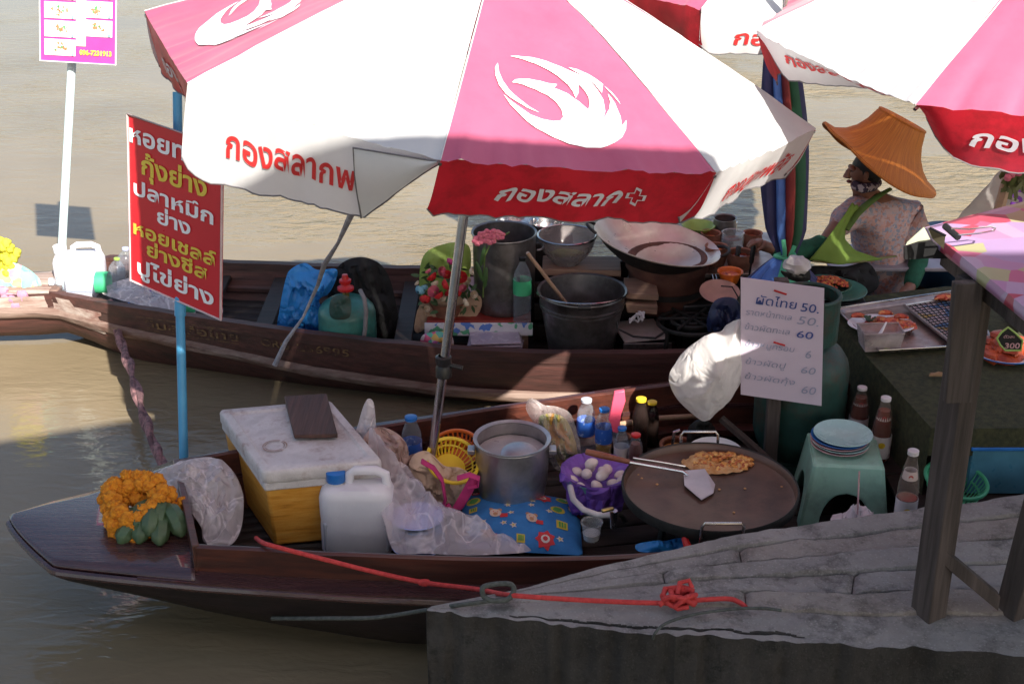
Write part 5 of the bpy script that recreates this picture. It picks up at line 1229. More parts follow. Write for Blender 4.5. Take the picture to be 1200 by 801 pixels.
def bear(x, y, s):
    for dx in (-.6, .6): stamp('tan', disc(x+dx*s, y+s*.75, s*.34, 8), .003)
    stamp('cream', disc(x, y, s*.85, 14), .0042); stamp('tan', disc(x, y-s*.25, s*.35, 10), .0056); stamp('red', rect(x+s*1.2, y-s*.5, s*1.1, s*.9), .003)
    for dx in (-.3, .3): stamp('red', disc(x+dx*s, y+s*.2, s*.1, 6), .006)
def star(x, y, s): stamp('white', disc(x, y, s, 10, .35), .003); stamp('yellow', disc(x, y, s*.4, 6), .0045)
u_ = CW/10; v_ = CH/10
flower(6.8*u_, 7.9*v_, .038); flower(7.0*u_, .95*v_, .036); flower(1.1*u_, 8.9*v_, .02)
tile(4.9*u_, 7.6*v_, .028); tile(8.4*u_, 3.2*v_, .03); tile(5.0*u_, .9*v_, .022); tile(1.0*u_, 5.2*v_, .022)
bear(2.4*u_, 7.6*v_, .028); bear(2.9*u_, 4.1*v_, .028); bear(5.9*u_, 3.4*v_, .026); bear(9.4*u_, 6.6*v_, .022); bear(2.2*u_, 1.2*v_, .024)
for x, y in ((3.9,5.6),(5.9,5.6),(7.4,5.1),(4.2,4.2),(1.8,9.4),(3.3,9.3),(4.4,2.3),(1.9,3.0),(8.9,8.8),(6.0,6.6),(8.2,1.2),(3.6,2.6)): star(x*u_, y*v_, .012)
for x, y in ((8.1,5.8),(1.0,7.0),(8.6,8.4)): stamp('green', disc(x*u_, y*v_, .02, 9, .1), .003); stamp('yellow', disc(x*u_, y*v_, .03, 11), .002)
for k, mm in prints.items():
    if mm.v: tag(link('print_patch', mm, INK[k], ct, smooth=False), kind='stuff')
# bag of vegetables
t = thing('vegetable_bag', 'clear bag of orange and green vegetables behind the aluminium pot', 'bag', PY(650, 545, 5.15))
link('vegetables', MB().pillow([PY(a, b_, 5.2) for a, b_ in [(632,488),(648,484),(664,492),(674,516),(676,540),(656,546),(646,520),(634,505)]], .045, crumple=.03), VEG, t)
link('bag_film', MB().pillow([PY(a, b_, 5.2) for a, b_ in [(616,478),(622,466),(634,474),(652,476),(668,484),(676,505),(682,535),(674,548),(652,550),(640,528),(628,500)]], .065, crumple=.04), M('thin_clear_film', (.66,.6,.6), rough=.2, bump=.4, alpha=.3), t)
DKB = M('dark_bottle_plastic', (.03,.02,.018), rough=.1, bump=0, alpha=.6)
# bottles at the far side
def upr(label, px, pyb, pyt, y, r, lab, cap, liquid=None, fill=.6, zb=.235, **k):
    b = PY(px, pyb, y); b.z = zb; h = PY(px, pyt, y).z-zb; return bottle(label, b, h, r, lab=lab, cap=cap, liquid=liquid, fill=fill, **k)
upr('clear water bottle with pale cap, left of the pair behind the eggs', 686, 522, 467, 5.36, .038, LBLUE, M('pale_cap', (.5,.52,.6), rough=.4), neck=.5, shoulder=.72)
upr('bottle of yellow oil with a blue cap beside the pink handle', 707, 524, 478, 5.28, .036, LBLUE, BLUECAP, liquid=OIL, fill=.30, neck=.5, shoulder=.72, labz=(.38,.66))
upr('dark soy sauce bottle with a round yellow cap, taller of two', 749, 525, 466, 5.35, .036, None, YELP, body=DKB, liquid=COLA, fill=.8, neck=.5, shoulder=.6)
upr('dark sauce bottle with a yellow cap half hidden behind the taller one', 762, 520, 470, 5.42, .034, None, YELP, body=DKB, liquid=COLA, fill=.7, neck=.5, shoulder=.6)
upr('small clear bottle with lilac label in front of the pink handle', 728, 532, 500, 5.15, .03, LWHITE, BLUECAP, neck=.5)
upr('squat red brown sauce bottle below the dark soy sauce', 744, 538, 508, 5.12, .032, None, REDP, liquid=SAUCE, fill=.8, neck=.5)
t = thing('vegetable_slicer', 'hot pink handled slicer knife standing between the bottles', 'knife', PY(720, 525, 5.22))
pts = [PY(a, b_, 5.2) for a, b_ in ((727,462),(723,475),(718,490),(722,505))]
hm = MB()
out = [(720,460),(732,458),(733,470),(728,486),(726,500),(724,508),(718,506),(716,496),(713,492),(716,480)]
V2 = [PY(a, b_, 5.18) for a, b_ in out]; k = len(V2); vv = V2+[p+V((0,.022,0)) for p in V2]
tri = tessellate_polygon([[V((p.x, p.z, 0)) for p in V2]])
hm.add(vv, [(i, (i+1) % k, k+(i+1) % k, k+i) for i in range(k)]+[tuple(x) for x in tri]+[tuple(k+i for i in x) for x in tri]); link('handle', hm, PINKP, t, bevel=.003)
link('blade', MB().hexa([PY(719,524,5.19), PY(721,524,5.19), PY(721,524,5.195), PY(719,524,5.195)], [PY(717,505,5.19), PY(724,507,5.19), PY(724,507,5.195), PY(717,505,5.195)]), STEEL, t, smooth=False)
tag(link('wooden_pole', MB().tube([PY(725,497,5.38), PY(765,490,5.5), PY(815,487,5.62)], .012, n=10), BROOMW), 'pale wooden pole lying behind the yellow capped bottles', 'pole')
def crock(label, px, py, y, r, h, m, z=.2, fill=COLA):
    p = PY(px, py, y); p.z = z; t = thing('clay_pot', label, 'pot', p); link('pot_body', pot(MB(), p, r*.75, r*.85, h, bulge=r*.22, n=26), m, t)
    link('neck_ring', MB().tube([p+V((r*.88*cos(a), r*.88*sin(a), h)) for a in [2*pi*i/26 for i in range(26)]], .009, n=6, closed=True), m, t)
    link('contents', disc_fill(p+V((0,0,h*.8)), r*.8, 18), fill, t); return t
DC = M('dark_brown_glaze', (.07,.03,.022), (.035,.018,.014), rough=.3, bump=.2)
crock('dark brown glazed jar behind the rim of the flat pan', 769, 528, 5.12, .062, .10, DC)
crock('orange brown clay jar behind the glazed jar', 794, 520, 5.3, .08, .10, CLAY, fill=FOOD)
tag(link('steel_ladle', MB().tube([PY(785,540,5.05), PY(788,520,5.0), PY(790,506,4.98), PY(797,504,4.98)], .006, n=8), STEEL), 'bent steel ladle handle hooked over the dark glazed jar', 'ladle')
tag(link('leather_pouch', MB().pillow([PY(a, b_, 5.3) for a, b_ in [(808,498),(825,492),(838,502),(836,525),(815,532),(805,518)]], .06, crumple=.03), SOOT), 'dark crumpled cooking rag between the clay jar and the white bag', 'rag')
tag(link('lilac_cap', MB().lathe([(.02,0),(.03,.01),(.03,.03),(0,.034)], PY(842,531,5.18), 18), LILM), 'small lilac plastic cap behind the flat pan', 'cap')
tag(link('white_saucer', plate_mb(PY(838, 534, 5.1), .12, .015, Matrix.Rotation(.1, 3, 'X')), W_INK), 'white plastic saucer half hidden behind the flat pan', 'lid')
# eggs in purple bag over a bowl
ec = PY(698, 574, 4.90); ec.z = .235; er = WL(40, PY(698, 548, 4.9))
t = thing('egg_bowl', 'bowl of white eggs lined with a purple plastic bag', 'bowl', ec)
eh = PY(698, 553, 4.9).z-ec.z
link('bowl_body', pot(MB(), ec, er*.6, er*.98, eh, n=34), M('teal_bowl', (.12,.3,.32), rough=.3, bump=0), t)
bm_ = MB()
def skirt(u, v):
    a = 2*pi*u; rr_ = er*(1.04-.28*v)+.015*noise.noise(V((cos(a)*3, sin(a)*3, v*2)))*(1+v)+.006*sin(a*17)*v; return ec+V((rr_*cos(a), rr_*sin(a), eh+.012-eh*(.95+.2*noise.noise(V((cos(a)*2, sin(a)*2, 5))))*v))
bm_.grid(skirt, 70, 10); link('purple_bag', bm_, PURPLE, t, solid=.002)
link('bag_lining', MB().grid(lambda u, v: ec+V((er*(1.03-.9*v)*cos(2*pi*u), er*(1.03-.9*v)*sin(2*pi*u), eh+.013-.07*v)), 50, 6), PURPLE, t)
link('bag_knot', MB().tube([PY(664,560,4.75), PY(659,558,4.72), PY(657,564,4.72)], [.02,.016,.004], n=8), PURPLE, t)
EG = M('egg_shell', (.72,.62,.58), (.66,.55,.51), rough=.5, bump=.05); ep = None; rr = random.Random(9)
spots = [(-.08,.04,0),(-.02,.08,0),(.05,.06,0),(.10,.01,0),(-.10,-.03,0),(-.04,-.01,.02),(.03,.0,.02),(.07,-.06,0),(.0,-.08,0),(-.07,-.085,0),(-.02,.03,.045),(.11,-.04,.01),(.02,-.05,.035)]
for i, (dx, dy, dz) in enumerate(spots):
    p = ec+V((dx*er/.14, dy*er/.14, eh-.022+dz))
    if ep is None: o = ep = link('egg', MB().lathe([(0,-.026),(.010,-.024),(.018,-.015),(.0215,-.003),(.0205,.009),(.015,.021),(.008,.028),(0,.031)], (0,0,0), 16), EG, origin=(0,0,0))
    else: o = ep.copy(); COL.objects.link(o)
    o.location = p; o.rotation_euler = (rr.uniform(.9,1.6), rr.uniform(-.5,.5), rr.uniform(0,6)); tag(o, 'pinkish white egg lying in the purple lined bowl', 'egg', 'eggs in the purple lined bowl')
# cup, white cable and regulator below
c = PY(694, 598, 4.62); c.z = FZ+.10
t = thing('glass_cup', 'small clear cup with white sediment below the purple bag', 'cup', c); link('cup_body', pot(MB(), c, .032, .038, .075, th=.002, n=24), GLASSM, t); link('contents', MB().lathe([(0,.004),(.03,.004),(.034,.03),(0,.03)], c, 20), PAPER, t)
tag(link('white_hose', MB().tube([PY(668,570,4.75), PY(672,585,4.66), PY(684,597,4.6), PY(700,603,4.58), PY(718,603,4.56)], .012, n=10), M('white_hose', (.55,.5,.5), rough=.5)), 'white gas hose curving below the egg bowl', 'hose')
t = thing('gas_regulator', 'small brass and steel gas valve below the flat pan', 'valve', PY(719, 612, 4.55))
link('valve_body', MB().tube([PY(719,618,4.55), PY(719,598,4.55)], [.012,.016], n=10), STEEL, t); link('lever', MB().box(PY(712,597,4.54), (.05,.015,.012), .4), BRASS, t, bevel=.003); link('elbow', MB().tube([PY(719,602,4.55), PY(728,603,4.57), PY(732,610,4.6)], .009, n=8), SOOT, t)
# the big flat pan on its burner
fc = PY(832, 570, 4.66); PR = WL(102, fc)
t = thing('flat_pan', 'very large round black iron griddle pan with pancake and spatula', 'pan', V((fc.x, fc.y, fc.z-.05)))
pw = [(0, -.045), (PR*.9, -.045), (PR*.99, -.03), (PR*1.0, .004), (PR*1.012, .006), (PR*1.0, .010), (PR*.985, .004), (PR*.965, -.022), (PR*.9, -.030), (PR*.5, -.034), (0, -.036)]
PANM = M('oiled_iron_pan', (.13,.066,.046), (.07,.037,.028), scale=4, rough=.34, metal=.0, bump=.12, dirt=.5, dirtc=(.02,.013,.011), dscale=6, spec=.5)
link('pan_body', MB().lathe(pw, fc, 72), PANM, t)
link('outer_rim', MB().lathe([(PR*.9, -.048), (PR*1.004, -.033), (PR*1.018, .004), (PR*1.006, .012), (PR*.99, .008)], fc, 72), SOOT, t)
for ang in (-pi/2, pi/2):
    hx = V((cos(ang), sin(ang), 0)); sx_ = V((-sin(ang), cos(ang), 0)); c0 = fc+hx*(PR*1.005)
    H_ = [c0+sx_*.075+V((0,0,-.055)), c0+sx_*.075+hx*.012+V((0,0,.038)), c0+sx_*.065+hx*.012+V((0,0,.052)), c0-sx_*.065+hx*.012+V((0,0,.052)), c0-sx_*.075+hx*.012+V((0,0,.038)), c0-sx_*.075+V((0,0,-.055))]
    link('loop_handle', MB().tube(H_, .006, n=8), STEEL, t)
rr = random.Random(21)
t2 = thing('pan_stand', 'black iron ring stand with a gas burner under the flat pan', 'stand', V((fc.x, fc.y, FZ)))
link('ring', MB().tube([V((fc.x+PR*.72*cos(a), fc.y+PR*.72*sin(a), fc.z-.062)) for a in [2*pi*i/40 for i in range(40)]], .014, n=8, closed=True), SOOT, t2)
for a in (.6, 2.2, 3.8, 5.4): link('leg', MB().tube([V((fc.x+PR*.72*cos(a), fc.y+PR*.72*sin(a), fc.z-.062)), V((fc.x+PR*.8*cos(a), fc.y+PR*.8*sin(a), FZ))], .014, n=8), SOOT, t2)
link('burner', MB().lathe([(.06,0),(.06,.05),(.12,.08),(.12,.11),(.05,.12),(0,.12)], V((fc.x, fc.y, FZ)), 24), SOOT, t2)
# pancake
fp = PZ(840, 543, fc.z-.028)
t = thing('mussel_pancake', 'golden crisp fried pancake at the far side of the flat pan', 'food', fp)
fm = MB()
def pc_fn(u, v):
    a = 2*pi*u; r = v*(1+.22*noise.noise(V((cos(a)*1.6, sin(a)*1.6, 2)))+.10*noise.noise(V((cos(a)*6, sin(a)*6, 3))))
    x, y = r*cos(a)*.135, r*sin(a)*.085; h = .016*(1-v**3)+.012*noise.noise(V((x*30, y*30, 1)))+.008*noise.noise(V((x*80, y*80, 1)))
    return fp+V((x, y, max(h, -.002)))
fm.grid(pc_fn, 60, 14); link('pancake_sheet', fm, M('egg_batter', (.66,.42,.2), (.5,.22,.06), scale=30, rough=.45, bump=1, bscale=80, bdist=.008), t)
tag(link('crisp_crumbs', food_lump(MB(), fp+V((.02,.01,.004)), .13, .07, .035, 110, 3, .009), FOOD, t), kind='stuff')
cr = MB()
for px, py in ((922,560),(916,570),(873,572),(843,573),(752,560),(748,556),(770,567),(842,552),(846,548),(860,600)): cr.ball(PZ(px, py, fc.z-.031), (.006,.006,.003), 6, .3)
tag(link('batter_crumbs', cr, M('orange_crumbs', (.6,.32,.12), rough=.5), parent=None), 'few orange crumbs scattered over the flat pan surface', 'crumbs', kind='stuff')
# spatula
t = thing('spatula', 'steel spatula with a brown wooden handle lying across the flat pan', 'spatula', PZ(760, 545, fc.z))
za = fc.z+.02
link('wooden_handle', MB().tube([PZ(687,529,za+.03), PZ(700,532,za+.03), PZ(738,541,za+.012)], [.012,.014,.010], n=12), M('red_brown_handle', (.26,.085,.04), (.18,.055,.03), rough=.3), t)
link('shank', MB().tube([PZ(738,541,za+.012), PZ(800,552,za-.018), PZ(806,556,za-.028)], [.007,.006,.008], n=8), STEEL, t)
bl = [PZ(a, b_, fc.z-.022+dz) for a, b_, dz in ((801,551,.012),(826,549,.012),(838,567,0),(836,577,0),(822,585,0),(802,568,.004))]
mm = MB(); k = len(bl); mm.add(bl+[p+V((0,0,-.003)) for p in bl], [tuple(range(k)), tuple(range(k, 2*k))[::-1]]+[(i, (i+1) % k, k+(i+1) % k, k+i) for i in range(k)])
link('blade', mm, M('scratched_steel', (.62,.55,.58), (.5,.45,.48), rough=.35, metal=.6), t, smooth=False)
tag(link('second_shank', MB().tube([PZ(742,536,za+.012), PZ(775,541,za), PZ(803,546,za-.02)], .004, n=8), STEEL), 'thin steel skewer lying behind the spatula', 'skewer')
bag('blue_bag_tied', 'blue plastic bag squeezed between the near gunwale and the flat pan', [(745,638,4.44),(760,634,4.44),(780,633,4.44),(796,630,4.44),(808,634,4.43),(806,642,4.41),(780,646,4.41),(750,646,4.41)], 4.43, .025, BLUEBAG, crumple=.02)
tag(link('pink_tie', MB().tube([PY(802,630,4.36), PY(806,640,4.33), PY(804,650,4.32)], [.012,.016,.010], n=8), REDP), 'red pink plastic tie hanging over the near gunwale', 'tie')
# white carrier bag hanging by the board
bag('white_carrier_bag', 'big white carrier bag hanging in front of the price board', [(868,374),(852,386),(826,394),(798,418),(784,440),(790,462),(806,480),(826,492),(845,476),(862,458),(870,440),(871,400)], 5.25, .16, WBAG, crumple=.03, freq=6, seed=6, gather=PY(880,372,5.2), gamp=.05)
tag(link('dark_strut', MB().tube([PY(845,490,5.2), PY(880,520,5.12), PY(915,552,5.02)], .018, n=6), FLOORW), 'dark diagonal wooden strut below the white carrier bag', 'strut')
gb = PY(932, 530, 5.42); gb.z = FZ
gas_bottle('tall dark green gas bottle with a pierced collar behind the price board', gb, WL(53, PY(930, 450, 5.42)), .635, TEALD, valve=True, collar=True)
t = thing('chilli_dish', 'dish of red chilli paste on a green plate beside the vendor', 'dish', PY(972, 345, 6.15))
c = PY(968, 343, 6.15); link('green_plate', plate_mb(c+V((.04,0,-.01)), .15, .03), TEALM, t); link('bowl_body', pot(MB(), c, .07, .11, .045, n=26), M('green_bowl', (.02,.10,.07), rough=.35), t)
tag(link('chilli_paste', food_lump(MB(), c+V((0,0,.04)), .10, .09, .045, 90, 5, .011), CHILI, t), kind='stuff')
tag(link('box_stand', MB().box((c.x+.03, 6.2, (c.z-.02+FZ2)/2), (.3, .25, c.z-.02-FZ2)), BLACK, bevel=.008), 'black box under the green plate of chilli paste', 'box')
# green stool with plates
sc_ = PY(992, 590, 4.92); STH = .41
tl = [P3(a, b_, FZ+.35) for a, b_ in ((945,512),(1040,536),(1030,500),(958,494))]
scx, scy = PY(990, 530, 5.0).x, 5.0; top_z = PY(990, 528, 5.0).z
t = thing('plastic_stool', 'mint green plastic stool with arched legs carrying the plates', 'stool', (scx, scy, FZ))
R = Matrix.Rotation(-.10, 3, 'Z'); hw, bw_ = .135, .175
sm = MB()
Ht = top_z-FZ
def side_mb(rot):
    m = MB()
    def arch(v): return 0 if v >= .60 else .60*(1-(v/.60)**3.2)**.5
    for sg in (-1, 1):
        def fn(u, v):
            v = v**.85; w_ = bw_+(hw-bw_)*v; x = sg*(w_*(1-u)+w_*arch(v)*u); return V((scx, scy, FZ))+R @ (Matrix.Rotation(rot, 3, 'Z') @ V((x, -w_, v*Ht)))
        m.grid(fn, 8, 40)
    return m
for k_ in range(4): link('leg_panel', side_mb(k_*pi/2), TEALC, t, solid=.008)
link('seat', MB().hexa([V((scx, scy, top_z-.014))+R @ V((x*hw*1.04, y*hw*1.04, 0)) for x, y in ((-1,-1),(1,-1),(1,1),(-1,1))], [V((scx, scy, top_z+.006))+R @ V((x*hw*.96, y*hw*.96, 0)) for x, y in ((-1,-1),(1,-1),(1,1),(-1,1))]), TEALC, t, bevel=.008)
pp = V((scx-.02, scy+.02, top_z+.008))
for i, (m_, lb) in enumerate(((PINKM, 'pink plate at the bottom of the pile on the green stool'), (MINT, 'mint plate second from the bottom on the green stool'), (PINKM, 'pink plate under the top plates on the green stool'), (BLUECAP, 'dark rimmed plate just under the topmost mint plate'), (MINT, 'topmost mint green plate on the green stool'))):
    p = pp+V((.004*sin(i*2)+(.006 if i == 4 else 0), 0, .011*i)); tag(link('plate', plate_mb(p, .117+.002*(i == 4), .020), m_), lb, 'plate', 'plates piled on the green stool')
# tissue with straw
bag('paper_tissues', 'loose pile of white paper tissues at the front of the green stool', [(974,606,4.62),(990,600,4.66),(1004,592,4.7),(1018,596,4.7),(1024,608,4.62),(1012,616,4.56),(1000,622,4.52),(985,620,4.5),(976,614,4.55)], 4.6, .02, PAPER, cat='tissues', crumple=.035, freq=18)
tag(link('drinking_straw', MB().tube([PY(1005,602,4.58), PY(1007,552,4.62)], .0035, n=8), PINKM), 'thin pink drinking straw standing in the paper tissues', 'straw')
# sauce bottles
def sauce(label, px, pyb, pyt, y, r, fill, lab=True, zb=None):
    b = PY(px, pyb, y); b.z = zb if zb is not None else b.z; h = PY(px, pyt, y).z-b.z
    t = bottle(label, b, h, r, body=M('thin_glass', (.5,.42,.38), rough=.06, bump=0, alpha=.12), liquid=SAUCE, fill=fill, lab=LWHITE, labz=(.08,.42), cap=LWHITE, neck=.42, shoulder=.5)
    link('neck_label', MB().lathe([(r*.72, h*.66), (r*.74, h*.66), (r*.60, h*.76), (r*.58, h*.76)], (0,0,0), 20), LWHITE, t)
    for q, (z, rad, s) in enumerate(((.30, r+.0028, .014), (.705, r*.70, .009))):
        d = MB(); nx = -pi/2-.15
        decal(d, disc(0, 0, s, 14), lambda x, y, z=z, rad=rad: V((rad*cos(nx+x/rad), rad*sin(nx+x/rad), z*h+y)), .02); link('round_emblem', d, YELP if q == 0 else REDP, t, smooth=False)
    d = MB(); decal(d, [(-.03,-.012),(-.008,-.02),(.0,-.005),(-.012,.006),(-.028,.004)], lambda x, y: V(((r+.003)*cos(nx+x/r), (r+.003)*sin(nx+x/r), .16*h+y)), .02); link('dish_print', d, REDFOOD, t, smooth=False)
    return t
sauce('nearest sauce bottle, amber with white label and cap, next to the quay', 1060, 606, 527, 4.62, .040, .42, zb=.30)
sauce('red brown sauce bottle with white cap, left one of the pair behind the stool', 1003, 520, 453, 5.32, .040, .8, zb=.33)
sauce('red brown sauce bottle with white cap, right one of the pair behind the stool', 1030, 535, 465, 5.12, .040, .8, zb=.33)
tag(link('low_shelf_board', MB().box((PY(1020,530,5.2).x, 5.22, .315), (.30,.42,.024)), FLOORW, bevel=.004), 'dark board carrying the two red brown sauce bottles', 'board')
tag(link('lower_shelf_board', MB().box((PY(1060,600,4.65).x+.05, 4.64, .285), (.30,.20,.024)), FLOORW, bevel=.004), 'dark board beside the quay carrying the nearest sauce bottle', 'board')
# green basket and blue box
c = PY(1112, 590, 4.80); basket('small bright green plastic basket behind the table leg', (c.x, c.y, .33), .12, .10, GRNP, (.15, .1), 36)
tag(link('basket_board', MB().box((c.x+.05, c.y+.1, .31), (.5,.4,.02)), FLOORW, bevel=.004), 'dark board under the green plastic basket and blue tub', 'board')
t = thing('blue_tub', 'translucent blue plastic tub with pale bags under the turf table', 'tub', PY(1160, 570, 5.0))
c = PY(1165, 575, 4.98); c.z = .33
bx = MB(); 
for s in ((-.16,0,.008,.26),(.16,0,.008,.26)): bx.box(c+V((s[0],0,.10)), (.008,.26,.2))
for s in (-.13,.13): bx.box(c+V((0,s,.10)), (.32,.008,.2))
bx.box(c+V((0,0,.004)), (.32,.26,.008)); link('tub_body', bx, M('blue_tub_plastic', (.10,.28,.40), rough=.3, bump=0, alpha=.75), t)
link('tub_rim', MB().tube([c+V((x*.165, y*.135, .20)) for x, y in ((-1,-1),(1,-1),(1,1),(-1,1))], .008, n=6, closed=True), BLUECAP, t)
link('packed_bag', MB().ball(c+V((.0,-.02,.14)), (.12,.09,.08), 16, .25, 2, 3), FILMW, t); link('packed_bag', MB().ball(c+V((.11,-.05,.12)), (.07,.06,.09), 14, .3, 2, 6), FILMW, t)
# ================================================================ turf covered table and what it carries
TT = .62
tp = [P3(a, b_, TT) for a, b_ in ((1092,500),(1260,500),(1300,335),(1108,334),(962,352))]
t = thing('turf_table', 'display table draped in olive green artificial turf at the right', 'table', V((2.1, 5.6, FZ)))
tp[1].x = 2.9; tp[2].x = 3.1
c_l = P3(1003, 402, TT)
ring_ = [tp[0], tp[1], tp[2], tp[3], tp[4], c_l]
def drape():
    m = MB(); k = len(ring_); pts = []
    for i in range(k):
        for q in range(14): pts.append(ring_[i].lerp(ring_[(i+1) % k], q/14))
    n_ = len(pts); cen = sum(pts, V())/n_; vs = []; fs = []
    for ri in range(9):
        q = ri/8; vs += [cen.lerp(p, q)+V((0,0,.004*noise.noise(cen.lerp(p, q)*8)-(.006 if ri == 8 else 0))) for p in pts]
    for ri in range(1, 9):
        v = ri/8; vs += [p+V(((p-cen).normalized().x*(.01+.02*v*noise.noise(p*5)), (p-cen).normalized().y*(.01+.03*v*abs(noise.noise(p*4))), -.012-(TT-FZ-.02)*v)) for p in pts]
    R_ = 17
    for ri in range(R_-1):
        for j in range(n_):
            f = (ri*n_+j, ri*n_+(j+1) % n_, (ri+1)*n_+(j+1) % n_, (ri+1)*n_+j)
            if ri >= 8 and j < 14 and ri > 8+1: continue        # front is open below the overhang
            fs.append(f)
    return m.add(vs, fs)
link('turf_cover', drape(), TURF, t)
link('table_frame', MB().box((2.25, 5.6, TT-.045), (1.0, 1.1, .04)), FLOORW, t)
for x, y in ((1.8,5.15),(2.7,5.15),(1.8,6.05),(2.7,6.05)): link('leg', MB().box((x, y, (TT-.06+FZ)/2), (.05,.05,TT-.06-FZ)), FLOORW, t)
# tray
TZ_ = TT+.008
q = [P3(a, b_, TZ_) for a, b_ in ((1030,416),(1128,410),(1122,345),(978,366))]
t = thing('metal_tray', 'large worn metal tray with a rolled rim on the turf table', 'tray', sum(q, V())/4)
def tray(u, v):
    uu = min(max((u-.06)/.88, 0), 1); vv = min(max((v-.06)/.88, 0), 1); e = max(abs(u-.5), abs(v-.5))*2
    p = q[0].lerp(q[1], u).lerp(q[3].lerp(q[2], u), v); return p+V((0,0,.022*min(1, max(0, (e-.90)/.08))-(.003 if e > .985 else 0)))
link('tray_body', MB().grid(tray, 40, 40), SILVER, t, solid=.003)
link('tray_rim', MB().tube([tray(a, b_)+V((0,0,.002)) for a, b_ in ((0,0),(.5,0),(1,0),(1,.5),(1,1),(.5,1),(0,1),(0,.5))], .006, n=8, closed=True), STEEL, t)
# plate with seafood
c = P3(1032, 384, TZ_+.01); pr_ = WL(39, c)
t = thing('oval_plate', 'white oval plate of red seafood and herbs on the tray', 'plate', c)
link('plate_body', MB().add([V((c.x+(p.x-c.x)*1.0, c.y+(p.y-c.y)*.72, p.z)) for p in plate_mb(c, pr_, .02).v], plate_mb(c, pr_, .02).f), W_INK, t)
tag(link('seafood_pieces', food_lump(MB(), c+V((.03,0,.012)), pr_*.72, pr_*.38, .045, 60, 8, .016), REDFOOD, t), kind='stuff')
hb = MB(); rr = random.Random(5)
for i in range(14):
    a = rr.uniform(0, 6.3); p = c+V((-.06, -.01, .035)); hb.grid(lambda u, v: p+V((cos(a)*.035*u, sin(a)*.03*u-.004*v, .03*u*rr.random()*0+.02*u))+V((-sin(a), cos(a), 0))*(v-.5)*.014, 3, 1)
tag(link('herb_sprig', hb, M('dark_herb', (.05,.1,.05), rough=.6), t), kind='stuff')
for dx, dy in ((.09,.01),(.03,.05),(-.1,.02)): link('prawn', MB().tube([c+V((dx+.03*cos(a), dy+.02*sin(a), .045)) for a in (0,.6,1.2,1.8,2.4,3)], [.006,.010,.013,.013,.010,.004], n=8), REDFOOD, t)
# clear container
c = P3(1034, 412, TZ_+.004)
cb = [c+V((x, y, 0)) for x, y in ((-.075,0),(.075,.01),(.075,.11),(-.08,.10))]; ctp = [p+V(((p.x-c.x)*.18, (-.008 if i < 2 else .008), .085)) for i, p in enumerate(cb)]
t = thing('takeaway_container', 'clear plastic takeaway container in front of the seafood plate', 'container', c)
m = MB(); m.add(cb+ctp, [(3,2,1,0),(0,1,5,4),(1,2,6,5),(2,3,7,6),(3,0,4,7)]); link('container_body', m, M('cloudy_clear_plastic', (.62,.55,.55), rough=.25, bump=.05, alpha=.42), t, solid=.002)
link('container_rim', MB().tube(ctp, .004, n=6, closed=True), M('cloudy_clear_plastic', (.6,.6,.6)), t)
tag(link('lettuce_bits', food_lump(MB(), c+V((.01,.05,.004)), .06, .035, .03, 30, 2, .012), M('pale_lettuce', (.38,.42,.2), (.25,.3,.12), rough=.6), t), kind='stuff')
link('spoon', MB().tube([c+V((-.02,.02,.06)), c+V((.02,.06,.115))], [.010,.004], n=8, flat=.4), W_INK, t)
# grill rack
z = TZ_+.024
g4 = [P3(a, b_, z) for a, b_ in ((1118,404),(1160,395),(1135,346),(1060,358))]
t = thing('grill_rack', 'wire grill rack over a printed page holding grilled prawns', 'grill rack', sum(g4, V())/4)
gf = lambda u, v: g4[0].lerp(g4[1], u).lerp(g4[3].lerp(g4[2], u), v)
link('printed_page', MB().hexa([gf(0,0)-V((0,0,.006)), gf(1,0)-V((0,0,.006)), gf(1,1)-V((0,0,.006)), gf(0,1)-V((0,0,.006))], [gf(0,0)-V((0,0,.004)), gf(1,0)-V((0,0,.004)), gf(1,1)-V((0,0,.004)), gf(0,1)-V((0,0,.004))]), MAGAZ, t)
for i in range(14): link('wire', MB().tube([gf(i/13, 0), gf(i/13, 1)], .0022, n=5), SOOT, t)
for i in range(18): link('wire', MB().tube([gf(0, i/17)+V((0,0,.003)), gf(1, i/17)+V((0,0,.003))], .0022, n=5), SOOT, t)
link('rack_frame', MB().tube([gf(0,0), gf(1,0), gf(1,1), gf(0,1)], .008, n=8, closed=True), ALU, t)
for k_, (u, v) in enumerate(((.75,.85),(.85,.68),(.6,.9),(.9,.5))):
    c = gf(u, v)+V((0,0,.02)); link('grilled_prawn', MB().tube([c+V((.055*cos(a), .03*sin(a), 0)) for a in (0,.5,1,1.5,2,2.5,3)], [.006,.012,.017,.018,.015,.010,.004], n=8), REDFOOD, t)
# plate of orange food with the price tag
c = P3(1176, 414, TT+.012)
t = thing('food_plate', 'white plate of dark orange fried crab behind the price tag', 'plate', c)
link('plate_body', plate_mb(c, .15, .02), W_INK, t); link('plate_rim', MB().tube([c+V((.149*cos(a), .149*sin(a), .021)) for a in [2*pi*i/40 for i in range(40)]], .003, n=6, closed=True), BLUECAP, t)
tag(link('fried_crab_pieces', food_lump(MB(), c+V((0,0,.012)), .11, .09, .10, 60, 12, .028), M('orange_crab_shell', (.55,.10,.03), (.25,.03,.015), scale=18, rough=.35, bump=.7), t), kind='stuff')
hp = [(1168,396),(1172,404),(1178,410),(1196,410),(1198,398),(1190,390),(1181,383),(1173,389)]
Hv = [PY(a, b_, 5.22) for a, b_ in hp]; k = len(Hv); Hb = [p+V((0,.006,0)) for p in Hv]; tri = tessellate_polygon([[V((p.x, p.z, 0)) for p in Hv]])
t = thing('price_tag', 'house shaped black price tag with a lime outline reading 300', 'price tag', PY(1184, 412, 5.22))
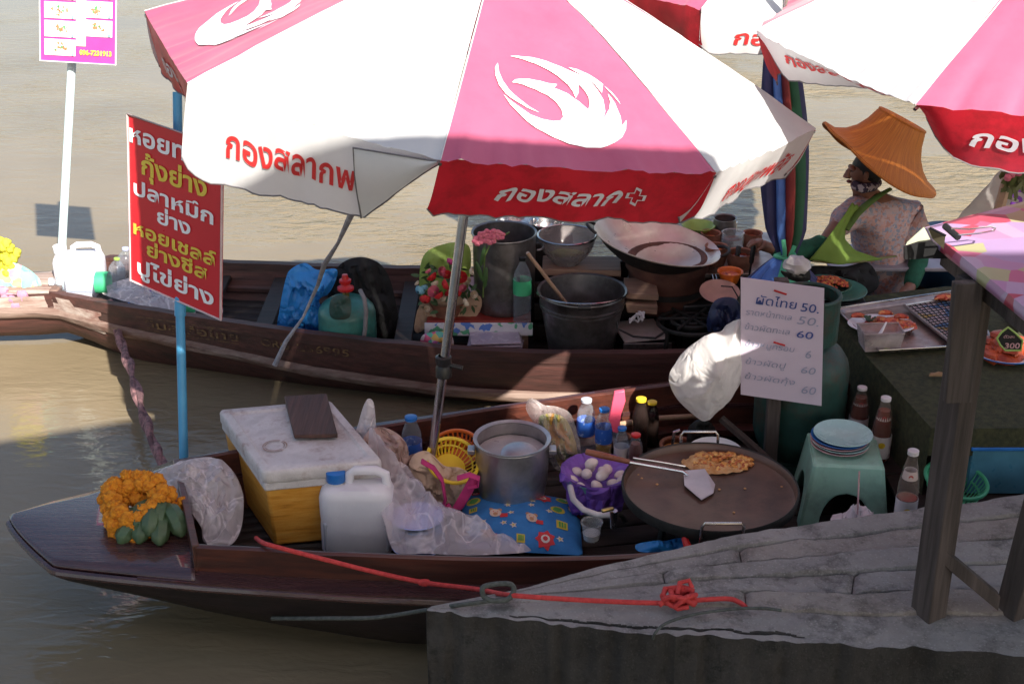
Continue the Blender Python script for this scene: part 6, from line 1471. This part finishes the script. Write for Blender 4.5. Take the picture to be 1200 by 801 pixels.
link('tag_card', MB().add(Hv+Hb, [(i, (i+1) % k, k+(i+1) % k, k+i) for i in range(k)]+[tuple(x) for x in tri]+[tuple(k+i for i in x) for x in tri]), BLACK, t, smooth=False)
link('tag_outline', MB().tube([p+V((0,-.003,0)) for p in Hv], .0045, n=6, closed=True), M('lime_outline', (.4,.6,.15), rough=.5, bump=0), t)
o_ = PY(1177, 408, 5.212); g = MB(); letters(g, '300', lambda x, y: o_+V((x, 0, y)), .062, .034, .02); link('lettering', g, PINKM, t, smooth=False)
o2 = PY(1176, 396, 5.212); g = MB(); letters(g, 'ตัวละ', lambda x, y: o2+V((x, 0, y)), .045, .018, .01); link('small_lettering', g, PINKM, t, smooth=False)
q_ = [P3(a, b_, TT+.02) for a, b_ in ((1180,372),(1196,388),(1225,376),(1205,360))]
tag(link('steel_strip', MB().hexa(q_, [p+V((0,0,.006)) for p in q_]), SILVER, bevel=.001), 'bent pale metal strip behind the fried crab plate', 'metal strip')
c = P3(1100, 440, TT+.012); m = MB().tube([c+V((-.04,0,0)), c+V((0,.004,.006)), c+V((.05,0,.002))], [.004,.012,.004], n=8).ball(c+V((-.02,.01,.004)), (.02,.008,.005), 6, .3)
tag(link('dried_leaf', m, M('dry_leaf', (.35,.22,.12), rough=.8)), 'small dry curled leaf lying on the turf', 'leaf')
tag(link('grey_tray', MB().box((2.35, 6.75, .60), (1.5, .35, .02)), M('lilac_grey_metal', (.38,.35,.40), (.3,.28,.32), rough=.4, metal=.4), bevel=.004), 'long lilac grey metal sheet behind the turf table', 'metal sheet')
tag(link('blue_barrel', MB().lathe([(.14,0),(.15,.03),(.15,.28),(.13,.3),(0,.3)], PY(1102, 330, 7.0), 24), M('navy_barrel', (.01,.05,.12), rough=.5)), 'dark navy barrel behind the vendor elbow', 'barrel')

# ================================================================ folded striped parasol tied to its pole
t = thing('folded_parasol', 'folded blue, red and green striped parasol tied around its pole beside the vendor', 'parasol', PY(922, 330, 6.2))
STR = [M('blue_stripe_cloth', (.07,.17,.46), (.05,.12,.36), rough=.6, bump=.2), M('red_stripe_cloth', (.27,.03,.022), (.2,.02,.015), rough=.6, bump=.2), M('green_stripe_cloth', (.02,.12,.05), (.015,.09,.04), rough=.6, bump=.2), M('navy_stripe_cloth', (.035,.035,.11), (.022,.022,.08), rough=.6, bump=.2)]
top, bot = PY(915, 40, 6.45), PY(922, 308, 6.25)
def fold_sector(k_, n_=10):
    a0 = -pi+k_*2*pi/n_; m = MB()
    def fn(u, v):
        c_ = top.lerp(bot, v); a = a0+2*pi/n_*u; w_ = .066+.042*sin(pi*min(v*1.0, 1))**.8+.012*v
        if v > .86: w_ *= 1-.62*((v-.86)/.14)
        r = w_*(1-.42*abs(2*u-1)**1.5+.03*sin(v*9+k_)); return c_+V((r*cos(a+.25*sin(v*3)), r*.8*sin(a+.25*sin(v*3)), 0))
    return m.grid(fn, 8, 26)
order = [0, 0, 3, 0, 1, 2, 3, 3, 1, 0]
for k_ in range(10): link('cloth_fold', fold_sector(k_), STR[(3,0,1,2,3,3,0,1,2,3)[k_]], t)
link('pole', MB().tube([V((PY(922,308,6.25).x, 6.3, FZ2)), V((PY(922,308,6.25).x, 6.3, .5)), top+V((0,0,.3))], .018, n=10), STEEL, t)
TIE = M('light_green_tie', (.10,.45,.25), (.07,.36,.2), rough=.7)
kn = PY(920, 300, 6.2)
link('tie_band', MB().tube([kn+V((.045*cos(a), .04*sin(a), .006*sin(2*a))) for a in [2*pi*i/20 for i in range(20)]], .011, n=8, closed=True), TIE, t)
for dx, l in ((-.01,.10),(.012,.07)): link('tie_end', MB().tube([kn+V((dx,-.04,0)), kn+V((dx*1.5,-.05,l*.5)), kn+V((dx*2.5,-.05,l))], .010, n=8, flat=.4), TIE, t)
SK = [(885,330,0),(893,318,0),(906,304,0),(922,301,0),(934,308,0),(946,318,0),(948,330,0),(930,334,0),(905,330,0)]
def skirtp(u, v, a0=-pi, a1=0):
    a = a0+(a1-a0)*u; c_ = kn.lerp(PY(917, 326, 6.15), v); r = .04+.13*v**.8+.012*sin(a*11)*v; return c_+V((r*cos(a)*1.0, r*.6*sin(a), -.02*v*abs(cos(a))))
for i, mt in enumerate((STR[0], STR[0], TIE, TIE, STR[3])):
    a0 = -pi+i*pi/5; link('cloth_skirt', MB().grid(lambda u, v: skirtp(u, v, a0, a0+pi/5), 8, 10), mt, t, solid=.002)
for i in range(5):
    a0 = i*pi/5; link('cloth_skirt', MB().grid(lambda u, v: skirtp(u, v, a0, a0+pi/5), 6, 6), STR[3], t, solid=.002)
link('hem', MB().tube([skirtp(i/24, 1.0) for i in range(25)], .006, n=6), CREAMC, t)
t = thing('canvas_cap', 'small white and black cap hanging at the foot of the folded parasol', 'cap', PY(936, 322, 6.05))
link('crown', MB().ball(PY(934, 311, 6.03), (.062,.055,.045), 20, .25, 3, 1), M('white_canvas', (.62,.58,.56), rough=.8), t)
link('brim', MB().pillow([PY(a, b_, 6.0) for a, b_ in [(915,317),(930,320),(945,312),(950,326),(940,331),(922,326)]], .012, crumple=.008), BLACK, t)

# ================================================================ vendor
vy = 6.72
t = thing('person', 'seated vendor in an orange straw hat, floral blouse, lime apron and dark green sleeves', 'person', PY(1035, 345, 6.75)-V((0,0,.24)))
J = {}; edges = []
def jn(k, p, r, par=None):
    J[k] = (p, r); 
    if par: edges.append((par, k))
jn('pelvis', PY(1040, 350, 6.80), .125); jn('waist', PY(1036, 322, 6.77), .115, 'pelvis'); jn('chest', PY(1030, 272, 6.74), .125, 'waist'); jn('upchest', PY(1026, 247, 6.72), .11, 'chest')
jn('neck', PY(1017, 229, 6.69), .048, 'upchest'); jn('jawback', PY(1012, 216, 6.67), .055, 'neck'); jn('skull', PY(1012, 199, 6.67), .082, 'jawback'); jn('crown', PY(1015, 187, 6.67), .07, 'skull')
jn('chin', PY(999, 213, 6.64), .032, 'jawback'); jn('brow', PY(1001, 195, 6.65), .05, 'skull')
jn('shA', PY(995, 250, 6.60), .058, 'upchest'); jn('elA', PY(962, 292, 6.48), .042, 'shA'); jn('foA', PY(925, 296, 6.44), .036, 'elA'); jn('wrA', PY(903, 291, 6.42), .027, 'foA'); jn('palmA', PY(893, 287, 6.41), .033, 'wrA'); jn('palmA2', PY(888, 284, 6.41), .026, 'palmA')
for i, (dx, dz, l) in enumerate(((-.0,.014,.045),(-.004,.004,.05),(-.004,-.008,.045),(0,-.018,.036))):
    b0 = J['palmA2'][0]+V((-.008, (i-1.5)*.013, .004)); jn('f%da' % i, b0, .0085, 'palmA2'); jn('f%db' % i, b0+V((-l*.6, (i-1.5)*.004, -.006)), .008, 'f%da' % i); jn('f%dc' % i, b0+V((-l*.9, (i-1.5)*.004, -.026)), .0065, 'f%db' % i)
jn('th1', J['palmA'][0]+V((.0,-.03,.0)), .010, 'palmA'); jn('th2', J['palmA'][0]+V((-.028,-.045,-.012)), .008, 'th1')
jn('shB', PY(1064, 250, 6.72), .06, 'upchest'); jn('elB', PY(1078, 302, 6.66), .042, 'shB'); jn('wrB', PY(1066, 338, 6.50), .03, 'elB'); jn('palmB', PY(1058, 346, 6.44), .032, 'wrB')
for i in range(4):
    b0 = J['palmB'][0]+V((-.022, -.022, (i-1.5)*.014)); jn('g%da' % i, b0, .0085, 'palmB'); jn('g%db' % i, b0+V((-.03,-.025,-.004)), .0075, 'g%da' % i)
jn('tb1', J['palmB'][0]+V((.0,-.02,.03)), .009, 'palmB'); jn('tb2', J['palmB'][0]+V((-.015,-.045,.035)), .008, 'tb1')
pel = J['pelvis'][0]
for s, dy in (('L', -.10), ('R', .12)):
    jn('hip'+s, pel+V((-.04, dy, -.03)), .085, 'pelvis'); jn('kn'+s, pel+V((-.42, dy*1.5, .0)), .062, 'hip'+s); jn('an'+s, V((pel.x-.34, pel.y+dy*1.5, FZ2+.06)), .042, 'kn'+s); jn('to'+s, V((pel.x-.46, pel.y+dy*1.5, FZ2+.03)), .03, 'an'+s)
def skin_obj(name, keys, edg, m, parent, root, grow=0, rs={}, sub=2):
    me = bpy.data.meshes.new(name); idx = {k: i for i, k in enumerate(keys)}; o0 = V(ORG[parent.name])
    me.from_pydata([tuple(J[k][0]-o0) for k in keys], [(idx[a], idx[b]) for a, b in edg if a in idx and b in idx], [])
    o = bpy.data.objects.new(name, me); COL.objects.link(o); o.parent = parent
    md = o.modifiers.new('skin', 'SKIN'); md.use_smooth_shade = True; me.materials.append(m)
    for k in keys: v = me.skin_vertices[0].data[idx[k]]; r = rs.get(k, J[k][1]+grow); v.radius = (r, r); v.use_root = (k == root)
    s = o.modifiers.new('smooth', 'SUBSURF'); s.levels = sub; s.render_levels = sub; return o
skin_obj('body', list(J), edges, SKIN, t, 'pelvis')
jn('slA', PY(975, 275, 6.54), .05); jn('slB', PY(1075, 290, 6.68), .05)
E2 = [('pelvis','waist'),('waist','chest'),('chest','upchest'),('upchest','shA'),('upchest','shB'),('shA','slA'),('shB','slB')]
bl_ = skin_obj('blouse', ['pelvis','waist','chest','upchest','shA','shB','slA','slB'], E2, SHIRT, t, 'pelvis', .022, rs={'slA': .068, 'slB': .078, 'pelvis': .16, 'waist': .145, 'upchest': .118, 'shA': .078, 'shB': .085})
dm = bl_.modifiers.new('creases', 'DISPLACE'); tex = bpy.data.textures.new('cloth_creases', 'CLOUDS'); tex.noise_scale = .07; dm.texture = tex; dm.strength = .035; dm.mid_level = .5
jn('slA2', PY(970, 280, 6.51), .05)
skin_obj('sleeve', ['slA2','elA','foA','wrA'], [('slA2','elA'),('elA','foA'),('foA','wrA')], SLEEVE, t, 'slA2', .0, rs={'slA2': .066, 'elA': .068, 'foA': .054, 'wrA': .038})
jn('slB2', PY(1069, 268, 6.70), .05)
skin_obj('sleeve', ['slB2','elB','wrB'], [('slB2','elB'),('elB','wrB')], SLEEVE, t, 'slB2', .0, rs={'slB2': .056, 'elB': .056, 'wrB': .040})
# trousers
skin_obj('trousers', ['pelvis','hipL','knL','anL','hipR','knR','anR'], [e for e in edges if e[1] in ('hipL','knL','anL','hipR','knR','anR')], BLACKCLOTH, t, 'pelvis', .014)
# face, on the left of the head
hc = J['skull'][0]; nose = PY(992, 204, 6.63)
fc_ = MB().tube([PY(1000,194,6.60), PY(994,201,6.59), PY(991.5,206,6.59), PY(996,208,6.60)], [.010,.012,.016,.008], n=8); link('nose', fc_, SKIN, t)
link('lips', MB().ball(PY(995, 212.5, 6.60), (.014,.02,.008), 8), M('lip_skin', (.2,.06,.05), rough=.5), t)
for px, yy in ((999, 6.575), (1000, 6.68)): link('eye', MB().ball(PY(px, 200, yy), (.009,.009,.006), 8), BLACK, t)
link('brow_ridge', MB().ball(PY(998.5, 196.5, 6.60), (.018,.05,.010), 10), SKIN, t)
link('ear', MB().ball(PY(1015, 206, 6.585), (.014,.008,.024), 8), SKIN, t)
link('hair', MB().ball(PY(1019, 196, 6.68), (.085,.09,.085), 16, .08, 3, 2), M('black_hair', (.02,.016,.014), rough=.6, bump=.6, bscale=100), t)
link('scarf', MB().tube([PY(1003,217,6.56), PY(1011,221,6.57), PY(1022,219,6.62), PY(1028,214,6.70), PY(1020,218,6.76), PY(1006,219,6.70)], .024, n=10, closed=True), SCARF, t)
# apron: bib, strap and waist part
def cl(name, pts, y, th, m, **k): return link(name, MB().pillow([PY(a, b_, (c_[0] if c_ else y)) for a, b_, *c_ in pts], th, **k), m, t)
def crv(P_, q): k_ = min(max(q, 0), .9999)*(len(P_)-1); i = int(k_); return P_[i].lerp(P_[i+1], k_-i)
LC = [PY(998,238,6.54), PY(992,248,6.50), PY(982,261,6.46), PY(972,275,6.42), PY(960,291,6.39), PY(948,306,6.37)]
RC = [PY(1008,242,6.55), PY(998,254,6.53), PY(991,268,6.50), PY(990,281,6.47), PY(1002,294,6.45), PY(1034,304,6.46)]
link('apron_bib', MB().grid(lambda u, v: crv(LC, v).lerp(crv(RC, v), u)+V((0, -.035*sin(pi*u)*v-.012*sin(u*9+v*4)*v, .004*sin(u*13))), 16, 26), APRON, t, solid=.004)
link('apron_strap', MB().tube([PY(1044,221,6.60), PY(1032,228,6.58), PY(1018,238,6.565), PY(1004,250,6.53), PY(990,268,6.50)], [.014,.020,.024,.030,.034], n=8, flat=.4), M('dark_lime_cloth', (.12,.2,.04), (.09,.15,.03), rough=.8), t)
link('apron_piping', MB().tube([PY(997,244,6.535), PY(989,258,6.485), PY(985,272,6.47), PY(989,286,6.46), PY(1000,294,6.455), PY(1016,300,6.47)], .005, n=6), KHAKI, t)
link('waist_tie', MB().tube([PY(952,306,6.38), PY(980,308,6.40), PY(1010,306,6.42), PY(1034,302,6.52), PY(1050,300,6.60)], [.008,.012,.012,.01,.008], n=8, flat=.5), KHAKI, t)
cl('lap_cloth', [(950,312,6.42),(990,312,6.42),(1018,308,6.45),(1030,335,6.42),(1000,350,6.38),(955,345,6.38),(940,330,6.38)], 6.4, .05, BLACKCLOTH, crumple=.03)
# straw hat
bl0, br0 = PY(968, 150, 6.62), PY(1089, 224, 6.66); hc0 = PY(1030, 193, 6.68); axp = PY(1066, 143, 6.62)-PY(1032, 190, 6.66)
ax = V((axp.x, .015, axp.z)).normalized(); xx = (br0-bl0); xx = (xx-ax*xx.dot(ax)).normalized(); yy_ = ax.cross(xx)
Rm = Matrix((xx, yy_, ax)).transposed()
hatc = (bl0+br0)/2-ax*.015; RB = (br0-bl0).length/2
prof = [(RB, .0), (RB*.99, .008), (RB*.82, .030), (RB*.66, .068), (RB*.54, .112), (RB*.455, .165), (RB*.40, .222), (RB*.375, .238), (RB*.30, .232), (RB*.26, .205), (RB*.12, .20), (0, .205)]
hm = MB(); hm2 = []
n_ = 64; vs = []; fs = []
for i, (r, z) in enumerate(prof):
    for j in range(n_):
        a = 2*pi*j/n_; flap = (r/RB)**4*(.030*cos(2*a)-.02*cos(a)+.01*noise.noise(V((cos(a)*2, sin(a)*2, 1))))
        vs.append(V((r*cos(a), r*sin(a)*.96, z+flap)))
for i in range(len(prof)-1):
    for j in range(n_): fs.append((i*n_+j, i*n_+(j+1) % n_, (i+1)*n_+(j+1) % n_, (i+1)*n_+j))
hat = thing('straw_hat', 'wide orange straw hat worn by the vendor', 'hat', hatc); hat.rotation_euler = Rm.to_euler()
ho = link('hat_weave', MB().add(vs, fs), STRAW, hat, origin=(0,0,0), solid=.006)
link('brim_edge', MB().tube([vs[j] for j in range(n_)], .006, n=6, closed=True), STRAW, hat, origin=(0,0,0))
link('crown_ring', MB().tube([V((RB*.385*cos(2*pi*j/40), RB*.385*sin(2*pi*j/40)*.96, .236)) for j in range(40)], .007, n=6, closed=True), STRAW, hat, origin=(0,0,0))
link('head_band', MB().lathe([(.09,.04),(.10,.04),(.10,.09),(.09,.09)], (0,0,0), 24), STRAW, hat, origin=(0,0,0))

# ================================================================ wooden stall table on the quay
TBZ = 1.72
t = thing('stall_table', 'grey brown wooden stall table with a pink patchwork oilcloth on the quay', 'table', V((1.8, 3.8, QZ)))
def leg(b0, t0, w_, d_, rz, name='leg'):
    R_ = Matrix.Rotation(rz, 3, 'Z'); q_ = [R_ @ V((x*w_/2, y*d_/2, 0)) for x, y in ((-1,-1),(1,-1),(1,1),(-1,1))]
    return link(name, MB().hexa([V(b0)+p for p in q_], [V(t0)+p for p in q_]), POSTW, t, bevel=.004)
f1 = PZ(1088, 716, QZ+.012); f2 = PZ(1181, 713, QZ+.012)
tA = PZ(1085, 268, TBZ); 
T1 = PY(1144, 330, f1.y+.0)
leg(f1+V((0,0,-.02)), V((f1.x-.0, f1.y+.02, TBZ-.05)), .075, .085, .5)
leg(f2+V((.02,0,-.02)), V((f2.x+.10, f2.y-.02, TBZ-.05)), .085, .085, .5)
leg((f1.x+.75, f1.y+.5, QZ-.0), (f1.x+.75, f1.y+.5, TBZ-.05), .08, .08, .5); leg((f1.x+.9, f1.y-.35, QZ-.0), (f1.x+.9, f1.y-.35, TBZ-.05), .08, .08, .5)
# doubled upper post
u0 = PY(1118, 470, f1.y-.06); u1_ = PY(1137, 310, f1.y-.06)
leg(V((u0.x+.01, u0.y, u0.z)), V((u1_.x, u1_.y, min(u1_.z, TBZ-.03))), .085, .03, .1, 'post_brace')
b0, b1 = PY(1103, 646, f1.y-.02), PY(1170, 702, f2.y-.03)
link('cross_brace', MB().hexa([b0+V((0,-.015,-.035)), b1+V((0,-.015,-.035)), b1+V((0,.02,-.035)), b0+V((0,.02,-.035))], [b0+V((0,-.015,.02)), b1+V((0,-.015,.02)), b1+V((0,.02,.02)), b0+V((0,.02,.02))]), POSTW, t, bevel=.003)
C1 = tA; C2 = PZ(1206, 366, TBZ); C3d = (C2-C1); C4 = PZ(1206, 236, TBZ)
e1 = C3d.normalized(); e2 = (C4-C1).normalized()
top4 = [C1, C1+e1*1.1, C1+e1*1.1+e2*1.5, C1+e2*1.5]
link('table_top', MB().hexa([p+V((0,0,-.03)) for p in [C1+(e1+e2)*.012, top4[1], top4[2], top4[3]]], [p+V((0,0,-.004)) for p in [C1+(e1+e2)*.012, top4[1], top4[2], top4[3]]]), POSTW, t)
def cloth(u, v):
    # u along e1 (0..1), v: -.04..1 across e2, folded over the front edge
    p = C1+e1*1.1*u+e2*1.5*max(v, 0); z = .003+.0015*noise.noise(p*20)
    if v < 0: p = p+e2*(.006*0)+V((0,0,0)); z += v*.9; p -= e2*.004
    return p+V((0,0,z))
link('oilcloth', MB().grid(lambda u, v: cloth(u, -.035+1.035*v), 50, 58), CHECK, t, solid=.002)
link('oilcloth_flap', MB().grid(lambda u, v: C1+e2*1.5*u-e1*.004+V((0,0,.003-.03*v)), 30, 2), CHECK, t, solid=.002)
link('apron_board', MB().hexa([C1+e1*a+e2*.05+V((0,0,-.11))+e2*w_ for a, w_ in ((.05,0),(1.05,0),(1.05,.03),(.05,.03))], [C1+e1*a+e2*.05+V((0,0,-.031))+e2*w_ for a, w_ in ((.05,0),(1.05,0),(1.05,.03),(.05,.03))]), POSTW, t, bevel=.002)
link('apron_board', MB().hexa([C1+e2*a+e1*.05+V((0,0,-.11))+e1*w_ for a, w_ in ((.05,0),(1.4,0),(1.4,.03),(.05,.03))], [C1+e2*a+e1*.05+V((0,0,-.031))+e1*w_ for a, w_ in ((.05,0),(1.4,0),(1.4,.03),(.05,.03))]), POSTW, t, bevel=.002)
# card and black strap under the corner
def slab(name, pts, th, m, label, cat, parent=None):
    k_ = len(pts); tri = tessellate_polygon([[V((p.x, p.z, 0)) for p in pts]]); mm = MB().add(pts+[p+V((0,th,0)) for p in pts], [(i, (i+1) % k_, k_+(i+1) % k_, k_+i) for i in range(k_)]+[tuple(x) for x in tri]+[tuple(k_+i for i in x) for x in tri])
    o = link(name, mm, m, parent, smooth=False); return tag(o, label, cat) if parent is None else o
slab('card_flap', [PY(a, b_, 4.02) for a, b_ in ((1083,266),(1092,284),(1078,286),(1060,290),(1063,284))], .004, M('pale_green_card', (.5,.52,.38), rough=.8), 'pale green card flap hanging under the oilcloth corner', 'card')
slab('black_strap', [PY(a, b_, 3.98) for a, b_ in ((1060,290),(1078,284),(1092,282),(1100,290),(1112,303),(1085,303),(1060,304))], .012, BLACK, 'wide black strap under the oilcloth corner', 'strap')
# binder clip
t = thing('binder_clip', 'black and brass binder clip pinching the oilcloth at its corner', 'clip', PY(1102, 285, 3.9))
a, b_, c_, d_ = PY(1090,268,3.96), PY(1122,278,3.88), PY(1110,293,3.86), PY(1092,276,3.93)
slab('jaw', [PY(1088,268,3.90), PY(1108,276,3.86), PY(1106,292,3.86), PY(1093,280,3.9)], .012, M('brass_paint', (.34,.28,.16), rough=.35, metal=.5), '', '', t)
link('spine', MB().tube([PY(1107,266,3.90)+V((0,0,.004)), PY(1123,280,3.84)+V((0,0,.004))], .010, n=8), BLACK, t)
link('jaw_edge', MB().tube([PY(1090,267,3.90), PY(1108,276,3.85)], .004, n=6), BLACK, t)
wl_ = [PY(1114,272,3.87), PY(1135,273,3.88), PY(1160,270,3.9), PY(1166,272,3.9), PY(1164,275,3.88), PY(1145,278,3.86), PY(1122,280,3.84)]
link('wire_arm', MB().tube([p+V((0,0,.012)) for p in wl_], .0028, n=6), STEEL, t)
# far right: translucent banner, post, flowers
t = thing('plastic_banner', 'translucent white plastic banner with purple lettering at the right edge', 'banner', PY(1170, 262, 5.6))
bn = [PY(a, b_, 5.62) for a, b_ in ((1116,262),(1172,200),(1240,196),(1240,264))]
link('banner_sheet', MB().grid(lambda u, v: bn[0].lerp(bn[3], u).lerp(bn[1].lerp(bn[2], u), v)+V((0, .02*sin(u*9)+.012*noise.noise(V((u*6, v*6, 0))), 0)), 30, 16), M('translucent_sheet', (.66,.62,.60), (.58,.54,.52), rough=.35, alpha=.72, trans=.3, bump=.2), t, solid=.001)
o_ = PY(1183, 240, 5.55); g = MB(); letters(g, 'ราย', lambda x, y: o_+V((x, 0, y)), .16, .12, .02); link('lettering', g, M('purple_print', (.25,.05,.5), rough=.5, bump=0), t, smooth=False)
tag(link('slanted_post', MB().tube([PY(1166,262,5.5), PY(1182,205,5.5), PY(1190,180,5.5)], .022, n=6), BROOMW), 'slanted peach coloured wooden post in front of the plastic banner', 'post')
lv = MB(); rr = random.Random(8); t = thing('potted_flowers', 'small green plant with pinkish flowers at the top of the slanted post', 'plant', PY(1192, 215, 5.4))
for i in range(50):
    p = PY(rr.uniform(1180, 1206), rr.uniform(198, 222), 5.4+rr.uniform(-.06,.06)); a = rr.uniform(0, 6.3)
    lv.grid(lambda u, v: p+V((cos(a)*u*.04, -.02*u, sin(a)*u*.04))+V((-sin(a), 0, cos(a)))*(v-.5)*.018, 2, 1)
tag(link('leaves', lv, M('olive_leaves', (.14,.17,.05), (.08,.1,.03), scale=30, rough=.6), t), kind='stuff')
for px, py in ((1186,204),(1181,208),(1194,202)): link('flower_head', MB().ball(PY(px, py, 5.34), .016, 8, .4, 5, 1), FLC['pink'], t)
link('stem', MB().tube([PY(1190,235,5.42), PY(1192,212,5.4)], .005, n=6), M('orchid_stem', (.1,.1,.1)), t)

# ================================================================ mooring ropes on the quay
def rope(name, label, pts, r, m, cat='rope', n=10, sag=0):
    fine = []
    for i in range(len(pts)-1):
        p0, p1, p2, p3 = pts[max(i-1, 0)], pts[i], pts[i+1], pts[min(i+2, len(pts)-1)]
        for q_ in range(8):
            s_ = q_/8; fine.append(.5*((2*p1)+(p2-p0)*s_+(2*p0-5*p1+4*p2-p3)*s_*s_+(3*p1-p0-3*p2+p3)*s_**3))
    fine.append(pts[-1]); o = link(name, MB().tube(fine, r, n=n), m)
    return tag(o, label, cat)
zt = QZ+.03
red = rope('red_rope', 'red mooring rope running from the orange box across the bow to the quay', [PZ(300,630,.30), PY(309,636,4.29), PY(330,642,4.235), PY(380,655,4.215), PY(440,670,4.19), PY(497,682,4.16), PY(560,690,4.08), PZ(600,697,zt+.02), PZ(690,703,zt), PZ(770,706,zt), PZ(800,704,zt), PZ(850,701,zt), PZ(866,705,zt-.005), PZ(874,711,zt-.01)], .0085, REDROPE)
kt = MB(); kc = PZ(797, 702, zt+.012); rr = random.Random(6)
loop = []
for i in range(60):
    a = i*.62; loop.append(kc+V((.045*cos(a*1.0)*(1-.3*sin(i*.3)), .026*sin(a)+.01*sin(i*.5), .022*sin(a*1.7)+.008)))
t = thing('rope_knot', 'big knot in the red mooring rope on the quay', 'knot', kc)
link('knot_coil', MB().tube(loop, .0085, n=8), REDROPE, t); link('knot_ear', MB().tube([kc+V((-.01,.0,.02)), kc+V((.0,.03,.045)), kc+V((.03,.035,.05)), kc+V((.04,.02,.03))], .0085, n=8), REDROPE, t)
link('knot_end', MB().tube([kc+V((-.02,0,.0)), kc+V((-.055,-.01,.0)), kc+V((-.07,-.02,-.008))], .009, n=8), REDROPE, t)
for px, py, y, lb in ((497,682,4.22,'small tight knot in the red rope above the bow rail'),(400,658,4.32,'')):
    if lb: tag(link('small_knot', MB().ball(PY(px, py, 4.16), (.022,.014,.014), 10, .2, 5, 1), REDROPE), lb, 'knot')
rope('dark_rope', 'dark mooring rope lying from the water over the quay corner to the ring loop', [PY(318,716,4.22)+V((0,0,-.03)), PY(380,724,4.12), PY(440,723,4.05), PY(495,715,3.99), PZ(540,708,zt), PZ(580,703,zt), PZ(600,700,zt)], .0075, GREYROPE)
rope('rope_loop', 'dark rope loop knotted around the red rope at the quay corner', [PZ(566,698,zt+.02), PZ(566,688,zt+.05), PZ(580,684,zt+.05), PZ(598,684,zt+.05), PZ(602,692,zt+.03), PZ(594,702,zt+.01), PZ(576,703,zt+.01), PZ(566,698,zt+.02)], .009, GREYROPE)
rope('thin_cord', 'thin grey cord curving over the edge of the quay beam', [PZ(916,715,zt), PZ(895,712,zt), PZ(860,713,zt), PZ(815,719,zt-.005), PZ(782,729,zt-.005), PZ(768,741,zt-.008), PY(764,756,3.70), PY(762,790,3.69), PY(760,830,3.69)], .005, GREYROPE, 'cord')
